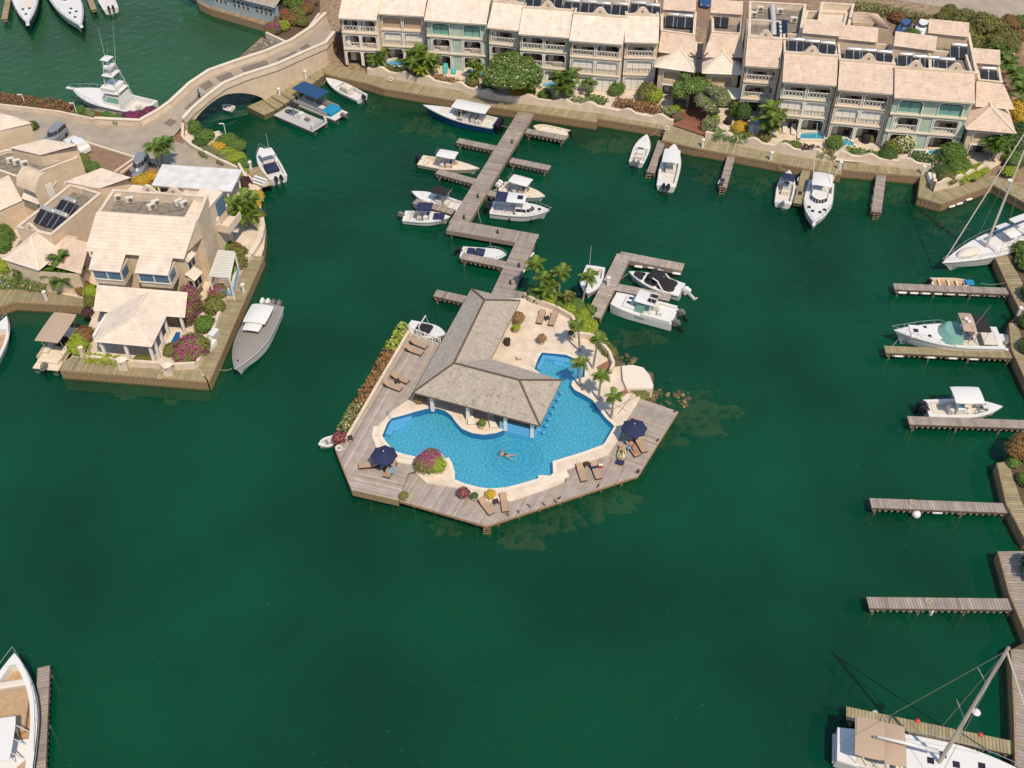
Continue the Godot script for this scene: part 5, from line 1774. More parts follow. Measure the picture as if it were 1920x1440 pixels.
# what fills an opening x0-x1, y0-y1 in a front wall at z = 0
func opening(o: Node, t: Transform3D, x0: float, x1: float, y0: float, y1: float, style: String, m: String) -> void:
	var mb := Mb.new().at(t)
	# frame with rounded upper corners
	for s in [[x0, 1.0], [x1, -1.0]]:
		mb.box(Vector3(s[0] + s[1] * 0.05, (y0 + y1) / 2, 0.04), Vector3(0.1, y1 - y0, 0.2))
		for k in 3:
			var w := [0.34, 0.2, 0.09][k] as float
			mb.box(Vector3(s[0] + s[1] * (0.1 + w / 2), y1 - 0.1 - 0.09 * k, 0.03), Vector3(w, 0.09, 0.1))
	mb.box(Vector3((x0 + x1) / 2, y1 - 0.03, 0.045), Vector3(x1 - x0 - 0.24, 0.1, 0.19))
	var f := part(mb, "arch_frame", "trim_white", o)
	var rail_h := 0.8
	if style == "shut":
		var n := maxi(2, int(round((x1 - x0) / 1.0)))
		for i in n:
			mb = Mb.new().at(t)
			var a := lerpf(x0 + 0.12, x1 - 0.12, float(i) / n)
			var b := lerpf(x0 + 0.12, x1 - 0.12, float(i + 1) / n)
			mb.box(Vector3((a + b) / 2, (y0 + y1) / 2, -0.2), Vector3(b - a - 0.04, y1 - y0, 0.06))
			for k in 6:
				mb.box(Vector3((a + b) / 2, lerpf(y0 + 0.15, y1 - 0.15, k / 5.0), -0.165), Vector3(b - a - 0.14, 0.1, 0.03))
			part(mb, "shutter", "trim_white", f)
		if y0 > 1:
			balustrade(f, t, x0 + 0.1, x1 - 0.1, y0, 0.0, rail_h, m)
	elif style == "tan":
		mb = Mb.new().at(t)
		mb.box(Vector3((x0 + x1) / 2, (y0 + y1) / 2, -0.25), Vector3(x1 - x0 - 0.24, y1 - y0, 0.06))
		part(mb, "blind", "canvas_tan", f)
	elif style == "glass":
		for i in 2:
			mb = Mb.new().at(t)
			var a := lerpf(x0 + 0.12, x1 - 0.12, i / 2.0)
			var b := lerpf(x0 + 0.12, x1 - 0.12, (i + 1) / 2.0)
			mb.box(Vector3((a + b) / 2, (y0 + y1) / 2 - 0.2, -0.2), Vector3(b - a - 0.06, y1 - y0 - 0.4, 0.05))
			part(mb, "window_pane", "tint_glass", f)
	else:
		# deep loggia: back wall with doors, and a rail
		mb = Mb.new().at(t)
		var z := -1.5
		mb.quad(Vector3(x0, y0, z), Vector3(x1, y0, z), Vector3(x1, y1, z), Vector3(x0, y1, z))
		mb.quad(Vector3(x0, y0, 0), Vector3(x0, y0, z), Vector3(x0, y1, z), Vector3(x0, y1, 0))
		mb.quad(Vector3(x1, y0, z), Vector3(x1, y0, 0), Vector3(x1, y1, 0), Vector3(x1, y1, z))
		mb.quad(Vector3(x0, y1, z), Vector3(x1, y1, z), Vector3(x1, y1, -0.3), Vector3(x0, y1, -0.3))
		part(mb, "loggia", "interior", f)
		var n := maxi(1, int((x1 - x0) / 1.1))
		for i in n:
			mb = Mb.new().at(t)
			mb.box(Vector3(lerpf(x0, x1, (i + 0.5) / n), y0 + 0.95, z + 0.05), Vector3(0.75, 1.9, 0.06))
			part(mb, "glazed_door", "dark_glass" if i % 2 else "trim_white", f)
		if y0 > 1:
			var pick := rng.randi() % 4
			mb = Mb.new().at(t)
			if pick == 0:
				mb.box(Vector3(x0 + 0.4, (y0 + y1) / 2, -0.5), Vector3(0.55, y1 - y0, 0.1))
				part(mb, "curtain", "trim_white", f)
			elif pick == 1:
				mb.box(Vector3(lerpf(x0, x1, 0.6), y0 + 0.35, -0.8), Vector3(1.3, 0.6, 0.6))
				part(mb, "sofa", "lounger_tan", f)
			elif pick == 2:
				mb.box(Vector3((x0 + x1) / 2, y1 - 0.3, -0.25), Vector3(x1 - x0 - 0.2, 0.6, 0.05))
				part(mb, "blind", "canvas_tan", f)
			balustrade(f, t, x0 + 0.1, x1 - 0.1, y0, 0.0, rail_h, "trim_white")
		elif style == "curtain":
			for s in [x0 + 0.35, x1 - 0.35]:
				mb = Mb.new().at(t)
				mb.box(Vector3(s, (y0 + y1) / 2, -0.3), Vector3(0.5, y1 - y0, 0.12))
				part(mb, "curtain", "trim_white", f)

func house(label: String, ex: float, ey: float, fx: float, fy: float, m: String, bays: int, styles: Array, kind: int, wide := false, eave := 9.4, gables := 1) -> void:
	var e0 := P(ex, ey, eave)
	var e1 := P(fx, fy, eave)
	var u := (e1 - e0).normalized()
	var out := u.cross(Vector3.UP).normalized()
	var w := e0.distance_to(e1)
	var base := 1.6
	var g := e0 - out * 0.7
	g.y = base
	var o := thing("terrace_house", label, "house", g, atan2(-u.z, u.x))
	var t := Transform3D(Basis(u, Vector3.UP, out), g)
	var ev := eave - base
	var rise := 1.85
	var run := 4.0
	var depth := 9.5
	var lv := [0.0, 2.65, 5.2, ev - 0.25]
	var cut := [[0.05, 2.3], [2.8, 4.85], [5.4, 7.2]]
	# bay edges
	var xs := []
	var mar := 0.42 if not wide else 0.9
	var mid := 0.22 if not wide else 1.9
	var bw := (w - 2 * mar - mid * (bays - 1)) / bays
	for i in bays:
		xs.append([mar + i * (bw + mid), mar + i * (bw + mid) + bw])
	var wall := Mb.new().at(t)
	for k in 3:
		var y0: float = lv[k]
		var y1: float = lv[k + 1]
		var edges := [0.0]
		for b in xs:
			edges.append_array(b)
		edges.append(w)
		for i in range(0, edges.size(), 2):
			wall.box(Vector3((edges[i] + edges[i + 1]) / 2, (y0 + y1) / 2, -0.17), Vector3(edges[i + 1] - edges[i], y1 - y0, 0.34))
		for b in xs:
			wall.box(Vector3((b[0] + b[1]) / 2, (cut[k][1] + y1) / 2, -0.175), Vector3(b[1] - b[0], y1 - cut[k][1], 0.33))
			if cut[k][0] - y0 > 0.06:
				wall.box(Vector3((b[0] + b[1]) / 2, (cut[k][0] + y0) / 2, -0.175), Vector3(b[1] - b[0], cut[k][0] - y0, 0.33))
			opening(o, t, b[0], b[1], cut[k][0], cut[k][1], styles[k], "trim_white" if k != 1 else "trim_cream")
	part(wall, "front_wall", m, o)
	# side, back and inner walls
	var side := Mb.new().at(t)
	for x in [0.0, w]:
		side.quad(Vector3(x, 0, -0.34), Vector3(x, 0, -depth), Vector3(x, 9.0, -depth), Vector3(x, 9.0, -run + 0.5))
		side.quad(Vector3(x, 0, -0.34), Vector3(x, 9.0, -run + 0.5), Vector3(x, ev + 0.45, -0.7), Vector3(x, ev - 0.25, -0.34))
	side.quad(Vector3(0, 0, -depth), Vector3(w, 0, -depth), Vector3(w, 9.2, -depth), Vector3(0, 9.2, -depth))
	side.quad(Vector3(0, 0, -1.6), Vector3(w, 0, -1.6), Vector3(w, ev, -1.6), Vector3(0, ev, -1.6))
	part(side, "side_wall", "stucco", o)
	for y in [2.65, 5.2]:
		var c := Mb.new().at(t)
		c.box(Vector3(w / 2, y, 0.02), Vector3(w - 0.3, 0.2, 0.5))
		part(c, "cornice", "trim_cream", o)
		var s := Mb.new().at(t)
		s.box(Vector3(w / 2, y - 0.05, -0.95), Vector3(w - 0.04, 0.14, 1.2))
		part(s, "floor_slab", "patio", o)
	for b in xs:
		for x in b:
			var c := Mb.new().at(t)
			var px: float = x + (-0.16 if x == b[0] else 0.16)
			c.box(Vector3(px, 3.9, 0.06), Vector3(0.16, 2.3, 0.12))
			c.box(Vector3(px, 1.3, 0.06), Vector3(0.16, 2.45, 0.12))
			part(c, "pilaster", "trim_white", o)
	var r0 := t * Vector3(0, ev + rise, -run + 0.7)
	var r1 := t * Vector3(w, ev + rise, -run + 0.7)
	slope(o, e0, e1, r0, r1, kind)
	var mb := Mb.new().at(t)
	mb.box(Vector3(w / 2, ev - 0.1, 0.62), Vector3(w, 0.14, 0.1))
	part(mb, "gutter", "trim_cream", o)
	mb = Mb.new().at(t)
	mb.quad(Vector3(0, ev - 0.06, 0.66), Vector3(w, ev - 0.06, 0.66), Vector3(w, ev - 0.1, -0.1), Vector3(0, ev - 0.1, -0.1))
	part(mb, "soffit", "timber", o)
	# parapet along the top of the tiles, with gables, and the flat roof behind
	mb = Mb.new().at(t)
	mb.box(Vector3(w / 2, ev + rise + 0.05, -run + 0.55), Vector3(w, 0.5, 0.3))
	for x in [0.14, w - 0.14]:
		mb.box(Vector3(x, 9.15, (-run - depth) / 2), Vector3(0.28, 0.7, depth - run))
	mb.box(Vector3(w / 2, 9.15, -depth + 0.1), Vector3(w - 0.56, 0.7, 0.28))
	part(mb, "parapet", "stucco_pale", o)
	for i in gables:
		hole_gable(o, t, w * (i + 0.5) / gables, ev + rise + 0.3, -run + 0.7)
	mb = Mb.new().at(t)
	mb.quad(Vector3(0, 8.85, -run + 0.5), Vector3(w, 8.85, -run + 0.5), Vector3(w, 8.85, -depth), Vector3(0, 8.85, -depth))
	part(mb, "flat_roof", "flat_roof", o)
	mb = Mb.new().at(t)
	mb.tube([Vector3(0.1, 0, 0.08), Vector3(0.1, ev - 0.2, 0.1)], 0.06, 0.06, 6)
	part(mb, "downpipe", "timber_dark", o)

func gate_house(label: String, ex: float, ey: float, fx: float, fy: float, open: bool, depth := 5.5, eave := 6.3, kind := 0, called := "gate_house") -> Node3D:
	var e0 := P(ex, ey, eave)
	var e1 := P(fx, fy, eave)
	var u := (e1 - e0).normalized()
	var out := u.cross(Vector3.UP).normalized()
	var w := e0.distance_to(e1) - 1.2
	var g := e0 - out * 0.7 + u * 0.6
	g.y = 1.6
	var o := thing(called, label, "house", g, atan2(-u.z, u.x))
	var t := Transform3D(Basis(u, Vector3.UP, out), g)
	var ev := eave - 1.6
	hip(o, e0, e1, depth, 1.7, kind)
	var wall := Mb.new().at(t)
	for k in [[0.0, 2.4, 0.05, 2.0], [2.4, ev - 0.05, 2.7, ev - 0.55]]:
		for s in [[0.0, 0.7], [w - 0.7, w]]:
			wall.box(Vector3((s[0] + s[1]) / 2, (k[0] + k[1]) / 2, -0.17), Vector3(s[1] - s[0], k[1] - k[0], 0.34))
		wall.box(Vector3(w / 2, (k[3] + k[1]) / 2, -0.175), Vector3(w - 1.4, k[1] - k[3], 0.33))
		if k[2] - k[0] > 0.06:
			wall.box(Vector3(w / 2, (k[0] + k[2]) / 2, -0.175), Vector3(w - 1.4, k[2] - k[0], 0.33))
		opening(o, t, 0.7, w - 0.7, k[2], k[3], "tan" if k[0] > 1 else ("open" if open else "shut"), "trim_white")
	for x in [0.0, w]:
		wall.box(Vector3(clampf(x, 0.12, w - 0.12), ev / 2, -depth / 2 - 0.1), Vector3(0.24, ev, depth - 1.2))
	wall.box(Vector3(w / 2, ev / 2, -depth + 0.9), Vector3(w - 0.5, ev, 0.24))
	part(wall, "wall", "stucco", o)
	return o

func terrace_row() -> void:
	house("cream terrace house with white shutters next to the bridge-end pavilion", 708, 26, 795, 31, "stucco", 2, ["open", "shut", "tan"], 0, false, 9.4, 1)
	house("pale green terrace house with wide piers and two turquoise loungers in front", 795, 38, 912, 46, "stucco_green", 2, ["open", "open", "glass"], 0, true, 9.4, 2)
	house("narrow cream terrace house behind the white-flowering tree", 913, 52, 972, 58, "stucco", 1, ["open", "open", "open"], 0)
	house("pale green terrace house with white curtains on its ground floor", 972, 64, 1067, 71, "stucco_green", 2, ["curtain", "open", "open"], 0)
	house("tan terrace house with closed white shutters on two floors", 1067, 76, 1168, 84, "stucco", 2, ["shut", "shut", "open"], 0)
	house("narrow cream terrace house with white shutters beside the gate buildings", 1171, 79, 1235, 81, "stucco", 1, ["shut", "shut", "open"], 0)
	house("narrow tan-roofed terrace house with open loggia beyond the brick path", 1397, 123, 1464, 128, "stucco", 1, ["open", "open", "open"], 2)
	house("pale green terrace house with shuttered loggias above a corner-cut pool", 1467, 153, 1569, 161, "stucco_green", 2, ["open", "shut", "open"], 2)
	house("tan terrace house with shuttered balconies and black barbecue in its garden", 1571, 168, 1677, 177, "stucco", 2, ["open", "shut", "open"], 2)
	house("wide pale green terrace house with open balconies at the end of the row", 1677, 183, 1828, 194, "stucco_green", 2, ["open", "open", "glass"], 2, true, 9.4, 2)
	var gh := gate_house("gate building with tiled hip roof left of the dark alley", 1226, 126, 1307, 137, true, 8.5)
	gate_house("gate building with tiled hip roof and white awning right of the dark alley", 1316, 138, 1394, 141, true, 8.5)
	gate_house("end pavilion with tiled hip roof at the far end of the terrace row", 1811, 243, 1905, 251, true, 8.5, 6.0, 2, "end_pavilion")
	# balconied pavilion by the bridge
	house("white balconied corner house at the bridge end beside the magenta climber", 634, 34, 706, 38, "stucco_pale", 2, ["open", "open", "open"], 0, false, 9.2, 0)
	var gr := thing("gate_roof", "upper tiled roof slope behind the left gate building", "roof", P(1270, 100, 1.2))
	slope(gr, P(1234, 98, 7.4), P(1306, 106, 7.4), P(1240, 58, 9.3), P(1303, 67, 9.3), 2)
	gr = thing("gate_roof", "upper tiled roof slope behind the right gate building", "roof", P(1355, 104, 1.2))
	slope(gr, P(1318, 108, 7.4), P(1393, 108, 7.4), P(1334, 61, 9.3), P(1391, 65, 9.3), 2)
	gr = thing("end_roof", "upper tiled roof slope stepping up behind the end pavilion", "roof", P(1860, 190, 1.2))
	slope(gr, P(1829, 200, 7.4), P(1903, 206, 7.0), P(1831, 152, 9.4), P(1882, 158, 9.4), 2)
	# white awning
	var aw := thing("awning", "white retractable awning over the terrace of the gate building", "awning", P(1360, 185, 3.9))
	var mb := Mb.new()
	var q := [P(1333, 161, 4.3), P(1389, 165, 4.3), P(1386, 186, 3.7), P(1330, 183, 3.7)]
	mb.quad(q[3], q[2], q[1], q[0])
	mb.bar(q[3], q[2], 0.08, 0.16)
	part(mb, "cloth", "lounger_white", aw)
	mb = Mb.new()
	for k in [0, 1]:
		mb.bar(q[k] - Vector3(0, 0.1, 0), q[3 - k] - Vector3(0, 0.1, 0), 0.06, 0.06)
	part(mb, "arms", "steel", aw)
	# black bar painting the deep shade between the gate roofs, with gutter brackets
	var sl := thing("roof_gap_shade", "black cross-shaped bar standing for the shade in the gap between the two gate roofs", "drain", P(1311, 137, 6.2))
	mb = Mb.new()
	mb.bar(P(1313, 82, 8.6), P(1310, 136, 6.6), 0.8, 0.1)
	part(mb, "channel", "rubber", sl)  # near-black colour stands in for the shade of the open gap
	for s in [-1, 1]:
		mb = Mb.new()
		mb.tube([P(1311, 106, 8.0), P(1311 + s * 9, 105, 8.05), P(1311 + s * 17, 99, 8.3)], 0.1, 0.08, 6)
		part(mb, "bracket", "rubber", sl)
	# dark iron gate in the alley
	var ga := thing("alley_gate", "dark arched gate at the head of the brick path", "gate", P(1309, 190, 1.6))
	mb = Mb.new()
	for i in 9:
		var p := P(1297, 190, 1.6).lerp(P(1322, 193, 1.6), i / 8.0)
		mb.bar(p, p + Vector3(0, 2.4 + 0.6 * sin(PI * i / 8.0), 0), 0.08, 0.08)
	mb.bar(P(1297, 190, 3.0), P(1322, 193, 3.0), 0.08, 0.1)
	part(mb, "bars", "timber_dark", ga)
	# blocks behind the gate buildings, and behind the eastern houses
	for k in [["rear block with sunken roof yard left of the alley", [1239, 57, 1303, 66, 1306, 22, 1240, 14], 9.4], ["rear block with sunken roof yard right of the alley", [1335, 60, 1391, 64, 1394, 26, 1334, 20], 9.4],
			["rear block with silver duct and slanted solar panels", [1403, 66, 1500, 76, 1512, 8, 1405, 2], 11.3], ["rear roof yard holding a bank of water heaters behind the tan house", [1500, 60, 1580, 66, 1590, 24, 1512, 20], 11.2],
			["plain tan flat-roofed rear block next to the curved tile roof", [1532, 46, 1592, 52, 1602, 8, 1540, 4], 11.8], ["rear roof yard with walls stepping round the water tanks", [1742, 128, 1834, 138, 1818, 62, 1740, 54], 11.4], ["small rear roof yard beside the tall palms", [1834, 150, 1880, 155, 1872, 118, 1828, 112], 9.5]]:
		var o := thing("rear_block", k[0], "building", P(k[1][0], k[1][1], 1.2))
		block(o, Q(k[1], k[2]), 1.2, 0.9, "stucco", "flat_roof" if not k[0].begins_with("plain") else "patio")
	for k in [["tiled lean-to roof over a row of white air conditioners", 1505, 62, 1578, 69, 12.2], ["second tiled lean-to roof with four air conditioners under it", 1572, 73, 1645, 80, 12.0], ["tiled lean-to roof between the heater bank and the walled roof yard", 1675, 86, 1754, 96, 12.0], ["tiled coping roof at the back of the walled roof yard", 1740, 62, 1816, 70, 12.4], ["tiled lean-to at the back of the alley's right block", 1332, 24, 1392, 28, 10.2], ["tiled lean-to at the back of the alley's left block", 1243, 18, 1304, 22, 10.2], ["tiled lean-to above the small yard by the palms", 1826, 118, 1876, 122, 10.4]]:
		var o := thing("lean_to", k[0], "building", P(k[1], k[2], 1.2))
		var a := P(k[1], k[2], k[5])
		var b := P(k[3], k[4], k[5])
		var bk := (b - a).cross(Vector3.UP).normalized() * -2.4
		slope(o, a, b, a + bk + Vector3(0, 0.9, 0), b + bk + Vector3(0, 0.9, 0), 2)
		var w := Mb.new()
		w.wall([a - bk * -0.12, b - bk * -0.12, b + bk, a + bk], 1.2, k[5] - 0.02)
		part(w, "wall", "stucco", o)
	var cr := thing("curved_roof_block", "curved tiled roof wrapping a small courtyard behind the row", "building", P(1640, 60, 1.2))
	slope(cr, P(1598, 42, 11.6), P(1640, 44, 11.2), P(1600, 22, 13.0), P(1622, 22, 13.0), 2)
	slope(cr, P(1640, 44, 11.2), P(1668, 52, 11.0), P(1622, 22, 13.0), P(1645, 26, 12.6), 2)
	mb = Mb.new()
	mb.wall([P(1600, 44, 11.2), P(1640, 46, 11.2), P(1668, 54, 11.0), P(1648, 26, 11.0), P(1602, 24, 11.0)], 1.2, 10.9)
	part(mb, "wall", "stucco", cr)
	# garden terraces, paths, walls and pools
	sheet("garden_terrace", [690, 134, 862, 170, 1005, 194, 1125, 209, 1248, 230, 1262, 200, 1262, 160, 960, 100, 690, 100], 1.6, "patio")
	sheet("garden_terrace", [1322, 254, 1440, 280, 1560, 300, 1640, 306, 1742, 318, 1800, 322, 1850, 322, 1905, 290, 1905, 250, 1400, 190, 1330, 190], 1.6, "patio")
	var path := Q([1262, 236, 1322, 256, 1334, 200, 1296, 195], 1.5)
	var walk := thing("brick_path", "red brick path leading up to the alley between gate buildings", "path", P(1300, 225, 1.4))
	walk.set_meta("kind", "structure")
	mb = Mb.new()
	planks(path, 1.625, path[1] - path[0], 0.4, Color(0.9, 0.85, 0.8), mb)
	part(mb, "bricks", "red_brick", walk, false, "stuff")
	mb = Mb.new()
	mb.flat(path, 1.61)
	part(mb, "bed", "brown_paving", walk)
	wavy_wall("long cream garden wall with curved humps along the western boardwalk", Q(GARDEN_WALL, 1.3), 0.95, 0.45, [0.05, 0.13, 0.21, 0.32, 0.42, 0.55, 0.66, 0.74, 0.86, 0.96])
	wavy_wall("long cream garden wall with curved humps along the eastern boardwalk", Q(GARDEN_WALL_EAST, 1.3), 0.95, 0.45, [0.1, 0.22, 0.36, 0.5, 0.62, 0.74, 0.9])
	wavy_wall("cream garden wall with humps on the angled quay corner", Q([1748, 322, 1748, 358, 1790, 348, 1850, 322], 1.3), 0.95, 0.4, [0.3, 0.45, 0.6, 0.75, 0.9])
	for k in [[[722, 117, 740, 110, 757, 114, 754, 123, 726, 125], "round-ended plunge pool with pale water below the shuttered cream house"], [[875, 130, 908, 130, 912, 140, 874, 141], "plunge pool in front of wide-piered green house"], [[1018, 154, 1042, 152, 1042, 164, 1016, 163], "plunge pool half hidden behind the bushy palm"], [[1418, 222, 1436, 218, 1438, 230, 1420, 231], "plunge pool behind the garden palm clump"],
			[[1504, 248, 1542, 247, 1546, 261, 1500, 260, 1500, 254], "corner-cut plunge pool with bright water under shuttered green house"], [[1558, 262, 1585, 259, 1601, 268, 1600, 274, 1558, 270], "plunge pool beside the black barbecue"], [[1742, 280, 1770, 279, 1772, 291, 1740, 288], "plunge pool in front of the wide end house"], [[1706, 281, 1736, 283, 1734, 288, 1708, 286], "narrow pale plunge pool beside the wide end house"]]:
		var pp := Q(k[0], 1.85)
		var o := thing("plunge_pool", k[1], "pool", pp[0] - Vector3(0, 0.25, 0))
		mb = Mb.new()
		var ou := grow(pp, 0.35)
		mb.wall(ou, 1.55, 1.9)
		for i in pp.size():
			var a: Vector3 = pp[i]
			var b: Vector3 = pp[(i + 1) % pp.size()]
			var s := (b - a).cross(Vector3.UP).normalized() * 0.35
			var mid := (a + b) * 0.5 + s
			if Geometry2D.is_point_in_polygon(Vector2(mid.x, mid.z), pts2(pp)):
				s = -s
			var up := Vector3(0, 0.055 + 0.004 * (i % 3), 0)
			mb.quad(a + up, b + up, b + s + up, a + s + up)
			mb.quad(Vector3(a.x, 1.62, a.z), Vector3(b.x, 1.62, b.z), b + Vector3(0, 0.06, 0), a + Vector3(0, 0.06, 0))
		part(mb, "coping", "coping", o)
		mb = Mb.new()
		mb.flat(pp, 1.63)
		part(mb, "basin", "pool_tile_caustics" if not k[1].contains("pale") else "pool_step", o)
		mb = Mb.new()
		mb.planar = true
		mb.flat(pp, 1.8)
		part(mb, "water", "pool_water", o)
	rooftop()
	harbour()

func heater(p: Vector3, turn: float, label: String, group: String) -> void:
	var o := thing("solar_water_heater", label, "water heater", p, turn, group)
	var mb := Mb.new(true)
	for s in [-1, 1]:
		mb = Mb.new(true)
		var b := Basis(Vector3(1, 0, 0), 0.45)
		mb.box(Vector3(s * 0.58, 0.55, 0.35), Vector3(1.08, 0.08, 1.7), b)
		var pn := part(mb, "collector", "panel_glass", o)
		mb = Mb.new(true)
		for e in [[-0.55, 0.0, 0.05, 1.74], [0.55, 0.0, 0.05, 1.74]]:
			mb.box(Vector3(s * 0.58, 0.55, 0.35) + b * Vector3(e[0], 0.02, 0), Vector3(e[2], 0.1, e[3]), b)
		part(mb, "frame", "steel", pn)
	mb = Mb.new(true)
	mb.at(Transform3D(Basis(Vector3(0, 0, 1), PI / 2), Vector3(0, 1.15, -0.65)))
	mb.lathe(Vector3.ZERO, [Vector2(0, -1.05), Vector2(0.26, -1.02), Vector2(0.3, -0.9), Vector2(0.3, 0.9), Vector2(0.26, 1.02), Vector2(0, 1.05)], 12)
	part(mb, "tank", "tank_steel", o, true)
	mb = Mb.new(true)
	for s in [-0.8, 0.8]:
		mb.bar(Vector3(s, 0, -0.65), Vector3(s, 1.0, -0.65), 0.06, 0.06)
		mb.bar(Vector3(s, 0, 1.0), Vector3(s, 0.2, 1.0), 0.06, 0.06)
	part(mb, "stand", "motor_grey", o)

func aircon(p: Vector3, turn: float, label: String, group: String) -> void:
	var o := thing("air_conditioner", label, "air conditioner", p, turn, group)
	bx(o, "casing", "ac_white", 0, 0.08, 0, 0.95, 0.75, 0.42, 0.0, 0.08)
	var mb := Mb.new(true)
	mb.at(Transform3D(Basis(Vector3(1, 0, 0), PI / 2), Vector3(0.12, 0.45, 0.215)))
	mb.lathe(Vector3.ZERO, [Vector2(0.28, 0), Vector2(0.28, 0.02), Vector2(0.2, 0.03), Vector2(0, 0.02)], 10)
	part(mb, "fan_grille", "motor_grey", o)

func rooftop() -> void:
	var y := 10.48
	for k in [[1000, 12], [1040, 8], [1072, 20], [1104, 22], [1130, 25], [1162, 26], [1196, 24], [1222, 28]]:
		heater(P(k[0], k[1], y), -0.15, "solar water heater with silver tank on the western terrace roofs", "solar heaters on the western roofs")
	for k in [[1492, 94], [1520, 97], [1549, 100], [1598, 112], [1626, 114], [1655, 117], [1697, 122], [1722, 126], [1748, 128], [1772, 131]]:
		heater(P(k[0], k[1], y), -0.15, "solar water heater with silver tank on the eastern terrace roofs", "solar heaters on the eastern roofs")
	for k in [[1262, 46], [1284, 48], [1350, 46]]:
		heater(P(k[0], k[1], 8.6), -0.15, "solar water heater in the sunken roof yards beside the alley", "solar heaters beside the alley")
	heater(P(1795, 104, 10.6), -0.15, "solar water heater alone in the walled roof yard", "")
	heater(P(1850, 148, 8.7), -0.15, "solar water heater in the small yard by the palms", "")
	for k in [[1516, 71], [1533, 73], [1555, 73], [1583, 82], [1602, 83], [1616, 84], [1634, 85]]:
		aircon(P(k[0], k[1], y + 0.1), -0.15, "white air conditioner under the tiled lean-to roofs", "air conditioners under the lean-to roofs")
	for k in [[1258, 30], [1280, 31], [1362, 32], [1424, 22], [1461, 26], [1412, 32], [1487, 42]]:
		aircon(P(k[0], k[1], 9.0 if k[0] < 1400 else 10.5), -0.15, "white air conditioner on the roof yards around the alley", "air conditioners round the alley")
	for k in [[1757, 78], [1768, 80], [1690, 102], [1736, 106], [1840, 124], [1856, 126]]:
		aircon(P(k[0], k[1], 10.6 if k[0] < 1800 else 8.8), -0.15, "white air conditioner near the walled roof yard", "air conditioners near the walled yard")
	# slanted panels and duct on the block with the silver duct
	for i in 4:
		var o := thing("slanted_collector", "slanted blue-black solar panel in the bank beside silver duct", "solar panel", P(1462, 48 + i * 8, 10.5), -0.15, "panel bank beside the duct")
		var mb := Mb.new(true)
		mb.box(Vector3(0, 0.45, 0), Vector3(1.9, 0.06, 0.95), Basis(Vector3(1, 0, 0), 0.4))
		part(mb, "glass", "hull_navy", o)
		mb = Mb.new(true)
		for s in [-0.9, 0.9]:
			mb.bar(Vector3(s, 0, -0.3), Vector3(s, 0.6, -0.3), 0.05, 0.05)
			mb.bar(Vector3(s, 0, 0.4), Vector3(s, 0.26, 0.4), 0.05, 0.05)
		part(mb, "stand", "motor_grey", o)
	var du := thing("roof_duct", "thick grey duct running across the flat roof", "duct", P(1450, 60, 10.5))
	var mb := Mb.new()
	mb.tube([P(1448, 12, 10.9), P(1450, 36, 10.9), P(1451, 66, 10.9)], 0.38, 0.38, 10)
	part(mb, "pipe", "gelcoat_grey", du, true)
	mb = Mb.new()
	for yy in [24, 45, 60]:
		mb.box(P(1450, yy, 10.65), Vector3(0.9, 0.4, 0.15))
	part(mb, "saddle", "motor_grey", du)

func harbour() -> void:
	# long shingled harbour building and the low shingle roof beside the bridge
	var o := thing("harbour_building", "long pale blue harbour building with shingle roof and white windows", "building", P(440, 30, 1.2))
	var a := P(330, -18, 1.2)
	var b := P(398, 13, 1.2)
	var c := P(524, 46, 1.2)
	for e in [[a, b], [b, c]]:
		var u: Vector3 = (e[1] - e[0]).normalized()
		var out := u.cross(Vector3.UP).normalized()
		var t := Transform3D(Basis(u, Vector3.UP, out), e[0])
		var w: float = e[0].distance_to(e[1])
		var mb := Mb.new().at(t)
		mb.box(Vector3(w / 2, 1.4, -0.15), Vector3(w, 2.8, 0.3))
		part(mb, "wall", "blue_wall", o)
		var n := int(w / 0.85)
		for i in n:
			if i % 5 == 4:
				continue
			mb = Mb.new().at(t)
			var x := (i + 0.5) * w / n
			mb.box(Vector3(x, 1.7, 0.02), Vector3(0.62, 1.3, 0.06))
			var f := part(mb, "window_frame", "trim_white", o)
			mb = Mb.new().at(t)
			for s in [-1, 1]:
				for k in [-1, 1]:
					mb.box(Vector3(x + s * 0.14, 1.7 + k * 0.3, 0.06), Vector3(0.22, 0.5, 0.02))
			part(mb, "panes", "dark_glass", f)
		var e0: Vector3 = e[0] + out * 0.5 + Vector3(0, 2.9, 0)
		var e1: Vector3 = e[1] + out * 0.5 + Vector3(0, 2.9, 0)
		mb = Mb.new()
		mb.tiles(e0, e1, e0 - out * 5.0 + Vector3(0, 2.2, 0), e1 - out * 5.0 + Vector3(0, 2.2, 0), 0.35, 0.3, SH_A, SH_B, SH_B, 0.05, 0.04, rng)
		part(mb, "roof_slope", "shingle", o)
	o = thing("shingle_shelter", "low weathered shingle roof running down to the water beside bridge", "roof", P(480, 95, 0.8))
	var q := [P(436, 116, 1.1), P(536, 88, 2.9), P(497, 72, 2.9), P(480, 110, 1.6)]
	var mb := Mb.new()
	mb.tiles(q[0], q[3], q[2], q[1], 0.3, 0.25, Color(0.24, 0.19, 0.15), Color(0.17, 0.135, 0.105), SH_A, 0.1, 0.04, rng)
	part(mb, "roof_slope", "shingle", o)
	mb = Mb.new()
	mb.wall([q[0], q[3], q[1], q[2]], -0.5, 1.0)
	part(mb, "base_wall", "stucco", o)
	# raised flower bed wall between harbour building and bridge
	wavy_wall("cream retaining wall of the flower bed beside the bridge ramp", Q([500, 68, 538, 86, 575, 66, 600, 32], 2.6), 0.7, 0.35, [])
	sheet("flower_bed", [500, 64, 538, 84, 574, 64, 600, 28, 600, -20, 520, 20], 2.5, "soil")

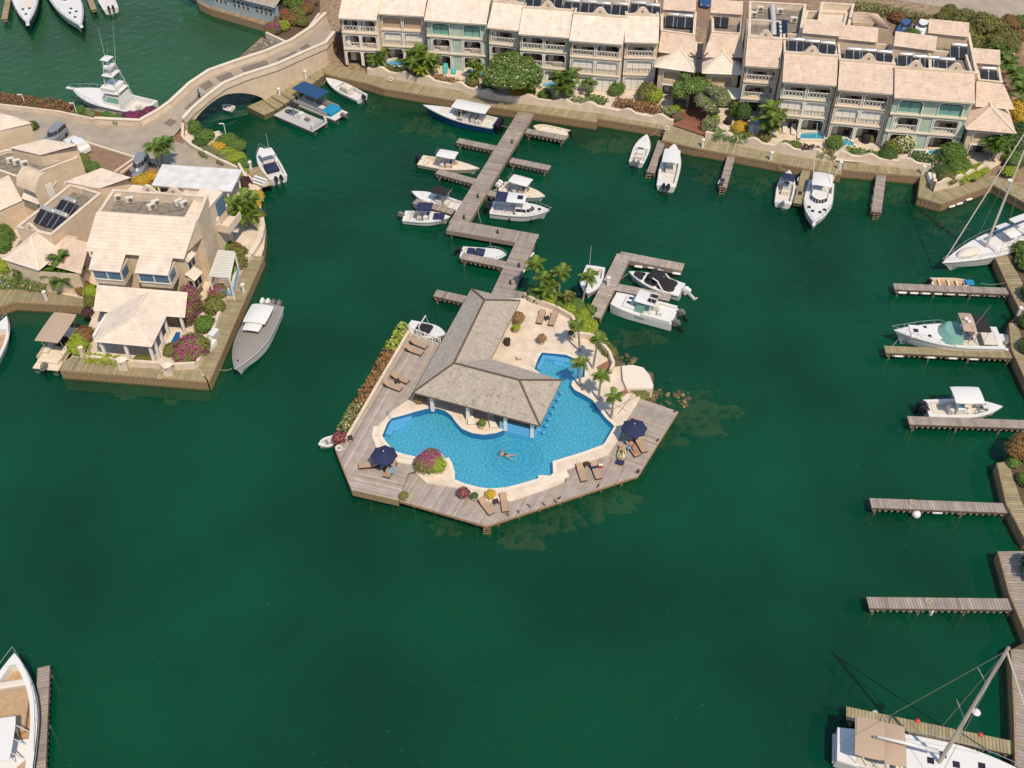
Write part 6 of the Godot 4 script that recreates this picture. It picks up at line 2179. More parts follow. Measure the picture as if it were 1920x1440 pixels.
# ---------- the bridge ----------
func bridge() -> void:
	var near := [[262, 262, 1.265], [320, 262, 1.3], [346, 232, 1.9], [362, 214, 2.5], [392, 188, 3.6], [422, 166, 4.3], [460, 150, 4.7], [520, 131, 4.7], [575, 106, 4.3], [612, 90, 3.9], [628, 70, 3.7]]
	var far := [[180, 232, 1.265], [264, 236, 1.3], [300, 216, 1.9], [322, 200, 2.5], [358, 166, 3.6], [394, 142, 4.3], [442, 125, 4.7], [500, 106, 4.7], [548, 85, 4.3], [586, 60, 3.9], [612, 34, 3.7]]
	var o := thing("bridge", "humped cream stone bridge with a single arch over the channel", "bridge", P(450, 190, 0))
	var a := []
	var b := []
	for i in near.size():
		a.append(P(near[i][0], near[i][1], near[i][2]))
		b.append(P(far[i][0], far[i][1], far[i][2]))
	# finer line along the near edge
	var mb := Mb.new()
	var wall := Mb.new()
	var soff := Mb.new()
	var wall2 := Mb.new()
	var arch0 := P(388, 262, 0.0)
	var arch1 := P(494, 190, 0.0)
	for i in range(0, a.size() - 1):
		for k in 8:
			var t0 := k / 8.0
			var t1 := (k + 1) / 8.0
			var p0: Vector3 = a[i].lerp(a[i + 1], t0)
			var p1: Vector3 = a[i].lerp(a[i + 1], t1)
			var q0: Vector3 = b[i].lerp(b[i + 1], t0)
			var q1: Vector3 = b[i].lerp(b[i + 1], t1)
			mb.quad(p0, p1, q1, q0)
			if i >= 2:
				var lo := []
				for e in [p0, p1]:
					var f := clampf(arch_share(e, arch0, arch1), 0, 1)
					lo.append(-0.6 if f <= 0.0 or f >= 1.0 else -0.6 + 4.0 * pow(sin(f * PI), 0.55))
				for side in [[p0, p1, wall], [q0, q1, wall2]]:
					var s0: Vector3 = side[0]
					var s1: Vector3 = side[1]
					side[2].quad(Vector3(s0.x, lo[0], s0.z), Vector3(s1.x, lo[1], s1.z), s1, s0)
				if lo[0] > -0.6 or lo[1] > -0.6:
					soff.quad(Vector3(p0.x, lo[0], p0.z), Vector3(q0.x, lo[0], q0.z), Vector3(q1.x, lo[1], q1.z), Vector3(p1.x, lo[1], p1.z))
	part(mb, "roadway", "asphalt", o)
	# dark repair patches in the roadway
	for k in [[3, 0.1, 0.9, 0.15, 0.5], [4, 0.3, 0.8, 0.5, 0.85], [4, 0.0, 0.5, 0.1, 0.4], [5, 0.1, 0.7, 0.45, 0.8], [5, 0.5, 1.0, 0.1, 0.45], [6, 0.1, 0.9, 0.15, 0.8], [7, 0.2, 0.9, 0.3, 0.6], [8, 0.1, 0.5, 0.35, 0.65], [1, 0.6, 1.0, 0.3, 0.6]]:
		var pm := Mb.new()
		var q := []
		for e in [[k[1], k[3]], [k[2], k[3]], [k[2], k[4]], [k[1], k[4]]]:
			q.append(a[k[0]].lerp(a[k[0] + 1], e[0]).lerp(b[k[0]].lerp(b[k[0] + 1], e[0]), e[1]) + Vector3(0, 0.02, 0))
		pm.quad(q[0], q[1], q[2], q[3])
		part(pm, "repair_patch", "tar_patch", o)
	part(wall, "side_wall", "stucco", o)
	part(wall2, "side_wall", "stucco", o)
	part(soff, "arch_soffit", "stucco", o)
	for side in [a.slice(2), b]:
		var pw := Mb.new()
		var cp := Mb.new()
		for i in side.size() - 1:
			pw.bar(side[i] + Vector3(0, 0.42, 0), side[i + 1] + Vector3(0, 0.42, 0), 0.34, 0.9)
			cp.bar(side[i] + Vector3(0, 0.92, 0), side[i + 1] + Vector3(0, 0.92, 0), 0.5, 0.14)
		part(pw, "parapet", "stucco_pale", o)
		part(cp, "coping", "trim_cream", o)
	wavy_wall("curved cream kerb wall round the flowering bank beside the bridge foot", Q([345, 240, 344, 264, 362, 280, 400, 300, 446, 322], 1.25), 0.75, 0.35, [])
	wavy_wall("long low cream wall along the lane by the far basin", Q([-60, 194, 0, 203, 110, 216, 172, 229, 180, 232], 1.25), 0.7, 0.3, [])

func arch_share(p: Vector3, a: Vector3, b: Vector3) -> float:
	var d := Vector2(b.x - a.x, b.z - a.z)
	return Vector2(p.x - a.x, p.z - a.z).dot(d) / d.length_squared()

# ---------- villas on the left bank ----------
func bay_window(o: Node, a: Vector3, b: Vector3, h: float, deep: float, panes: int, glass := "blue_glass") -> void:
	# a-b: lower front edge, the box goes back by deep
	var u := (b - a).normalized()
	var out := u.cross(Vector3.UP).normalized()
	var w := a.distance_to(b)
	var t := Transform3D(Basis(u, Vector3.UP, out), a)
	var mb := Mb.new().at(t)
	mb.box(Vector3(w / 2, h / 2, -deep / 2), Vector3(w, h, deep))
	var f := part(mb, "bay_window", "stucco_pale", o)
	for i in panes:
		mb = Mb.new().at(t)
		mb.box(Vector3((i + 0.5) * w / panes, h * 0.62, 0.012), Vector3(w / panes - 0.14, h * 0.5, 0.03))
		part(mb, "window_pane", glass, f)
	mb = Mb.new().at(t)
	mb.box(Vector3(w + 0.012, h * 0.62, -deep * 0.4), Vector3(0.03, h * 0.5, deep * 0.65))
	part(mb, "window_pane", glass, f)
	mb = Mb.new().at(t)
	mb.box(Vector3(w / 2, h * 0.33, 0.05), Vector3(w + 0.1, 0.1, 0.12))
	mb.box(Vector3(w / 2, h * 0.9, 0.05), Vector3(w + 0.1, 0.1, 0.12))
	for i in panes + 1:
		mb.box(Vector3(clampf(i * w / panes, 0.05, w - 0.05), h * 0.62, 0.05), Vector3(0.1, h * 0.6, 0.1))
	part(mb, "frame", "trim_white", f)

func left_houses() -> void:
	var mb: Mb
	# --- villa with the pyramid-roofed terrace
	var o := thing("villa", "cream waterside villa with long tiled roof and pyramid-roofed terrace", "house", P(260, 560, 1.3))
	var e := 7.6
	var ml := P(159, 471, e)
	var mr := P(345, 486, e)
	var tl := P(181, 397, 10.2)
	var tr := P(370, 410, 10.2)
	slope(o, ml, mr, tl, tr, 1)
	var u := (mr - ml).normalized()
	var out := u.cross(Vector3.UP).normalized()
	# body walls under the main roof
	mb = Mb.new()
	var f0 := ml - out * 0.5 + u * 0.3
	var f1 := mr - out * 0.5 - u * 0.3
	var b0 := tl - out * 4.5 + u * 0.2
	var b1 := tr - out * 4.5 - u * 0.2
	mb.wall([f0, f1, f1 - out * 4.6, f0 - out * 4.6], 1.2, e + 0.05)
	for k in [[f0, tl], [f1, tr]]:
		mb.tri(Vector3(k[0].x, e, k[0].z), Vector3(k[1].x, 10.15, k[1].z), Vector3(k[1].x, e, k[1].z))
	part(mb, "wall", "stucco", o)
	# roof yard behind the ridge, with a scalloped back wall
	var yard := [tl - out * 0.05, tr - out * 0.05, tr - out * 4.6 - u * 0.4, tl - out * 4.6]
	for i in 4:
		yard[i].y = 10.0
	block(o, yard, 1.2, 1.2, "stucco", "flat_roof")
	var t := Transform3D(Basis(u, Vector3.UP, out), yard[3])
	for x in [4.2, 7.2]:
		hole_gable(o, t, x, 0.0, 0.1, 0.9)
	# dormers
	for k in [[175, 472, 237, 476, 225, 511, 166, 506], [262, 480, 325, 484, 315, 517, 252, 512]]:
		var d := [P(k[0], k[1], 7.65), P(k[2], k[3], 7.65), P(k[4], k[5], 7.0), P(k[6], k[7], 7.0)]
		slope(o, d[3], d[2], d[0] - out * 0.3 + Vector3(0, 0.2, 0), d[1] - out * 0.3 + Vector3(0, 0.2, 0), 1)
		var a: Vector3 = d[3] - out * 0.35 + u * 0.15
		var b: Vector3 = d[2] - out * 0.35 - u * 0.1
		a.y = 4.9
		b.y = 4.9
		bay_window(o, a, b, 2.05, 2.2, 2)
	# lower roof and the terrace pyramid
	slope(o, P(175, 583, 4.3), P(347, 596, 4.3), P(182, 534, 5.7), P(352, 548, 5.7), 1)
	var pa := P(175, 641, 4.3)
	var pb := P(284, 651, 4.3)
	var pc := P(313, 592, 4.3)
	var pd := P(205, 580, 4.3)
	var ap := P(247, 597, 5.95)
	var bk := P(276, 548, 5.95)
	slope(o, pa, pb, ap, ap, 1)
	slope(o, pb, pc, ap, bk, 1)
	slope(o, pd, pa, bk, ap, 1)
	mb = Mb.new()
	for k in [[pa, ap], [pb, ap], [ap, bk], [ap, (pa + pb) * 0.5 + Vector3(0.2, 0, 0)]]:
		mb.bar(k[0] + Vector3(0, 0.06, 0), k[1] + Vector3(0, 0.06, 0), 0.16, 0.08)
	part(mb, "ridge_tiles", "trim_cream", o)
	for p in [pa + Vector3(0.5, 0, -0.5), pa.lerp(pb, 0.5) + Vector3(0, 0, -0.5), pb + Vector3(-0.4, 0, -0.5), pb.lerp(pc, 0.33) + Vector3(-0.4, 0, 0), pb.lerp(pc, 0.66) + Vector3(-0.4, 0, 0), pc + Vector3(-0.4, 0, 0), P(343, 596, 4.3) + Vector3(-0.4, 0, -0.4)]:
		mb = Mb.new()
		mb.box(Vector3(p.x, 2.75, p.z), Vector3(0.28, 2.95, 0.28))
		part(mb, "column", "trim_white", o)
	# ground floor recess wall
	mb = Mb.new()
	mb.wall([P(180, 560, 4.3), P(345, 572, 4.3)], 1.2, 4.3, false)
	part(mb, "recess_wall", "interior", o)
	# east wing with balcony, niches and awninged windows
	var wing := Q([300, 396, 373, 411, 417, 360, 345, 352], 8.7)
	block(o, wing, 1.2, 0.1, "stucco", "patio", false)
	slope(o, P(372, 412, 8.75), P(418, 360, 8.75), P(345, 408, 9.4), P(376, 352, 9.4), 1)
	var w0: Vector3 = wing[1]
	var w1: Vector3 = wing[2]
	var wu := (w1 - w0).normalized()
	var wt := Transform3D(Basis(wu, Vector3.UP, wu.cross(Vector3.UP)), Vector3(w0.x, 1.2, w0.z))
	var wl := w0.distance_to(w1)
	for x in [0.25, 0.62]:
		mb = Mb.new().at(wt)
		mb.box(Vector3(wl * x, 4.6, 0.03), Vector3(0.55, 1.1, 0.1))
		mb.tube([Vector3(wl * x - 0.3, 5.1, 0.06), Vector3(wl * x - 0.15, 5.35, 0.06), Vector3(wl * x + 0.15, 5.35, 0.06), Vector3(wl * x + 0.3, 5.1, 0.06)], 0.08, 0.08, 5)
		part(mb, "niche", "trim_white", o)
	mb = Mb.new().at(wt)
	mb.box(Vector3(wl * 0.78, 3.9, 0.8), Vector3(3.0, 0.2, 1.6))
	mb.box(Vector3(wl * 0.78, 4.4, 1.55), Vector3(3.0, 0.9, 0.14))
	mb.box(Vector3(wl * 0.78 - 1.45, 4.4, 0.75), Vector3(0.14, 0.9, 1.46))
	part(mb, "balcony", "stucco_pale", o)
	mb = Mb.new().at(wt)
	mb.box(Vector3(wl * 0.82, 6.2, 0.03), Vector3(1.8, 2.0, 0.08))
	part(mb, "balcony_door", "blue_glass", o)
	# side windows with little tiled hoods on the gable wall
	for k in [[350, 492, 373, 465, 6.6], [362, 527, 388, 498, 4.6]]:
		var a := P(k[0], k[1], k[4])
		var b := P(k[2], k[3], k[4])
		var s := (b - a).normalized()
		var so := s.cross(Vector3.UP).normalized()
		b = a + s * 1.7
		slope(o, a + so * 0.2, b + so * 0.2, a - so * 0.9 + Vector3(0, 0.7, 0), b - so * 0.9 + Vector3(0, 0.7, 0), 1)
		mb = Mb.new()
		mb.box((a + b) * 0.5 - so * 0.45 - Vector3(0, 0.75, 0), Vector3(1.5, 1.45, 0.8), Basis(s, Vector3.UP, so))
		var bw := part(mb, "bay_window", "stucco_pale", o)
		mb = Mb.new()
		for i in 2:
			mb.box((a + b) * 0.5 + s * (i - 0.5) * 0.7 - so * 0.02 - Vector3(0, 0.7, 0), Vector3(0.55, 1.0, 0.03), Basis(s, Vector3.UP, so))
		mb.box(a + s * 0.07 - so * 0.45 - Vector3(0, 0.7, 0), Vector3(0.03, 1.0, 0.5), Basis(s, Vector3.UP, so))
		part(mb, "panes", "dark_glass", bw)
	# --- terrace walls, pergola, white beam
	wavy_wall("low cream terrace wall with square piers above the villa dock", Q([160, 676, 232, 684, 248, 686, 296, 689, 330, 692, 368, 690], 1.3), 0.8, 0.35, [])
	wavy_wall("low cream wall stepping along the villa's dockside planting", Q([372, 684, 396, 640, 408, 604, 420, 570, 432, 545, 446, 515], 1.3), 0.6, 0.35, [])
	wavy_wall("curved cream seawall walk beside the villa garden", Q([452, 498, 470, 484, 488, 455, 494, 430, 490, 405, 480, 380, 466, 345, 456, 325], 1.25), 0.6, 0.6, [])
	for k in [[234, 690, "square cream pier with pyramid cap on the terrace wall"], [157, 668, "slim square cream post at the corner of the villa terrace"], [318, 700, "low square cream pier beside the terrace loungers"]]:
		var q := thing("gate_pier", k[2], "pier", P(k[0], k[1], 1.3))
		mb = Mb.new(true)
		mb.box(Vector3(0, 0.65, 0), Vector3(0.9, 1.3, 0.9) if k[0] != 157 else Vector3(0.4, 1.3, 0.4))
		part(mb, "shaft", "stucco_pale", q)
		mb = Mb.new(true)
		mb.lathe(Vector3(0, 1.3, 0), [Vector2(0.75, 0), Vector2(0.75, 0.08), Vector2(0, 0.4)] if k[0] != 157 else [Vector2(0.34, 0), Vector2(0.34, 0.06), Vector2(0, 0.2)], 4)
		part(mb, "cap", "trim_cream", q)
	var be := thing("pergola_beam", "long white beam on brackets along the terrace edge of the villa", "beam", P(160, 650, 1.3))
	mb = Mb.new()
	mb.bar(P(176, 631, 3.6), P(206, 580, 3.6), 0.3, 0.3)
	part(mb, "beam", "trim_white", be)
	mb = Mb.new()
	for p in [P(176, 631, 3.5), P(206, 580, 3.5)]:
		mb.bar(Vector3(p.x, 1.2, p.z), p, 0.2, 0.2)
	part(mb, "posts", "trim_white", be)
	var pe := thing("pergola", "white slatted pergola on blue balcony posts beside the villa", "pergola", P(410, 540, 1.3))
	var c0 := P(392, 517, 4.6)
	var c1 := P(430, 520, 4.6)
	var c2 := P(440, 473, 4.6)
	var c3 := P(409, 470, 4.6)
	for i in 16:
		mb = Mb.new()
		mb.bar(c0.lerp(c3, i / 15.0), c1.lerp(c2, i / 15.0), 0.12, 0.16)
		part(mb, "slat", "trim_white", pe)
	mb = Mb.new()
	for k in [[c0, c3], [c1, c2]]:
		mb.bar(k[0] - Vector3(0, 0.16, 0), k[1] - Vector3(0, 0.16, 0), 0.14, 0.18)
	for c in [c0, c1, c2, c3]:
		mb.bar(Vector3(c.x, 1.2, c.z), c - Vector3(0, 0.2, 0), 0.16, 0.16)
	part(mb, "frame", "trim_white", pe)
	mb = Mb.new()
	for k in [[c0, c1], [c1, c2]]:
		for y in [2.0, 2.3, 2.6]:
			mb.bar(Vector3(k[0].x, y, k[0].z), Vector3(k[1].x, y, k[1].z), 0.06, 0.1)
	part(mb, "railing", "towel_blue", pe)
	mb = Mb.new()
	mb.prism([c0, c1, c2, c3], 1.2, 1.75)
	part(mb, "platform", "stucco_pale", pe)
	var sp := thing("plunge_pool", "small dark blue plunge pool on the villa terrace", "pool", P(328, 636, 1.3))
	mb = Mb.new()
	var pq := Q([320, 641, 330, 622, 338, 622, 336, 643, 322, 645], 1.55)
	mb.prism(grow(pq, 0.5), 1.2, 1.5)
	part(mb, "coping", "coping", sp)
	mb = Mb.new()
	mb.flat(pq, 1.505)
	part(mb, "basin", "pool_tile_dark", sp)
	# --- carport
	var cp := thing("carport", "flat white-roofed carport on posts behind the villa", "carport", P(370, 350, 1.25))
	var cr := Q([305, 308, 454, 318, 434, 359, 285, 347], 4.3)
	mb = Mb.new()
	mb.prism(cr, 4.18, 4.3)
	mb.flat(cr, 4.17)
	part(mb, "roof", "carport_white", cp)
	for i in 7:
		mb = Mb.new()
		mb.bar(cr[0].lerp(cr[1], i / 6.0) + Vector3(0, 0.02, 0), cr[3].lerp(cr[2], i / 6.0) + Vector3(0, 0.02, 0), 0.06, 0.05)
		part(mb, "seam", "carport_white", cp)
	for p in [cr[0].lerp(cr[2], 0.06), cr[1].lerp(cr[3], 0.06), cr[2].lerp(cr[0], 0.06), cr[3].lerp(cr[1], 0.06), cr[2].lerp(cr[3], 0.5)]:
		mb = Mb.new()
		mb.box(Vector3(p.x, 2.7, p.z), Vector3(0.22, 3.0, 0.22))
		part(mb, "post", "trim_white", cp)
	wavy_wall("cream wall running past the carport to the dock steps", Q([450, 318, 468, 352, 478, 375], 1.25), 1.0, 0.3, [])
	# --- neighbour house with the solar yard
	o = thing("villa", "cream neighbour house with solar panels in a walled roof yard", "house", P(100, 440, 1.25))
	block(o, Q([30, 426, 96, 441, 190, 362, 132, 345], 6.6), 1.2, 0.9, "stucco")
	var nt := Transform3D(Basis((P(96, 441, 6.6) - P(30, 426, 6.6)).normalized(), Vector3.UP, (P(96, 441, 6.6) - P(30, 426, 6.6)).normalized().cross(Vector3.UP)), P(30, 426, 6.6))
	hole_gable(o, nt, 2.0, 0.0, 0.02, 0.9)
	slope(o, P(120, 341, 6.9), P(186, 354, 6.9), P(190, 315, 7.6), P(246, 333, 7.6), 1)
	mb = Mb.new()
	mb.wall([P(124, 343, 6.8), P(186, 355, 6.8), P(240, 335, 7.0), P(186, 318, 7.0)], 1.2, 6.85)
	part(mb, "wall", "stucco", o)
	hip(o, P(4, 486, 4.5), P(73, 508, 4.5), 6.5, 2.0, 1)
	slope(o, P(72, 492, 4.3), P(152, 514, 4.3), P(104, 441, 5.2), P(168, 455, 5.2), 2)
	slope(o, P(208, 366, 5.2), P(262, 370, 5.2), P(238, 345, 5.9), P(278, 350, 5.9), 1)
	mb = Mb.new()
	mb.wall([P(10, 486, 4.4), P(70, 506, 4.4), P(148, 514, 4.2), P(160, 456, 4.4), P(46, 436, 4.4)], 1.2, 4.25)
	part(mb, "wall", "stucco", o)
	mb = Mb.new()
	mb.wall([P(212, 366, 5), P(260, 370, 5), P(276, 350, 5), P(240, 346, 5)], 1.2, 5.15)
	part(mb, "wall", "stucco", o)
	# arched gable end with a white door
	mb = Mb.new()
	var ga := P(72, 378, 6.0)
	var gb := P(112, 352, 6.0)
	var gn := (gb - ga).cross(Vector3.UP).normalized()
	for i in 12:
		var s0 := i / 12.0
		var s1 := (i + 1) / 12.0
		var h0 := 1.2 + 1.6 * pow(sin(PI * s0), 0.7)
		var h1 := 1.2 + 1.6 * pow(sin(PI * s1), 0.7)
		var p := ga.lerp(gb, s0)
		var q := ga.lerp(gb, s1)
		mb.quad(p - Vector3(0, 1.0, 0), q - Vector3(0, 1.0, 0), q + Vector3(0, h1, 0), p + Vector3(0, h0, 0))
		mb.quad(p + Vector3(0, h0, 0), q + Vector3(0, h1, 0), q + Vector3(0, h1, 0) - gn * 3.2, p + Vector3(0, h0, 0) - gn * 3.2)
	part(mb, "arched_gable", "stucco", o)
	mb = Mb.new()
	mb.box(ga.lerp(gb, 0.6) + gn * 0.04 + Vector3(0, 0.35, 0), Vector3(0.9, 2.0, 0.06), Basis((gb - ga).normalized(), Vector3.UP, gn))
	part(mb, "door", "trim_white", o)
	for k in [[88, 413], [112, 421], [128, 395]]:
		heater(P(k[0], k[1], 5.75), -0.5, "solar water heater in the neighbour house's walled roof yard", "solar heaters on the neighbour house")
	for k in [[131, 352], [145, 356], [160, 362], [222, 376], [245, 380]]:
		aircon(P(k[0], k[1], 5.8 if k[0] < 200 else 8.85), 0.2, "white air conditioner on the roof yards of the left bank houses", "air conditioners on the left bank")
	for k in [[285, 393], [293, 386], [346, 388], [336, 385]]:
		aircon(P(k[0], k[1], 8.85), 0.7, "white air conditioner in the villa's roof yard", "air conditioners in the villa roof yard")
	# --- house further back
	o = thing("villa", "cream house with flat-tiled roof and bay window beside the parking yard", "house", P(80, 330, 1.25))
	slope(o, P(16, 277, 7.3), P(76, 291, 7.3), P(85, 261, 7.9), P(150, 271, 7.9), 1)
	block(o, Q([-60, 300, 40, 335, 145, 296, 140, 276, 14, 280], 6.0), 1.2, 0.4, "stucco", "flat_roof")
	mb = Mb.new()
	mb.wall([P(20, 277, 7.2), P(75, 291, 7.2), P(144, 273, 7.4), P(82, 263, 7.4)], 1.2, 7.2)
	part(mb, "wall", "stucco", o)
	bay_window(o, P(105, 318, 3.6), P(131, 308, 3.6), 2.2, 1.4, 3, "dark_glass")
	slope(o, P(101, 304, 5.9), P(131, 296, 5.9), P(104, 292, 6.5), P(126, 284, 6.5), 1)
	slope(o, P(-20, 404, 4.6), P(42, 376, 4.6), P(-30, 350, 6.4), P(16, 328, 6.4), 1)
	slope(o, P(40, 372, 5.6), P(72, 384, 5.6), P(56, 330, 7.0), P(108, 340, 7.0), 1)
	mb = Mb.new()
	mb.wall([P(-60, 420, 4.5), P(-20, 404, 4.5), P(42, 376, 4.5), P(70, 384, 4.5), P(100, 345, 4.5), P(-60, 330, 4.5)], 1.2, 4.5)
	part(mb, "wall", "stucco", o)
	for k in [[22, 306], [34, 309], [48, 312]]:
		aircon(P(k[0], k[1], 5.7), 0.3, "white air conditioner on the flat roof of the parking-yard house", "air conditioners on the parking-yard house")
	o = thing("villa", "cream house corner with flat pale roof beside the far lane", "house", P(10, 260, 1.25))
	slope(o, P(-60, 262, 7.2), P(2, 245, 7.2), P(-60, 215, 8.0), P(0, 212, 8.0), 1)
	slope(o, P(2, 245, 7.2), P(60, 231, 7.2), P(0, 212, 8.0), P(40, 222, 8.0), 1)
	mb = Mb.new()
	mb.wall([P(-60, 262, 7.1), P(2, 246, 7.1), P(57, 232, 7.1), P(36, 222, 7.1), P(-60, 216, 7.1)], 1.2, 7.15)
	part(mb, "wall", "stucco", o)

# ---------- planting ----------
var balls := {}
var frond_mesh := []

func leaf(mb: Mb, p: Vector3, n: Vector3, s: float, g: RandomNumberGenerator) -> void:
	var k := n.cross(Vector3(g.randf_range(-1, 1), g.randf_range(-1, 1), g.randf_range(-1, 1))).normalized() * s
	var w := n.cross(k).normalized() * s * 0.42
	var b := g.randf_range(0.55, 1.35)
	mb.col = Color(b * g.randf_range(0.85, 1.2), b, b * g.randf_range(0.7, 1.1))
	mb.quad(p - k * 0.5, p + w + n * s * 0.1, p + k * 0.5, p - w + n * s * 0.1)

# a unit ball of leaves with an uneven outline; several sizes of leaf
func ball(kind: String, count: int, size: float, sd: int, from := 0.55) -> ArrayMesh:
	if not balls.has(kind):
		var g := RandomNumberGenerator.new()
		g.seed = sd
		var mb := Mb.new(true)
		var nz := noise(0.9, sd, 3)
		for i in count:
			var d := Vector3(g.randfn(), g.randfn(), g.randfn()).normalized()
			if d.y < -0.6:
				d.y = -d.y
			var r := lerpf(from, 1.0, pow(g.randf(), 0.6)) * (0.92 + 0.3 * nz.get_noise_3dv(d * 2.2))
			leaf(mb, d * r, (d + Vector3(g.randf_range(-0.7, 0.7), g.randf_range(-0.2, 0.9), g.randf_range(-0.7, 0.7))).normalized(), size * g.randf_range(0.7, 1.3), g)
		balls[kind] = mb.mesh(false, Transform3D(), true)
	return balls[kind]

func put_mesh(m: Mesh, called: String, mat: String, parent: Node, t: Transform3D) -> MeshInstance3D:
	var o := MeshInstance3D.new()
	o.name = called
	o.mesh = m
	o.material_override = M[mat]
	parent.add_child(o, true)
	o.transform = t
	if called in ["flowers", "foliage", "blossom", "crown"]:
		o.set_meta("kind", "stuff")
	return o

func clump(parent: Node, called: String, p: Vector3, r: Vector3, mat: String) -> void:
	var k := "s" if r.x < 0.75 else ("m" if r.x < 1.5 else "l")
	var v := rng.randi() % 2
	var m := ball(k + str(v), {"s": 800, "m": 2000, "l": 4200}[k], {"s": 0.25, "m": 0.155, "l": 0.105}[k], 100 + v)
	put_mesh(m, called, mat, parent, Transform3D(Basis(Vector3.UP, rng.randf() * TAU) * Basis.from_scale(r), p))

func shrub(x: float, y: float, g: float, r: float, tall: float, mat: String, label: String, group := "", flower := "", called := "shrub") -> void:
	if group:
		var hue: String = {"leaf_green": "green", "leaf_dark": "dark green", "leaf_lime": "yellow-green", "leaf_olive": "olive", "leaf_sage": "grey-green", "leaf_brown": "reddish brown", "leaf_purple": "purple-leaved", "leaf_gold": "golden", "leaf_rust": "rust-coloured", "leaf_dry": "dry brown"}[mat]
		var kind := ("tall " if tall > r * 1.55 else ("low " if tall < r * 0.95 else "")) + ("small " if r < 0.95 else ("large " if r >= 1.35 else "")) + hue
		label = kind + " " + label
		group = kind + " " + group
	var o := thing(called, label, "shrub", P(x, y, g), 0, group)
	clump(o, "foliage", Vector3(0, tall * 0.45, 0), Vector3(r, tall * 0.58, r), mat)
	if r > 0.8:
		for i in 2:
			var a := rng.randf() * TAU
			clump(o, "foliage", Vector3(cos(a) * r * 0.45, tall * rng.randf_range(0.35, 0.55), sin(a) * r * 0.45), Vector3(r * 0.66, tall * 0.45, r * 0.66), mat)
	if flower:
		var m := ball("flower", 420, 0.12, 140, 0.9)
		put_mesh(m, "flowers", flower, o, Transform3D(Basis.from_scale(Vector3(r, tall * 0.6, r)), Vector3(0, tall * 0.47, 0)))
		if r > 0.8:
			put_mesh(m, "flowers", flower, o, Transform3D(Basis(Vector3.UP, 2.0) * Basis.from_scale(Vector3(r * 0.85, tall * 0.56, r * 0.85)), Vector3(0, tall * 0.46, 0)))
	var mb := Mb.new(true)
	for i in 3:
		var a := i * 2.1
		mb.tube([Vector3(cos(a) * 0.05, 0, sin(a) * 0.05), Vector3(cos(a) * r * 0.4, tall * 0.6, sin(a) * r * 0.4)], 0.05, 0.02, 5)
	part(mb, "stems", "bark", o)

func hedge(px: Array, g: float, w: float, tall: float, mat: String, label: String, flower := "") -> void:
	var pts := Q(px, g)
	var o := thing("hedge", label, "hedge", pts[0])
	var mb := Mb.new()
	var fl := Mb.new()
	var nz := noise(0.5, 7, 2)
	for i in pts.size() - 1:
		var a: Vector3 = pts[i]
		var b: Vector3 = pts[i + 1]
		var u := (b - a).normalized()
		var s := u.cross(Vector3.UP).normalized()
		var l := a.distance_to(b)
		var n := int(l * (w + 2 * tall) * 42)
		for k in n:
			var t := rng.randf() * l
			var e := rng.randf() * (w + 2 * tall)
			var k2 := 1.0 + 0.25 * nz.get_noise_2d(a.x + t * 1.5, a.z)
			var p: Vector3
			var nn: Vector3
			if e < tall:
				p = s * -w / 2 + Vector3(0, e, 0)
				nn = -s
			elif e < tall + w:
				p = s * (e - tall - w / 2) + Vector3(0, tall, 0)
				nn = Vector3.UP
			else:
				p = s * w / 2 + Vector3(0, e - tall - w, 0)
				nn = s
			p *= k2 * rng.randf_range(0.82, 1.06)
			nn = (nn + Vector3(rng.randf_range(-0.8, 0.8), rng.randf_range(0, 0.8), rng.randf_range(-0.8, 0.8))).normalized()
			if flower and rng.randf() < 0.1:
				leaf(fl, a + u * t + p, nn, 0.2, rng)
			else:
				leaf(mb, a + u * t + p, nn, rng.randf_range(0.2, 0.34), rng)
	part(mb, "foliage", mat, o, false, "stuff")
	if flower:
		part(fl, "flowers", flower, o, false, "stuff")

func make_fronds() -> void:
	for v in 3:
		var g := RandomNumberGenerator.new()
		g.seed = 300 + v
		var mb := Mb.new(true)
		var n := 15
		var pts := []
		for i in n + 1:
			var t := float(i) / n
			pts.append(Vector3(t * (1.0 - 0.16 * t), 0.42 * t - (0.62 + 0.12 * v) * t * t, 0))
		mb.col = Color(1.1, 0.95, 0.7)
		for i in n:
			mb.bar(pts[i], pts[i + 1], 0.025, 0.02)
		for i in range(1, n):
			for s in [-1, 1]:
				var t := float(i) / n
				var l := 0.34 * sin(PI * clampf(t * 0.85 + 0.14, 0, 1)) * g.randf_range(0.8, 1.1)
				var b := g.randf_range(0.65, 1.3)
				mb.col = Color(b, b, b * 0.9)
				var p: Vector3 = pts[i]
				var tip := p + Vector3(0.55 * l, -0.35 * l - 0.02, s * l)
				var w := Vector3(0.055, 0.0, 0)
				mb.tri(p - w, p + w, tip)
				mb.tri(p - w, p + (tip - p) * 0.55 + Vector3(0.03, 0.02, 0), tip)
		frond_mesh.append(mb.mesh(false, Transform3D(), true))

func crown(o: Node, at: Vector3, size: float, count: int, mat := "leaf_palm") -> void:
	for i in count:
		var a := TAU * i * 0.382 * 1.618 + rng.randf_range(-0.2, 0.2)
		var up := lerpf(0.75, -0.45, float(i) / count) + rng.randf_range(-0.12, 0.12)
		var s := size * rng.randf_range(0.85, 1.1)
		put_mesh(frond_mesh[i % 3], "frond", mat, o, Transform3D(Basis(Vector3.UP, a) * Basis(Vector3(0, 0, 1), up) * Basis.from_scale(Vector3.ONE * s), at))

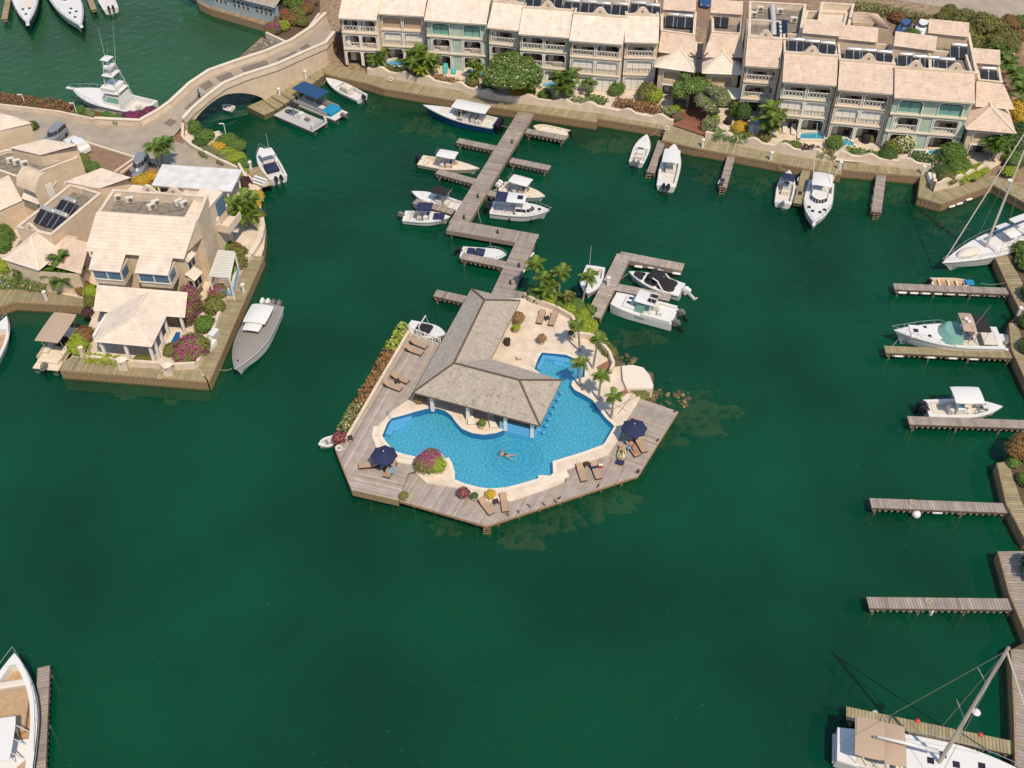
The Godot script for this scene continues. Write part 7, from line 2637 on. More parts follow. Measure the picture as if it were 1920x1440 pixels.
# a palm from its foot to where its crown was seen
func palm(bx_: float, by: float, g: float, cx: float, cy: float, size: float, count: int, label: String, group := "", mat := "leaf_palm") -> void:
	var p := P(bx_, by, g)
	var d := P(cx, cy, 0.0) - Vector3(0, EYE, 0)
	var h := EYE + d.y * (p.z / d.z)
	var top := P(cx, cy, h)
	var o := thing("palm_tree", label, "palm", p, 0, group)
	var mb := Mb.new()
	var m := p.lerp(top, 0.5) + Vector3((p.x - top.x) * 0.12, 0, 0.1)
	mb.tube([p, p.lerp(m, 0.5), m, m.lerp(top, 0.5), top], 0.15, 0.09, 7)
	part(mb, "trunk", "bark", o, true)
	mb = Mb.new()
	mb.tube([top - Vector3(0, 0.5, 0), top + Vector3(0, 0.15, 0)], 0.13, 0.07, 7)
	part(mb, "crownshaft", "leaf_olive", o, true)
	crown(o, top - p, size, count, mat)

func palm_clump(x: float, y: float, g: float, size: float, stems: int, label: String, mat := "leaf_palm") -> void:
	var o := thing("palm_clump", label, "palm", P(x, y, g))
	for i in stems:
		var a := TAU * i / stems + rng.randf()
		var r := size * 0.28 * (0 if i == 0 else 1)
		var h := size * rng.randf_range(0.5, 1.1)
		var top := Vector3(cos(a) * r, h, sin(a) * r)
		var mb := Mb.new(true)
		mb.tube([Vector3(cos(a) * r * 0.3, 0, sin(a) * r * 0.3), top], 0.07, 0.05, 6)
		part(mb, "stem", "bark", o, true)
		crown(o, top, size * 0.55, 9, mat)

func tree(x: float, y: float, g: float, tall: float, r: float, mat: String, label: String, flower := "", n := 7) -> void:
	var o := thing("tree", label, "tree", P(x, y, g))
	var mb := Mb.new(true)
	var cr := Vector3(0, tall * 0.62, 0)
	mb.tube([Vector3.ZERO, Vector3(0.1, tall * 0.25, 0), Vector3(0, tall * 0.5, 0.1)], 0.06 * tall * 0.5 + 0.08, 0.1, 8)
	for i in n:
		var a := TAU * i / n
		mb.tube([Vector3(0, tall * 0.35, 0), Vector3(cos(a) * r * 0.3, tall * 0.52, sin(a) * r * 0.3), Vector3(cos(a) * r * 0.7, tall * 0.68, sin(a) * r * 0.7)], 0.1, 0.03, 6)
	part(mb, "trunk", "bark", o, true)
	for i in n + 1:
		var a := TAU * i / n + rng.randf_range(-0.3, 0.3)
		var q := r * (rng.randf_range(0.5, 0.78) if i < n else 0.0)
		var s := r * rng.randf_range(0.32, 0.5)
		var p := cr + Vector3(cos(a) * q, rng.randf_range(-0.12, 0.16) * tall + (tall * 0.16 if i == n else 0.0), sin(a) * q)
		clump(o, "crown", p, Vector3(s, s * 0.75, s), mat)
		if flower:
			put_mesh(ball("flower_few", 55, 0.13, 141, 0.95), "blossom", flower, o, Transform3D(Basis(Vector3.UP, a) * Basis.from_scale(Vector3(s, s * 0.75, s)), p))

func planting() -> void:
	make_fronds()
	# --- island
	hedge([642, 814, 672, 762], 1.2, 1.2, 0.6, "leaf_olive", "olive green hedge stretch with white blossom beside the west deck", "flower_white")
	hedge([672, 762, 730, 662], 1.2, 1.2, 0.6, "leaf_rust", "rust-brown middle stretch of the hedge beside the west deck", "flower_red")
	hedge([730, 662, 760, 613], 1.2, 1.2, 0.7, "leaf_lime", "bright green stretch of the deck hedge near the railing", "flower_white")
	shrub(638, 828, 0.9, 0.8, 1.1, "leaf_purple", "pinkish shrub at the corner of the island by the white dinghy", "", "flower_pink")
	var pl := thing("planter", "curved cream planter wall between the pool and south deck", "planter", P(806, 885, 1.35))
	var mb := Mb.new()
	var ring := Q([781, 858, 790, 850, 810, 846, 828, 850, 836, 860, 833, 874, 826, 884, 812, 892, 795, 889, 782, 878], 1.75)
	mb.wall(ring, 1.3, 1.75)
	mb.flat(ring, 1.7)
	part(mb, "wall", "coping", pl)
	var o := thing("flowering_shrub", "domed magenta bougainvillea filling the poolside planter", "shrub", P(806, 872, 1.7))
	for k in [[0, 0, 1.35, "leaf_olive"], [0.7, 0.35, 1.0, "leaf_lime"], [-0.6, 0.2, 1.0, "leaf_olive"], [0.1, -0.7, 1.0, "leaf_olive"]]:
		clump(o, "foliage", Vector3(k[0], 0.45, k[1]), Vector3(k[2], 0.75, k[2]), k[3])
	for k in [[0, -0.1, 1.3], [-0.5, 0.0, 1.0], [0.3, -0.55, 1.1]]:
		put_mesh(ball("flower", 420, 0.12, 140, 0.9), "flowers", "flower_magenta", o, Transform3D(Basis(Vector3.UP, k[0]) * Basis.from_scale(Vector3(k[2], 0.85, k[2])), Vector3(k[0], 0.5, k[1])))
	for k in [[996, 560, 0.8, "leaf_dark"], [1012, 566, 0.9, "leaf_green"], [1034, 571, 0.9, "leaf_lime"], [1053, 578, 0.9, "leaf_green"], [1069, 588, 0.9, "leaf_lime"], [1086, 585, 0.9, "leaf_green"], [1094, 596, 0.8, "leaf_lime"], [1104, 588, 0.8, "leaf_green"], [1004, 557, 1.0, "leaf_green"], [1022, 560, 1.0, "leaf_lime"], [1044, 566, 1.0, "leaf_green"], [1062, 572, 1.1, "leaf_dark"], [1078, 578, 1.1, "leaf_green"]]:
		shrub(k[0], k[1], 1.2, k[2], 1.2, k[3], "shrub in the bed behind the patio's low wall", "shrubs behind the low patio wall")
	palm_clump(1028, 562, 1.2, 2.6, 4, "feathery green palm clump in the patio bed between two palms")
	palm_clump(1067, 575, 1.2, 1.8, 3, "small orange-tinged palm clump in the patio bed", "leaf_olive")
	for k in [[1094, 622, 1.2], [1108, 632, 1.0], [1119, 640, 1.0], [1131, 656, 0.9], [1142, 666, 0.9], [1100, 614, 1.2], [1088, 606, 1.1], [1104, 622, 1.1]]:
		shrub(k[0], k[1], 0.9, k[2], 1.1, "leaf_lime" if k[0] < 1115 else "leaf_olive", "shrub on the bank outside the curved patio wall", "shrubs on the bank outside the curved wall")
	shrub(1197, 740, 0.8, 1.2, 0.7, "leaf_olive", "flat olive mound between stone platform and east deck")
	shrub(788, 752, 1.35, 0.75, 1.1, "leaf_dry", "dry brown bush at the pavilion's corner by the pool")
	shrub(1078, 614, 1.35, 0.6, 0.9, "leaf_dry", "dry brown bush inside the patio wall corner")
	for k in [[971, 607, 0.85, 1.3, "leaf_dry", "large dry bush in a pot against the pavilion wall", ""], [968, 622, 0.5, 0.6, "leaf_lime", "small bright green potted plant below the dry bush", ""], [1016, 644, 0.55, 1.0, "leaf_dry", "spindly dry potted plant alone on the patio", ""], [870, 932, 0.65, 0.8, "leaf_purple", "pink-flowering potted shrub on the south deck", "flower_pink"], [890, 936, 0.4, 0.4, "leaf_dark", "low green plant in a pale bowl between two flowering pots", ""], [920, 934, 0.55, 0.6, "leaf_gold", "yellow potted plant beside the deck loungers", ""], [758, 936, 0.5, 0.45, "leaf_olive", "olive plant in round pot at the step of the decks", ""], [904, 802, 0.4, 0.9, "leaf_palm", "potted palm on the poolside curve under the pavilion", ""], [1070, 631, 0.35, 0.5, "leaf_dark", "small dark potted plant at the patio corner", ""]]:
		var q := thing("potted_plant", k[5], "potted plant", P(k[0], k[1], 1.36 if k[1] < 900 else 1.22))
		mb = Mb.new(true)
		mb.lathe(Vector3.ZERO, [Vector2(0.0, 0), Vector2(0.24, 0), Vector2(0.36, 0.35), Vector2(0.4, 0.42), Vector2(0.33, 0.42), Vector2(0.3, 0.36), Vector2(0, 0.36)], 12)
		part(mb, "pot", "pot_stone", q, true)
		clump(q, "foliage", Vector3(0, 0.4 + k[3] * 0.4, 0), Vector3(k[2], k[3] * 0.5, k[2]), k[4])
		if k[6]:
			put_mesh(ball("flower", 420, 0.12, 140, 0.9), "flowers", k[6], q, Transform3D(Basis.from_scale(Vector3(k[2], k[3] * 0.5, k[2]) * 1.02), Vector3(0, 0.4 + k[3] * 0.4, 0)))
	for k in [[1009, 548, 1004, 494, "slender palm in the patio bed beside the boarded landing"], [1047, 556, 1053, 508, "slender palm in the patio bed between the two palm clumps"], [1092, 566, 1104, 518, "slender palm leaning over the motorboat behind the patio bed"]]:
		palm(k[0], k[1], 1.2, k[2], k[3], 1.45, 12, k[4], "palms in the north patio bed")
	for k in [[1087, 658, 1083, 608, "slender palm beside the dry bush inside the patio wall"], [1112, 690, 1122, 636, "slender palm in front of the curved wall by the brick steps"], [1087, 723, 1088, 681, "slender palm at the corner of the shallow pool"], [1122, 749, 1128, 703, "slender palm between the pool and the stone platform"], [1146, 784, 1151, 744, "slender palm on the jointed slabs next to the east deck"]]:
		palm(k[0], k[1], 1.36, k[2], k[3], 1.25, 11, k[4], "palms on the east patio")
	# --- gardens of the terrace row
	palm_clump(712, 128, 1.6, 2.6, 4, "bushy palm beside the round-ended plunge pool")
	palm_clump(778, 141, 1.6, 3.6, 5, "tall bushy palm before the boundary of shuttered and green houses", "leaf_palm")
	palm_clump(808, 143, 1.6, 3.0, 4, "bushy palm behind the turquoise loungers", "leaf_palm")
	palm_clump(793, 150, 1.6, 2.4, 3, "yellowish palm between two bushy garden palms", "leaf_lime")
	palm_clump(893, 152, 1.6, 2.4, 4, "small palm beside plunge pool of the wide-piered house")
	tree(962, 178, 1.6, 5.2, 4.2, "leaf_green", "broad green tree dotted with white blossom above the quay", "flower_white", 9)
	palm_clump(1058, 187, 1.6, 3.4, 7, "dense dark green palm bush by the dock head", "leaf_green")
	tree(1104, 178, 1.6, 2.6, 1.2, "leaf_green", "small open tree on the pale terrace of the tan house", "flower_white", 5)
	for k in [[1156, 176, 1.2, 1.7, "leaf_green"], [1161, 168, 0.9, 1.4, "leaf_olive"], [1214, 186, 1.7, 2.3, "leaf_olive"], [1224, 190, 1.3, 1.9, "leaf_lime"], [1215, 160, 0.7, 1.6, "leaf_dark"], [1178, 206, 0.6, 0.7, "leaf_purple"], [1264, 210, 0.9, 1.0, "leaf_lime"], [1272, 215, 0.6, 0.7, "leaf_green"], [990, 176, 1.0, 1.0, "leaf_lime"], [968, 178, 1.2, 1.0, "leaf_gold"], [916, 166, 1.2, 1.2, "leaf_dark"], [886, 158, 1.1, 1.2, "leaf_olive"], [1022, 182, 1.0, 1.0, "leaf_green"]]:
		shrub(k[0], k[1], 1.6, k[2], k[3], k[4], "shrub in the western gardens of the terrace row", "shrubs of the western gardens")
	shrub(1268, 222, 1.6, 0.9, 0.9, "leaf_green", "purple-flowering shrub beside the brick path", "", "flower_magenta")
	hedge([722, 133, 795, 148], 1.6, 1.2, 0.9, "leaf_olive", "olive clipped hedge behind the wall next to the life ring")
	hedge([812, 150, 866, 163], 1.6, 1.2, 0.8, "leaf_rust", "orange-brown hedge in front of the turquoise loungers")
	hedge([1072, 192, 1100, 200], 1.6, 1.6, 0.7, "leaf_sage", "grey-green clipped block hedge by the small open tree")
	hedge([1098, 186, 1138, 195], 1.6, 1.2, 0.7, "leaf_green", "bright green low hedge on the tan house's terrace")
	hedge([1152, 197, 1238, 212], 1.6, 1.5, 1.0, "leaf_brown", "dark brown hedge along the wall before the narrow cream house")
	hedge([1240, 212, 1262, 226], 1.6, 1.3, 1.1, "leaf_sage", "grey-green hedge end beside the brick path")
	tree(1288, 200, 1.6, 5.0, 2.7, "leaf_green", "dark blossoming tree left of the brick path's gate", "flower_white", 7)
	tree(1330, 218, 1.6, 4.6, 2.4, "leaf_sage", "pale blossoming tree at the right edge of brick path", "flower_white", 7)
	hedge([1318, 240, 1345, 246], 1.6, 1.8, 1.5, "leaf_sage", "large clipped grey-green hedge block at the path corner")
	hedge([1338, 256, 1405, 268], 1.6, 1.3, 0.9, "leaf_green", "green hedge behind the humped wall below the awning")
	for k in [[1340, 226, 0.7, 1.0, "leaf_lime"], [1376, 218, 0.9, 2.2, "leaf_green"], [1396, 206, 1.2, 3.2, "leaf_green"], [1390, 224, 1.2, 2.6, "leaf_dark"], [1386, 244, 1.2, 1.2, "leaf_gold"], [1404, 262, 0.9, 0.9, "leaf_olive"], [1432, 262, 1.1, 1.4, "leaf_olive"], [1474, 276, 0.9, 0.9, "leaf_sage"], [1490, 277, 0.9, 0.9, "leaf_green"], [1564, 276, 1.2, 1.6, "leaf_green"], [1632, 262, 0.9, 1.0, "leaf_olive"], [1668, 268, 1.0, 3.6, "leaf_dark"], [1672, 284, 1.3, 1.6, "leaf_olive"], [1664, 296, 1.4, 1.4, "leaf_dark"]]:
		shrub(k[0], k[1], 1.6, k[2], k[3], k[4], "shrub in the eastern gardens of the terrace row", "shrubs of the eastern gardens")
	shrub(1692, 280, 1.6, 1.6, 2.2, "leaf_green", "rounded shrub covered in white flowers by the wide end house", "", "flower_white")
	palm_clump(1440, 258, 1.6, 3.6, 5, "tall garden palm between the narrow tan-roofed and green houses", "leaf_palm")
	hedge([1503, 284, 1532, 290], 1.6, 1.3, 0.9, "leaf_purple", "dark purple hedge below the corner-cut pool")
	hedge([1532, 291, 1566, 297], 1.6, 1.3, 0.9, "leaf_olive", "olive hedge next to the dark purple one")
	hedge([1584, 288, 1644, 297], 1.6, 1.4, 0.8, "leaf_green", "green hedge below the black barbecue terrace")
	hedge([1708, 300, 1770, 310], 1.6, 1.6, 1.0, "leaf_dark", "long dark green hedge in front of the wide end house")
	for k in [[1782, 300, 1.9, 2.4, "leaf_green"], [1796, 318, 1.8, 1.6, "leaf_green"], [1768, 330, 1.5, 1.3, "leaf_dark"], [1776, 340, 1.3, 1.2, "leaf_olive"], [1800, 336, 1.3, 1.0, "leaf_lime"], [1820, 330, 1.3, 1.0, "leaf_lime"], [1836, 322, 1.2, 1.0, "leaf_lime"], [1876, 268, 1.2, 1.8, "leaf_purple"], [1900, 278, 2.2, 2.2, "leaf_dark"], [1903, 304, 1.7, 1.5, "leaf_green"], [1892, 326, 1.1, 0.9, "leaf_lime"], [1908, 236, 1.2, 2.0, "leaf_gold"], [1914, 262, 1.8, 2.4, "leaf_dark"]]:
		shrub(k[0], k[1], 1.6, k[2], k[3], k[4], "shrub in the corner garden by the end pavilion", "shrubs of the corner garden")
	palm_clump(1858, 300, 1.6, 3.2, 6, "bushy palm in front of the end pavilion", "leaf_green")
	# --- top right behind the row
	for k in [[1826, 92, 4.5, 4.6, "wide olive tree spreading beside the main road"], [1868, 100, 3.6, 3.4, "second olive tree in front of the wide spreading one"], [1790, 62, 3.2, 3.2, "sparse olive tree at the road verge behind the walled roof yard"]]:
		tree(k[0], k[1], 1.2, k[2], k[3], "leaf_olive", k[4], "", 9)
	hedge([1600, 18, 1700, 34], 1.2, 2.2, 1.2, "leaf_olive", "roadside hedge with pale blossom behind the curved roof", "flower_white")
	hedge([1700, 36, 1780, 50], 1.2, 2.0, 1.0, "leaf_olive", "olive roadside hedge running on to the spreading tree")
	for k in [[1682, 40, 1.4, 1.6, "leaf_brown"], [1735, 46, 1.2, 1.2, "leaf_brown"], [1884, 68, 1.4, 1.2, "leaf_brown"], [1908, 72, 1.4, 1.2, "leaf_brown"], [1892, 52, 1.8, 1.8, "leaf_rust"], [1912, 50, 1.6, 1.8, "leaf_green"], [1708, 76, 1.6, 1.8, "leaf_green"], [1368, 8, 1.6, 2.4, "leaf_lime"], [1516, 34, 0.8, 1.4, "leaf_lime"], [1905, 215, 1.6, 2.2, "leaf_gold"]]:
		shrub(k[0], k[1], 1.2, k[2], k[3], k[4], "shrub in the yards behind the terrace row", "shrubs behind the row")
	for k in [[1856, 104, 1850, 80], [1878, 122, 1872, 92], [1890, 132, 1882, 104], [1902, 150, 1892, 118], [1912, 172, 1902, 134], [1920, 186, 1912, 150], [1926, 206, 1914, 166]]:
		palm(k[0], k[1], 1.2, k[2], k[3], 1.9, 12, "dark green palm in the row beside the back lane", "palms beside the back lane", "leaf_green")
	# --- bridge and harbour
	for k in [[514, 60, 1.5, "leaf_olive", "flower_magenta"], [537, 36, 0.9, "leaf_rust", "flower_red"], [532, 56, 1.1, "leaf_lime", ""], [548, 44, 1.4, "leaf_rust", ""], [560, 30, 1.4, "leaf_olive", ""], [574, 24, 1.3, "leaf_rust", ""], [584, 10, 1.3, "leaf_olive", "flower_magenta"], [556, 10, 1.6, "leaf_green", ""], [534, 8, 1.6, "leaf_green", ""], [568, 48, 1.0, "leaf_olive", ""]]:
		shrub(k[0], k[1], 2.5, k[2], 1.5, k[3], "shrub in the raised bed between harbour building and bridge", "shrubs of the raised harbour bed", k[4])
	shrub(638, 96, 1.6, 1.2, 3.0, "leaf_olive", "tall magenta bougainvillea climbing the bridge-end pavilion", "", "flower_magenta")
	shrub(650, 112, 1.6, 0.8, 1.8, "leaf_purple", "lower magenta bougainvillea at the foot of bridge-end pavilion", "", "flower_magenta")
	shrub(622, 90, 1.6, 0.9, 1.6, "leaf_dark", "dark shrub at the end of the bridge parapet")
	hedge([-40, 186, 60, 200, 140, 210], 1.2, 1.6, 1.2, "leaf_brown", "reddish brown hedge along the lane by the far basin", "flower_red")
	for k in [[152, 214, 0.9, "leaf_green"], [172, 220, 1.0, "leaf_sage"], [200, 224, 1.0, "leaf_green"], [222, 230, 1.0, "leaf_green"], [188, 226, 0.9, "leaf_rust"]]:
		shrub(k[0], k[1], 1.2, k[2], 1.1, k[3], "shrub on the bank behind the sport fishing boat", "shrubs behind the fishing boat")
	for k in [[244, 224, 1.3], [262, 224, 1.5], [282, 216, 1.3]]:
		shrub(k[0], k[1], 1.2, k[2], 1.0, "leaf_purple", "mound of magenta bougainvillea by the bridge foot", "magenta mounds by the bridge foot", "flower_magenta")
	for k in [[366, 248, 1.0, 1.8, "leaf_green"], [384, 262, 1.4, 1.4, "leaf_green"], [376, 272, 1.1, 1.0, "leaf_dark"], [426, 268, 1.6, 1.1, "leaf_green"], [442, 278, 1.4, 1.1, "leaf_green"], [410, 282, 1.4, 1.0, "leaf_gold"], [428, 292, 1.3, 0.9, "leaf_lime"], [394, 288, 1.5, 0.9, "leaf_sage"], [424, 304, 1.2, 0.9, "leaf_sage"], [444, 302, 1.4, 1.2, "leaf_lime"], [458, 312, 1.1, 1.0, "leaf_green"], [456, 328, 0.8, 0.9, "leaf_lime"]]:
		shrub(k[0], k[1], 1.2, k[2], k[3], k[4], "shrub on the planted bank beside the bridge foot", "shrubs on the planted bank")
	palm(298, 322, 1.25, 292, 276, 1.9, 13, "coconut palm leaning over the lane by the carport", "palms by the carport", "leaf_green")
	palm(304, 312, 1.25, 308, 268, 1.9, 13, "coconut palm leaning over the lane by the carport", "palms by the carport", "leaf_green")
	# --- villa gardens
	for k in [[364, 588, 1.3, 4.0, "tall magenta bougainvillea column beside the villa terrace"], [354, 605, 1.2, 3.0, "magenta bougainvillea leaning on the taller column"], [410, 558, 1.2, 1.5, "magenta shrub beside the pergola steps"], [362, 662, 1.9, 2.0, "broad magenta bougainvillea at the dock corner of villa terrace"], [348, 672, 1.3, 1.3, "lower magenta bougainvillea spilling on the terrace wall"]]:
		shrub(k[0], k[1], 1.3, k[2], k[3], "leaf_olive", k[4], "", "flower_magenta")
	for k in [[402, 582, 1.3, 1.7, "leaf_olive"], [385, 616, 1.2, 1.6, "leaf_green"], [324, 660, 1.0, 1.0, "leaf_olive"], [264, 677, 0.8, 0.6, "leaf_olive"], [280, 678, 0.8, 0.6, "leaf_olive"], [428, 468, 0.9, 1.2, "leaf_green"], [440, 470, 0.9, 1.0, "leaf_brown"], [448, 480, 1.2, 1.2, "leaf_olive"], [446, 498, 1.3, 1.2, "leaf_olive"], [440, 512, 0.8, 0.8, "leaf_lime"], [484, 376, 1.0, 1.4, "leaf_gold"], [478, 390, 1.0, 1.2, "leaf_gold"], [486, 408, 0.9, 1.0, "leaf_olive"], [462, 352, 0.9, 1.6, "leaf_purple"]]:
		shrub(k[0], k[1], 1.3, k[2], k[3], k[4], "shrub in the villa's dockside garden", "shrubs of the villa dockside")
	for k in [[148, 655, 1.3, 1.2, "leaf_lime"], [150, 642, 1.1, 1.2, "leaf_lime"], [162, 634, 1.2, 1.4, "leaf_brown"], [172, 552, 1.0, 1.2, "leaf_lime"], [170, 572, 0.8, 1.2, "leaf_olive"], [166, 590, 0.7, 0.9, "leaf_purple"], [160, 546, 1.0, 1.2, "leaf_rust"]]:
		shrub(k[0], k[1], 1.3, k[2], k[3], k[4], "shrub between the inlet and the villa terrace", "shrubs between inlet and terrace")
	hedge([162, 674, 230, 681], 1.4, 0.9, 0.7, "leaf_lime", "bright clipped hedge along the villa's terrace wall")
	palm_clump(462, 424, 1.3, 3.6, 7, "large spreading palm clump on the seawall walk", "leaf_palm")
	palm_clump(130, 535, 1.3, 3.4, 6, "dark palm clump in front of the neighbour house", "leaf_green")
	palm_clump(52, 528, 1.3, 1.8, 3, "small palm at the neighbour house's terrace", "leaf_green")
	hedge([0, 535, 45, 536, 95, 545], 1.3, 1.4, 1.2, "leaf_green", "green hedge along the neighbour house's boardwalk", "flower_red")
	for k in [[10, 452, 1.5, 2.2, "leaf_green"], [6, 470, 1.2, 1.8, "leaf_green"], [8, 505, 1.2, 1.4, "leaf_lime"], [40, 396, 1.2, 2.0, "leaf_dark"], [56, 244, 0.9, 1.2, "leaf_gold"], [64, 242, 0.8, 1.2, "leaf_dark"], [160, 318, 1.2, 1.0, "leaf_green"], [172, 316, 1.2, 0.8, "leaf_green"], [156, 302, 1.0, 1.0, "leaf_olive"], [268, 342, 1.3, 1.0, "leaf_gold"], [284, 336, 1.0, 1.0, "leaf_gold"], [248, 334, 1.0, 1.0, "leaf_purple"], [290, 362, 0.9, 0.9, "leaf_lime"], [308, 368, 1.1, 0.9, "leaf_rust"], [326, 370, 1.0, 0.9, "leaf_rust"]]:
		shrub(k[0], k[1], 1.25, k[2], k[3], k[4], "shrub in the yards of the left bank houses", "shrubs of the left bank yards")
	# --- right bank
	for k in [[1918, 478, 1.6, 1.6, "leaf_green"], [1926, 500, 1.6, 1.6, "leaf_green"], [1938, 560, 1.6, 2.0, "leaf_dark"], [1926, 610, 1.2, 1.5, "leaf_dark"], [1936, 660, 1.5, 2.0, "leaf_green"], [1910, 852, 1.5, 1.8, "leaf_rust"], [1918, 838, 1.2, 1.6, "leaf_rust"], [1900, 872, 0.7, 0.8, "leaf_green"], [1925, 905, 1.0, 1.2, "leaf_green"], [1940, 1080, 1.6, 2.6, "leaf_dark"]]:
		shrub(k[0], k[1], 1.3, k[2], k[3], k[4], "bush on the right bank behind the jetties", "bushes on the right bank")

# ---------- furniture, people, cars and other small things ----------
func lounger(hx: float, hy: float, fx: float, fy: float, h: float, m: String, label: String, group := "", up := 0.5) -> Node3D:
	var a := P(hx, hy, h + 0.3)
	var b := P(fx, fy, h + 0.3)
	var d := b - a
	d.y = 0
	d = d.normalized()
	var o := thing("sun_lounger", label, "sun lounger", Vector3((a.x + b.x) / 2, h, (a.z + b.z) / 2), atan2(-d.z, d.x), group)
	var l := 2.0
	bx(o, "frame", "wicker" if m == "lounger_tan" else m, 0, 0.14, 0, l, 0.12, 0.68, 0.0, 0.1)
	bx(o, "seat_pad", m, 0.3, 0.262, 0, l * 0.68, 0.08, 0.64)
	var mb := Mb.new(true)
	mb.box(Vector3(-0.68, 0.3 + 0.33 * sin(up), 0), Vector3(0.75, 0.08, 0.64), Basis(Vector3(0, 0, 1), -up))
	part(mb, "backrest", m, o)
	for s in [[-0.85, -0.28], [-0.85, 0.28], [0.85, -0.28], [0.85, 0.28]]:
		mb = Mb.new(true)
		mb.box(Vector3(s[0], 0.07, s[1]), Vector3(0.08, 0.14, 0.08))
		part(mb, "leg", "wicker" if m == "lounger_tan" else "steel", o)
	return o

func parasol(x: float, y: float, g: float, label: String) -> void:
	# x, y: the canopy's top as seen, 2.75 m above ground
	var p := P(x, y, g + 2.7)
	var o := thing("parasol", label, "parasol", Vector3(p.x, g, p.z))
	var mb := Mb.new(true)
	mb.lathe(Vector3.ZERO, [Vector2(0.34, 0), Vector2(0.34, 0.06), Vector2(0.08, 0.1), Vector2(0, 0.1)], 12)
	part(mb, "base", "rubber", o)
	mb = Mb.new(true)
	mb.tube([Vector3(0, 0.1, 0), Vector3(0, 2.7, 0)], 0.03, 0.03, 7)
	part(mb, "pole", "wicker", o)
	mb = Mb.new(true)
	var n := 8
	for k in n:
		var a := Vector3(cos(TAU * k / n), 0, sin(TAU * k / n))
		var b := Vector3(cos(TAU * (k + 1) / n), 0, sin(TAU * (k + 1) / n))
		var top := Vector3(0, 2.68, 0)
		mb.tri(top, a * 1.3 + Vector3(0, 2.12, 0), (a + b) * 0.615 + Vector3(0, 2.14, 0))
		mb.tri(top, (a + b) * 0.615 + Vector3(0, 2.14, 0), b * 1.3 + Vector3(0, 2.12, 0))
		mb.quad(a * 1.3 + Vector3(0, 2.12, 0), a * 1.3 + Vector3(0, 1.98, 0), (a + b) * 0.615 + Vector3(0, 2.0, 0), (a + b) * 0.615 + Vector3(0, 2.14, 0))
		mb.quad((a + b) * 0.615 + Vector3(0, 2.14, 0), (a + b) * 0.615 + Vector3(0, 2.0, 0), b * 1.3 + Vector3(0, 1.98, 0), b * 1.3 + Vector3(0, 2.12, 0))
	part(mb, "canopy", "canvas_navy", o)
	for k in n:
		var a := Vector3(cos(TAU * k / n), 0, sin(TAU * k / n))
		mb = Mb.new(true)
		mb.tube([Vector3(0, 2.6, 0), a * 1.28 + Vector3(0, 2.08, 0)], 0.015, 0.012, 4)
		part(mb, "rib", "wicker", o)
	mb = Mb.new(true)
	mb.ell(Vector3(0, 2.74, 0), Vector3(0.06, 0.08, 0.06), 8, 5)
	part(mb, "finial", "lounger_white", o, true)

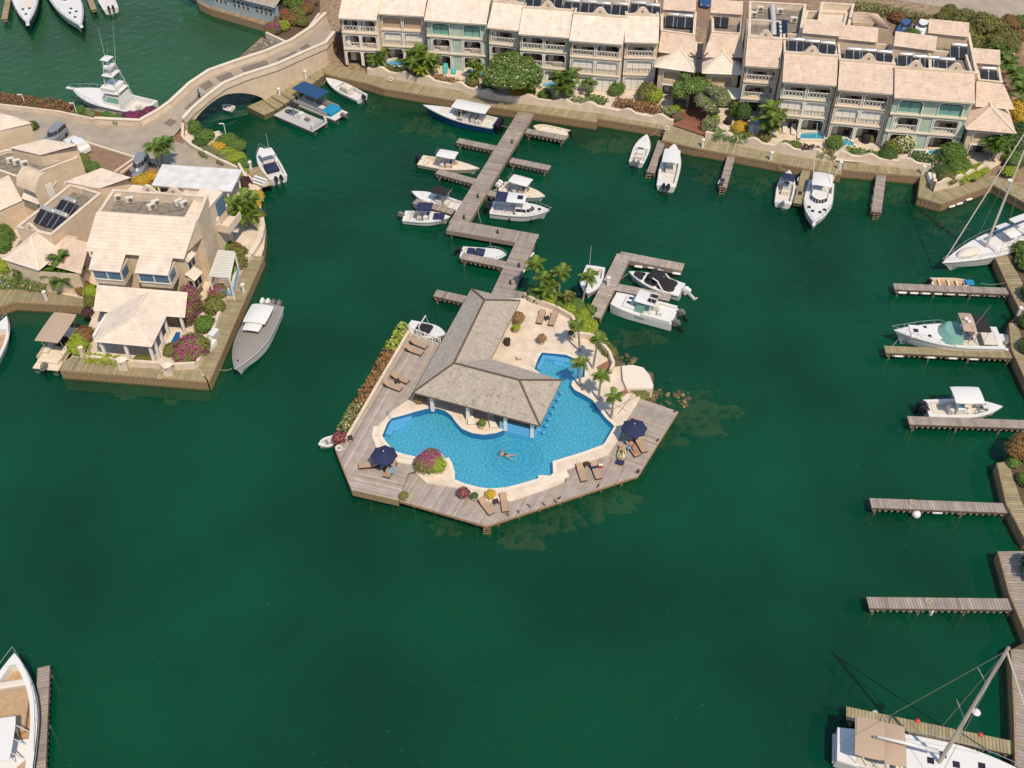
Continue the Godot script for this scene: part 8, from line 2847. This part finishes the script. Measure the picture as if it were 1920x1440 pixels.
# a figure: tapered bones joined into one skin, meshed on a grid
func figure(bones: Array, cell: float) -> Mb:
	var lo := Vector3(9, 9, 9)
	var hi := -lo
	for b in bones:
		for e in [0, 1]:
			lo = lo.min(b[e] - Vector3.ONE * (b[2] + 0.08))
			hi = hi.max(b[e] + Vector3.ONE * (b[2] + 0.08))
	var n := Vector3i(((hi - lo) / cell).ceil()) + Vector3i.ONE
	var f := PackedFloat32Array()
	f.resize(n.x * n.y * n.z)
	for z in n.z:
		for y in n.y:
			for x in n.x:
				var p := lo + Vector3(x, y, z) * cell
				var d := 9.0
				for b in bones:
					var ab: Vector3 = b[1] - b[0]
					var t := clampf((p - b[0]).dot(ab) / maxf(ab.length_squared(), 1e-6), 0, 1)
					var e: float = p.distance_to(b[0] + ab * t) - lerpf(b[2], b[3], t)
					var k := 0.03
					var h := clampf(0.5 + 0.5 * (d - e) / k, 0, 1)
					d = lerpf(d, e, h) - k * h * (1 - h)
				f[x + n.x * (y + n.y * z)] = d
	var vert := {}
	var mb := Mb.new(true)
	var cols := {}
	for z in n.z - 1:
		for y in n.y - 1:
			for x in n.x - 1:
				var s := Vector3.ZERO
				var c := 0
				for e in [[0, 0, 0, 1, 0, 0], [0, 1, 0, 1, 1, 0], [0, 0, 1, 1, 0, 1], [0, 1, 1, 1, 1, 1], [0, 0, 0, 0, 1, 0], [1, 0, 0, 1, 1, 0], [0, 0, 1, 0, 1, 1], [1, 0, 1, 1, 1, 1], [0, 0, 0, 0, 0, 1], [1, 0, 0, 1, 0, 1], [0, 1, 0, 0, 1, 1], [1, 1, 0, 1, 1, 1]]:
					var a := f[x + e[0] + n.x * (y + e[1] + n.y * (z + e[2]))]
					var b := f[x + e[3] + n.x * (y + e[4] + n.y * (z + e[5]))]
					if (a < 0) != (b < 0):
						s += Vector3(x + e[0], y + e[1], z + e[2]).lerp(Vector3(x + e[3], y + e[4], z + e[5]), a / (a - b))
						c += 1
				if c:
					var p := lo + s / c * cell
					vert[Vector3i(x, y, z)] = p
					var best := 9.0
					for b in bones:
						var ab: Vector3 = b[1] - b[0]
						var t := clampf((p - b[0]).dot(ab) / maxf(ab.length_squared(), 1e-6), 0, 1)
						var e: float = p.distance_to(b[0] + ab * t) - lerpf(b[2], b[3], t)
						if e < best:
							best = e
							cols[Vector3i(x, y, z)] = b[4]
	for k in vert:
		var i := Vector3i(k)
		for ax in 3:
			var o: Vector3i = [Vector3i(1, 0, 0), Vector3i(0, 1, 0), Vector3i(0, 0, 1)][ax]
			var u: Vector3i = [Vector3i(0, 1, 0), Vector3i(0, 0, 1), Vector3i(1, 0, 0)][ax]
			var w: Vector3i = [Vector3i(0, 0, 1), Vector3i(1, 0, 0), Vector3i(0, 1, 0)][ax]
			var j := i + o
			var a := f[i.x + n.x * (i.y + n.y * i.z)]
			var b := f[j.x + n.x * (j.y + n.y * j.z)]
			if (a < 0) == (b < 0):
				continue
			var q := [i - u - w, i - w, i, i - u]
			if not (vert.has(q[0]) and vert.has(q[1]) and vert.has(q[3])):
				continue
			if a >= 0:
				q.reverse()
			for e in [0, 1, 2, 0, 2, 3]:
				mb.v.append(vert[q[e]])
				mb.c.append(cols[q[e]])
	return mb

const SKIN := Color(0.48, 0.25, 0.15)
const HAIR := Color(0.03, 0.018, 0.01)

# standing frame: y up, facing +x
func person(label: String, where: Vector3, basis_: Basis, pose: String, top: Color, low: Color, hair := HAIR) -> void:
	var V := func(x: float, y: float, z: float) -> Vector3: return Vector3(x, y, z)
	var b := []
	b.append([V.call(0, 0.95, 0), V.call(0, 1.15, 0), 0.14, 0.125, low])
	b.append([V.call(0, 1.15, 0), V.call(0, 1.38, 0), 0.125, 0.14, top])
	b.append([V.call(0, 1.42, -0.16), V.call(0, 1.42, 0.16), 0.075, 0.075, top])
	b.append([V.call(0, 1.45, 0), V.call(0.01, 1.55, 0), 0.06, 0.055, SKIN])
	b.append([V.call(0.02, 1.60, 0), V.call(0.01, 1.67, 0), 0.09, 0.1, SKIN])
	b.append([V.call(-0.025, 1.66, 0), V.call(-0.01, 1.71, 0), 0.098, 0.095, hair])
	b.append([V.call(0.11, 1.62, 0), V.call(0.125, 1.61, 0), 0.02, 0.02, SKIN])
	for s in [-1, 1]:
		var el: Vector3
		var wr: Vector3
		var kn: Vector3
		var an: Vector3
		if pose == "walk":
			el = V.call(0.06 * s, 1.14, 0.25 * s)
			wr = V.call(0.2 * s, 0.92, 0.24 * s)
			kn = V.call(-0.12 * s + 0.06, 0.5, 0.09 * s)
			an = V.call(-0.28 * s, 0.09, 0.08 * s)
		elif pose == "swim":
			el = V.call(0.15, 1.4, 0.42 * s)
			wr = V.call(0.1, 1.62, 0.58 * s)
			kn = V.call(0.05, 0.5, 0.16 * s)
			an = V.call(-0.02, 0.1, 0.3 * s)
		elif pose == "stand":
			el = V.call(0.05, 1.14, 0.25 * s)
			wr = V.call(0.22, 1.0, 0.2 * s)
			kn = V.call(0.03, 0.5, 0.1 * s)
			an = V.call(-0.02, 0.09, 0.1 * s)
		else:
			el = V.call(0.02, 1.15, 0.3 * s)
			wr = V.call(0.16, 1.0, 0.16 * s) if s > 0 else V.call(0.03, 0.92, -0.34)
			kn = V.call(0.3 if s > 0 else 0.08, 0.56, 0.12 * s)
			an = V.call(0.02, 0.18 if s > 0 else 0.06, 0.12 * s)
		b.append([V.call(0, 1.42, 0.19 * s), el, 0.06, 0.045, SKIN if pose != "walk" else top])
		b.append([el, wr, 0.045, 0.033, SKIN])
		b.append([wr, wr + (wr - el).normalized() * 0.15, 0.035, 0.025, SKIN])
		b.append([V.call(0, 0.93, 0.09 * s), kn, 0.095, 0.06, low if pose == "walk" else SKIN])
		b.append([kn, an, 0.062, 0.04, SKIN])
		b.append([an, an + V.call(0.17, -0.05, 0.02 * s), 0.04, 0.035, SKIN])
	var o := thing("person", label, "person", where)
	o.basis = basis_
	part(figure(b, 0.035), "body", "person_skin", o, true)

func car(label: String, fx: float, fy: float, rx: float, ry: float, h: float, m: String, van := false) -> void:
	var p := P(rx, ry, h + 0.5)
	var q := P(fx, fy, h + 0.5)
	var d := (q - p).normalized()
	var o := thing("parked_van" if van else "parked_car", label, "van" if van else "car", Vector3((p.x + q.x) / 2, h, (p.z + q.z) / 2), atan2(-d.z, d.x))
	var l := 4.5
	var w := 1.72
	var sec := [[-2.25, 0.75, 0.8], [-2.15, 0.95, 0.92], [-1.2, 1.0, 1.0], [0.6, 0.98, 1.0], [1.7, 0.88, 0.97], [2.15, 0.72, 0.85], [2.25, 0.5, 0.75]]
	var mb := Mb.new(true)
	for i in sec.size() - 1:
		var a: Array = sec[i]
		var b: Array = sec[i + 1]
		var za: float = w / 2 * a[2]
		var zb: float = w / 2 * b[2]
		mb.quad(Vector3(a[0], a[1], za), Vector3(b[0], b[1], zb), Vector3(b[0], b[1], -zb), Vector3(a[0], a[1], -za))
		for s in [-1, 1]:
			mb.quad(Vector3(a[0], 0.25, za * s), Vector3(b[0], 0.25, zb * s), Vector3(b[0], b[1], zb * s), Vector3(a[0], a[1], za * s))
	mb.quad(Vector3(-2.25, 0.25, w * 0.4), Vector3(-2.25, 0.25, -w * 0.4), Vector3(-2.25, 0.75, -w * 0.4), Vector3(-2.25, 0.75, w * 0.4))
	mb.quad(Vector3(2.25, 0.25, -w * 0.375), Vector3(2.25, 0.25, w * 0.375), Vector3(2.25, 0.5, w * 0.375), Vector3(2.25, 0.5, -w * 0.375))
	var body := part(mb, "body", m, o)
	var x0 := -2.1 if van else -1.7
	var x1 := 1.25 if van else 1.0
	var rh := 1.75 if van else 1.5
	var c := cabin(body, x0, x1, w * 0.96, 0.94, rh - 0.94, m, 0.75, "dark_glass", 0.8)
	for k in [[-1.4, 1], [-1.4, -1], [1.4, 1], [1.4, -1]]:
		mb = Mb.new(true)
		mb.at(Transform3D(Basis(Vector3(1, 0, 0), PI / 2), Vector3(k[0], 0.33, k[1] * (w / 2 - 0.08))))
		mb.lathe(Vector3.ZERO, [Vector2(0, -0.1), Vector2(0.3, -0.1), Vector2(0.33, -0.06), Vector2(0.33, 0.06), Vector2(0.3, 0.1), Vector2(0, 0.1)], 12)
		part(mb, "wheel", "rubber", o, true)
	for s in [-1, 1]:
		bx(o, "headlight", "gelcoat", 2.14, 0.55, s * 0.55, 0.12, 0.14, 0.32)

func pedestal(x: float, y: float, g: float, where: String) -> void:
	var o := thing("power_pedestal", "white mooring service post " + where, "post", P(x, y, g), 0, "service posts")
	bx(o, "post", "gelcoat", 0, 0, 0, 0.28, 1.1, 0.28, 0.0, 0.1)
	bx(o, "cap", "fender", 0, 1.1, 0, 0.42, 0.16, 0.42)

func rope(label: String, a: Vector3, b: Vector3, sag := 0.25) -> void:
	var mb := Mb.new()
	var pts := []
	for i in 9:
		var t := i / 8.0
		pts.append(a.lerp(b, t) - Vector3(0, sag * 4 * t * (1 - t), 0))
	mb.tube(pts, 0.025, 0.025, 5)
	tag(part(mb, "mooring_rope", "rope"), label, "rope", "mooring ropes")

func table(x: float, y: float, g: float, label: String, m := "wicker") -> void:
	var o := thing("side_table", label, "table", P(x, y, g), 0.3)
	bx(o, "top", m, 0, 0.36, 0, 0.5, 0.06, 0.5, 0.0, 0.1)
	for s in [[-0.2, -0.2], [0.2, -0.2], [-0.2, 0.2], [0.2, 0.2]]:
		bx(o, "leg", m, s[0], 0, s[1], 0.06, 0.36, 0.06)

func small_things() -> void:
	mk("person_skin", 1, 1, 1, 0.75, null, 1.0, true)
	var mb: Mb
	var d := 1.31
	# loungers
	lounger(772, 639, 799, 650, d, "lounger_tan", "tan lounger next to the white deck railing")
	lounger(763, 652, 791, 662, d, "lounger_tan", "tan lounger in front of the one by the railing")
	lounger(736, 703, 765, 715, d, "lounger_tan", "tan lounger at the dark side table near the hedge, pavilion side")
	lounger(722, 718, 751, 729, d, "lounger_tan", "tan lounger at the dark side table near the hedge, pool side")
	lounger(704, 870, 680, 872, 1.41, "lounger_tan", "tan lounger half under the navy parasol on the southwest deck")
	lounger(739, 866, 724, 893, 1.41, "lounger_tan", "tan lounger with a blue towel beside the southwest parasol")
	lounger(902, 937, 922, 962, 1.21, "lounger_tan", "tan lounger slanting beside the yellow potted plant")
	lounger(943, 927, 948, 959, 1.21, "lounger_tan", "tan lounger straight beside the dark table on the south deck")
	lounger(1086, 873, 1095, 900, 1.21, "lounger_tan", "tan lounger left of the table below the pool steps")
	lounger(1113, 871, 1122, 894, 1.21, "lounger_tan", "tan lounger with navy towel and bag below the pool steps")
	lounger(1168, 838, 1163, 866, 1.21, "lounger_tan", "lounger under a green towel with a sunbather")
	lounger(1178, 829, 1195, 853, 1.21, "lounger_tan", "tan lounger with a sunbather beside the southeast parasol")
	lounger(1196, 824, 1207, 843, 1.21, "lounger_tan", "empty tan lounger on the outer side of the southeast parasol")
	lounger(1194, 806, 1192, 786, 1.21, "lounger_tan", "tan lounger behind the southeast parasol")
	lounger(1018, 583, 1010, 606, 1.36, "lounger_tan", "tan lounger on the upper patio nearer the pavilion")
	lounger(1041, 586, 1032, 610, 1.36, "lounger_tan", "tan lounger on the upper patio nearer the palms")
	lounger(881, 770, 883, 790, 1.36, "lounger_white", "white lounger on the poolside curve left of the potted palm")
	lounger(920, 776, 924, 795, 1.36, "lounger_white", "white lounger on the poolside curve under the eave")
	lounger(836, 121, 834, 137, 1.6, "lounger_teal", "turquoise lounger in front of the wide-piered green house", "turquoise loungers")
	lounger(852, 122, 850, 138, 1.6, "lounger_teal", "turquoise lounger in front of the wide-piered green house", "turquoise loungers")
	for k in [[1472, 232, 1472, 250], [1488, 234, 1488, 252], [1407, 240, 1410, 254], [1426, 242, 1426, 256]]:
		lounger(k[0], k[1], k[2], k[3], 1.6, "lounger_white", "white garden lounger beside the plunge pools of the eastern houses", "white garden loungers")
	for k in [[745, 718, d, "dark side table between the two hedge-side loungers"], [930, 944, 1.21, "dark square table between the south deck loungers"], [1099, 874, 1.21, "dark square table between the loungers below the pool steps"], [1026, 600, 1.36, "dark side table between the upper patio loungers"], [657, 825, d, "dark wicker cube by the hedge end"], [973, 674, 1.36, "pale low table on the patio beside the shallow pool"]]:
		table(k[0], k[1], k[2], k[3], "wicker" if k[0] != 973 else "pot_stone")
	parasol(719, 846, 1.4, "navy parasol on the southwest deck")
	parasol(1190, 795, 1.2, "navy parasol on the east deck")
	# towels and bags
	for k in [[735, 872, 729, 886, 1.41, "towel_blue", "blue striped towel over the lounger beside the southwest parasol"], [1167, 842, 1164, 858, 1.21, "towel_green", "pale green towel spread under the sunbather"], [1181, 832, 1184, 842, 1.21, "towel_blue", "teal towel over the sunbather lounger by the parasol"], [1164, 862, 1162, 870, 1.21, "canvas_navy", "navy towel hanging at the foot of the green-towelled lounger"], [1112, 868, 1116, 878, 1.21, "canvas_navy", "navy towel over the lounger head below the pool steps"]]:
		var a := P(k[0], k[1], k[4] + 0.4)
		var b := P(k[2], k[3], k[4] + 0.4)
		mb = Mb.new()
		var s := (b - a).cross(Vector3.UP).normalized() * 0.36
		for i in 5:
			var p := a.lerp(b, i / 5.0) + Vector3(0, 0.02 * (i % 2), 0)
			var q := a.lerp(b, (i + 1) / 5.0) + Vector3(0, 0.02 * ((i + 1) % 2), 0)
			mb.quad(p - s, p + s, q + s, q - s)
			for e in [-1, 1]:
				mb.quad(p + s * e, q + s * e, q + s * e * 1.05 - Vector3(0, 0.2, 0), p + s * e * 1.05 - Vector3(0, 0.2, 0))
		tag(part(mb, "towel", k[5]), k[6], "towel")
	var bag := thing("beach_bag", "red and white beach bag beside the navy-towelled lounger", "bag", P(1125, 876, 1.21))
	bx(bag, "body", "cloth_red", 0, 0, 0, 0.5, 0.35, 0.3, 0.0, 0.3)
	bx(bag, "towel_roll", "lounger_white", 0.05, 0.33, 0, 0.4, 0.1, 0.2)
	# people
	var lie := Basis(Vector3.UP, -PI / 2)
	person("person in teal shirt walking over the bridge", P(376, 189, 3.05), Basis(Vector3.UP, 0.8), "walk", Color(0.03, 0.22, 0.32), Color(0.02, 0.03, 0.08))
	person("swimmer stretched out face down in the middle of pool", P(966, 858, 1.24), Basis(Vector3(0.25, -0.05, 0.35).normalized() * 0 + Vector3(0, -1, 0), Vector3(-0.92, 0.02, -0.38).normalized(), Vector3(0, -1, 0).cross(Vector3(-0.92, 0.02, -0.38).normalized())).orthonormalized(), "swim", SKIN, Color(0.02, 0.02, 0.03))
	person("person standing at the pool edge beside the swim-up bar", P(965, 806, 0.75), Basis(Vector3.UP, -0.6), "stand", SKIN, Color(0.35, 0.05, 0.05))
	recline("sunbather in dark swimwear lying on the green towel", 1167, 838, 1163, 866, 1.21, Color(0.02, 0.02, 0.03))
	recline("sunbather lying on the lounger beside the southeast parasol", 1178, 829, 1195, 853, 1.21, Color(0.3, 0.05, 0.05))
	recline("person lying on the blue towel beside the southwest parasol", 739, 866, 724, 893, 1.41, Color(0.02, 0.03, 0.1))
	# cars
	car("silver minivan parked beside the palms", 254, 332, 270, 302, 1.27, "car_silver", true)
	car("grey minivan parked at the lane behind the flat-tiled house", 92, 268, 112, 250, 1.27, "car_silver", true)
	car("small white car tucked behind the flat-tiled house", 138, 268, 150, 276, 1.27, "car_white")
	car("blue car in the yard behind the row", 1688, 66, 1700, 44, 1.22, "car_blue")
	car("white car beside the blue one behind the row", 1722, 66, 1732, 46, 1.22, "car_white")
	car("white van parked by the back lane palms", 1894, 96, 1888, 74, 1.22, "car_white", true)
	car("dark blue car in the brown yard behind the alley", 1322, 8, 1326, -8, 1.22, "car_blue")
	# service posts and lamps
	for k in [[541, 156, 1.3, "with two sockets at the stepped landing wall"], [574, 147, 1.3, "with green hose at the top of the stepped landing"], [525, 180, 0.95, "on the lower flight of the landing"], [1317, 276, 1.3, "at the corner by the clipped hedge block"], [1445, 300, 1.3, "with black hose on the eastern boardwalk"], [1574, 318, 1.3, "behind the sport cruiser"], [1729, 326, 1.3, "at the quay corner by the white cooler"], [458, 548, 1.3, "with green hose on the villa dock"], [88, 562, 1.3, "on the inlet boardwalk"], [471, 318, 1.3, "beside the flowering bank dock"], [1140, 535, 1.16, "on the angled dock stem"], [1908, 592, 1.36, "with teal hose on the right bank"]]:
		pedestal(k[0], k[1], k[2], k[3])
	for k in [[50, 203, 46, 186], [146, 219, 140, 200], [425, 258, 420, 236]]:
		var o := thing("lamp_post", "short pale lamp post at the water's edge of the left bank", "lamp post", P(k[0], k[1], 1.25), 0.4, "lamp posts of the left bank")
		mb = Mb.new(true)
		mb.tube([Vector3.ZERO, Vector3(0, 2.2, 0)], 0.06, 0.05, 7)
		part(mb, "post", "trim_white", o)
		mb = Mb.new(true)
		mb.bar(Vector3(0, 2.15, 0), Vector3(-0.6, 2.3, 0), 0.12, 0.1)
		part(mb, "arm", "trim_white", o)
	# bollards and dock bits
	for k in [[960, 268], [896, 370], [870, 410], [933, 437], [973, 500], [957, 532], [1117, 583]]:
		var o := thing("mooring_bollard", "short dark mooring post on the docks round the island", "bollard", P(k[0], k[1], 1.16), 0, "mooring posts on the docks")
		mb = Mb.new(true)
		mb.lathe(Vector3.ZERO, [Vector2(0.1, 0), Vector2(0.08, 0.35), Vector2(0.13, 0.42), Vector2(0.13, 0.5), Vector2(0, 0.52)], 9)
		part(mb, "post", "wicker", o, true)
		bx(o, "foot", "wicker", 0, 0, 0, 0.3, 0.04, 0.3)
	for k in [[1233, 826], [1197, 886], [1121, 912], [1048, 935], [1195, 884], [1266, 772]]:
		var o := thing("deck_cleat", "small dark cleat on the rim of the east and south decks", "cleat", P(k[0], k[1], 1.21), rng.randf(), "cleats on the deck rim")
		bx(o, "horn", "wicker", 0, 0.1, 0, 0.5, 0.07, 0.09)
		bx(o, "foot", "wicker", 0, 0, 0, 0.16, 0.1, 0.12)
	for k in [[1355, 338], [1352, 346], [1500, 362]]:
		mb = Mb.new()
		mb.box(P(k[0], k[1], 1.03), Vector3(0.8, 0.03, 0.5), Basis(Vector3.UP, 1.2))
		tag(part(mb, "rubber_mat", "rubber"), "black rubber mat lying on a short jetty at the terrace quay", "mat", "rubber mats on the short jetties")
	# ladders at quay corners
	for k in [[913, 992, 0.0, "wooden ladder at the south tip of the island deck"], [382, 722, 0.0, "ladder at the corner of the villa dock"], [122, 700, 0.0, "ladder beside the tan-canopied pontoon"], [1216, 326, 1.2, "ladder at the end of the narrow dark jetty"], [1354, 356, 1.2, "ladder at the end of the short pale jetty"], [1642, 403, 1.3, "ladder at the end of the plain brown jetty"]]:
		var p := P(k[0], k[1], 0.6)
		var o := thing("ladder", k[3], "ladder", Vector3(p.x, -0.6, p.z), 0.0)
		for s in [-0.3, 0.3]:
			bx(o, "rail", "timber_warm", s, 0, 0.1, 0.08, 1.9, 0.1)
		for i in 5:
			bx(o, "rung", "timber_warm", 0, 0.3 + i * 0.34, 0.1, 0.52, 0.06, 0.08)
	# railing on the north side of the west deck
	var ra := thing("deck_railing", "white lattice railing closing the north end of the west deck", "railing", P(768, 626, 1.3))
	var r0 := P(768, 625, 1.3)
	var r1 := P(826, 647, 1.3)
	var ru := (r1 - r0).normalized()
	balustrade(ra, Transform3D(Basis(ru, Vector3.UP, ru.cross(Vector3.UP)), r0), 0, r0.distance_to(r1), 0, 0, 0.9)
	for i in 5:
		mb = Mb.new()
		var p := r0.lerp(r1, i / 4.0)
		mb.box(p + Vector3(0, 0.5, 0), Vector3(0.12, 1.0, 0.12))
		part(mb, "post", "trim_white", ra)
	# handrails at the pool steps
	for k in [[728, 777, 733, 792, "steel handrail at the wide end of the pool"], [1001, 690, 1010, 694, "steel handrail at the shallow pool steps"]]:
		mb = Mb.new()
		var a := P(k[0], k[1], 1.36)
		var b := P(k[2], k[3], 1.36)
		mb.tube([a, a + Vector3(0, 0.8, 0), b + Vector3(0, 0.7, 0), b - Vector3(0, 0.3, 0)], 0.03, 0.03, 6)
		tag(part(mb, "pool_handrail", "steel"), k[4], "handrail")
	# barbecues, bins, coolers
	for k in [[1622, 266, 1.6, "black covered barbecue on the tan house's terrace", "canvas_black", 0.7], [1365, 232, 1.6, "black covered barbecue under the white awning's edge", "canvas_black", 0.6], [951, 646, 1.36, "dark round bin on the patio beside the pavilion", "wicker", 0.4]]:
		var o := thing("covered_barbecue" if k[5] > 0.5 else "round_bin", k[3], "barbecue" if k[5] > 0.5 else "bin", P(k[0], k[1], k[2]))
		mb = Mb.new(true)
		mb.lathe(Vector3.ZERO, [Vector2(k[5] * 0.8, 0), Vector2(k[5] * 0.9, k[5]), Vector2(k[5] * 0.7, k[5] * 1.5), Vector2(0, k[5] * 1.7)] if k[5] > 0.5 else [Vector2(0.32, 0), Vector2(0.36, 0.7), Vector2(0.36, 0.75), Vector2(0.3, 0.75), Vector2(0.28, 0.6), Vector2(0, 0.6)], 12)
		part(mb, "cover" if k[5] > 0.5 else "drum", k[4], o, true)
	var ck := thing("dock_cooler", "white dock box standing by the quay corner wall", "dock box", P(1744, 338, 1.33), 1.5)
	bx(ck, "box", "gelcoat", 0, 0, 0, 1.5, 0.6, 0.6)
	bx(ck, "lid", "fender", 0, 0.6, 0, 1.56, 0.12, 0.66)
	var gb := thing("dock_box", "grey dock box beside the villa's magenta shrubs", "dock box", P(402, 632, 1.31), 1.2)
	bx(gb, "box", "gelcoat_grey", 0, 0, 0, 1.2, 0.7, 0.7)
	bx(gb, "lid", "gelcoat", 0, 0.7, 0, 1.24, 0.1, 0.74)
	var wb := thing("dock_box", "white dock box between grey box and terrace wall", "dock box", P(396, 650, 1.31), 1.2)
	bx(wb, "box", "gelcoat", 0, 0, 0, 1.3, 0.5, 0.8)
	bx(wb, "lid", "fender", 0, 0.5, 0, 1.34, 0.1, 0.84)
	var step := thing("boarding_steps", "white slatted boarding steps on the flowering bank dock", "steps", P(484, 346, 1.3), -0.5)
	for i in 3:
		bx(step, "tread", "gelcoat", 0, 0.15 + i * 0.2, i * -0.35, 2.0, 0.08, 0.35)
	for s in [-0.95, 0.95]:
		bx(step, "side", "gelcoat", s, 0, -0.35, 0.06, 0.5, 1.0)
	# life rings
	for k in [[733, 146, "life ring on the garden wall below the round-ended pool"], [519, 158, "life ring on the bridge wall above the landing"], [1250, 238, "life ring on the wall beside the brick path"], [636, 840, "white life ring on the corner of the island deck"]]:
		mb = Mb.new(true)
		var ring := []
		for i in 17:
			ring.append(Vector3(cos(TAU * i / 16) * 0.3, sin(TAU * i / 16) * 0.3, 0))
		mb.tube(ring, 0.07, 0.07, 7)
		var o := tag(part(mb, "life_ring", "fender", null, true), k[2], "life ring")
		o.position = P(k[0], k[1], 1.9) + Vector3(0, 0, 0.3)
		if k[0] == 636:
			o.position = P(k[0], k[1], 1.36)
			o.rotation.x = PI / 2
	# flip-flops and bits left on the south deck
	for i in 5:
		mb = Mb.new()
		var p := P(952 + i * 21 + rng.randf_range(-4, 4), 962 - i * 6.2 + rng.randf_range(-3, 3), 1.23)
		mb.box(p, Vector3(0.28, 0.04, 0.1), Basis(Vector3.UP, rng.randf() * 3))
		mb.box(p + Vector3(0.14, 0, 0.16), Vector3(0.28, 0.04, 0.1), Basis(Vector3.UP, rng.randf() * 3))
		tag(part(mb, "flip_flops", "rubber"), "pair of dark flip-flops left on the south deck boards", "shoes", "flip-flops on the south deck")
	# coils of line left on the docks
	for k in [[968, 246, 1.17], [905, 345, 1.17], [878, 392, 1.17], [1690, 541, 1.02], [1710, 942, 1.02], [1740, 1127, 1.02], [1658, 1352, 1.02], [1135, 556, 1.17], [1740, 324, 1.33], [300, 708, 1.32]]:
		mb = Mb.new(true)
		for e in 3:
			var ring := []
			for i in 13:
				ring.append(Vector3(cos(i * TAU / 12) * (0.16 + 0.06 * e), 0.03 + 0.02 * e, sin(i * TAU / 12) * (0.16 + 0.06 * e)))
			mb.tube(ring, 0.03, 0.03, 5)
		var o := tag(part(mb, "rope_coil", "rope"), "coil of pale line lying on the dock boards", "rope", "line coils on the docks")
		o.position = P(k[0], k[1], k[2])
	# mooring lines
	rope("mooring line from the blue-hulled speedboat to the dock", P(935, 232, 1.2), P(962, 238, 1.2))
	rope("mooring line from the white express boat across to the crosswise dock", P(895, 386, 1.1), P(902, 418, 1.2))
	rope("mooring line from the bowrider's bow to dock stem", P(1180, 510, 1.1), P(1152, 527, 1.2))
	rope("mooring line from the catamaran bow to the dock stem", P(1152, 560, 1.2), P(1142, 552, 1.2))
	rope("mooring line from covered boat's bow to villa dock corner", P(436, 690, 1.2), P(410, 692, 1.3))
	rope("mooring line of the small white quay boat", P(1213, 256, 0.9), P(1233, 244, 1.35))
	rope("mooring line of the white-topped quay boat", P(1266, 272, 1.1), P(1262, 262, 1.4))
	rope("mooring line of the navy bimini boat at the terrace quay", P(1480, 322, 0.9), P(1460, 308, 1.35))
	rope("mooring line from the skiff's blue bow to the right bank", P(1838, 531, 0.7), P(1885, 530, 1.35))
	rope("mooring line from the sport yacht's bow to the mossy jetty", P(1684, 636, 1.4), P(1668, 652, 1.05))
	rope("mooring line from the canopied pontoon to the stepped landing", P(572, 190, 1.0), P(558, 172, 1.3))
	rope("mooring line from the open boat at the landing", P(612, 150, 0.9), P(600, 156, 1.2))
	rope("mooring line from sailing yacht stern along the brown jetty", P(1650, 1370, 1.6), P(1600, 1350, 1.05))

func recline(label: String, hx: float, hy: float, fx: float, fy: float, g: float, low: Color) -> void:
	var a := P(hx, hy, g + 0.3)
	var b := P(fx, fy, g + 0.3)
	var d := a - b
	d.y = 0
	d = (d.normalized() + Vector3(0, 0.16, 0)).normalized()
	var face := (Vector3.UP - d * d.y).normalized()
	var mid := (a + b) * 0.5
	person(label, Vector3(mid.x, g + 0.5, mid.z) - d * 0.95, Basis(face, d, face.cross(d)), "lie", SKIN, low)
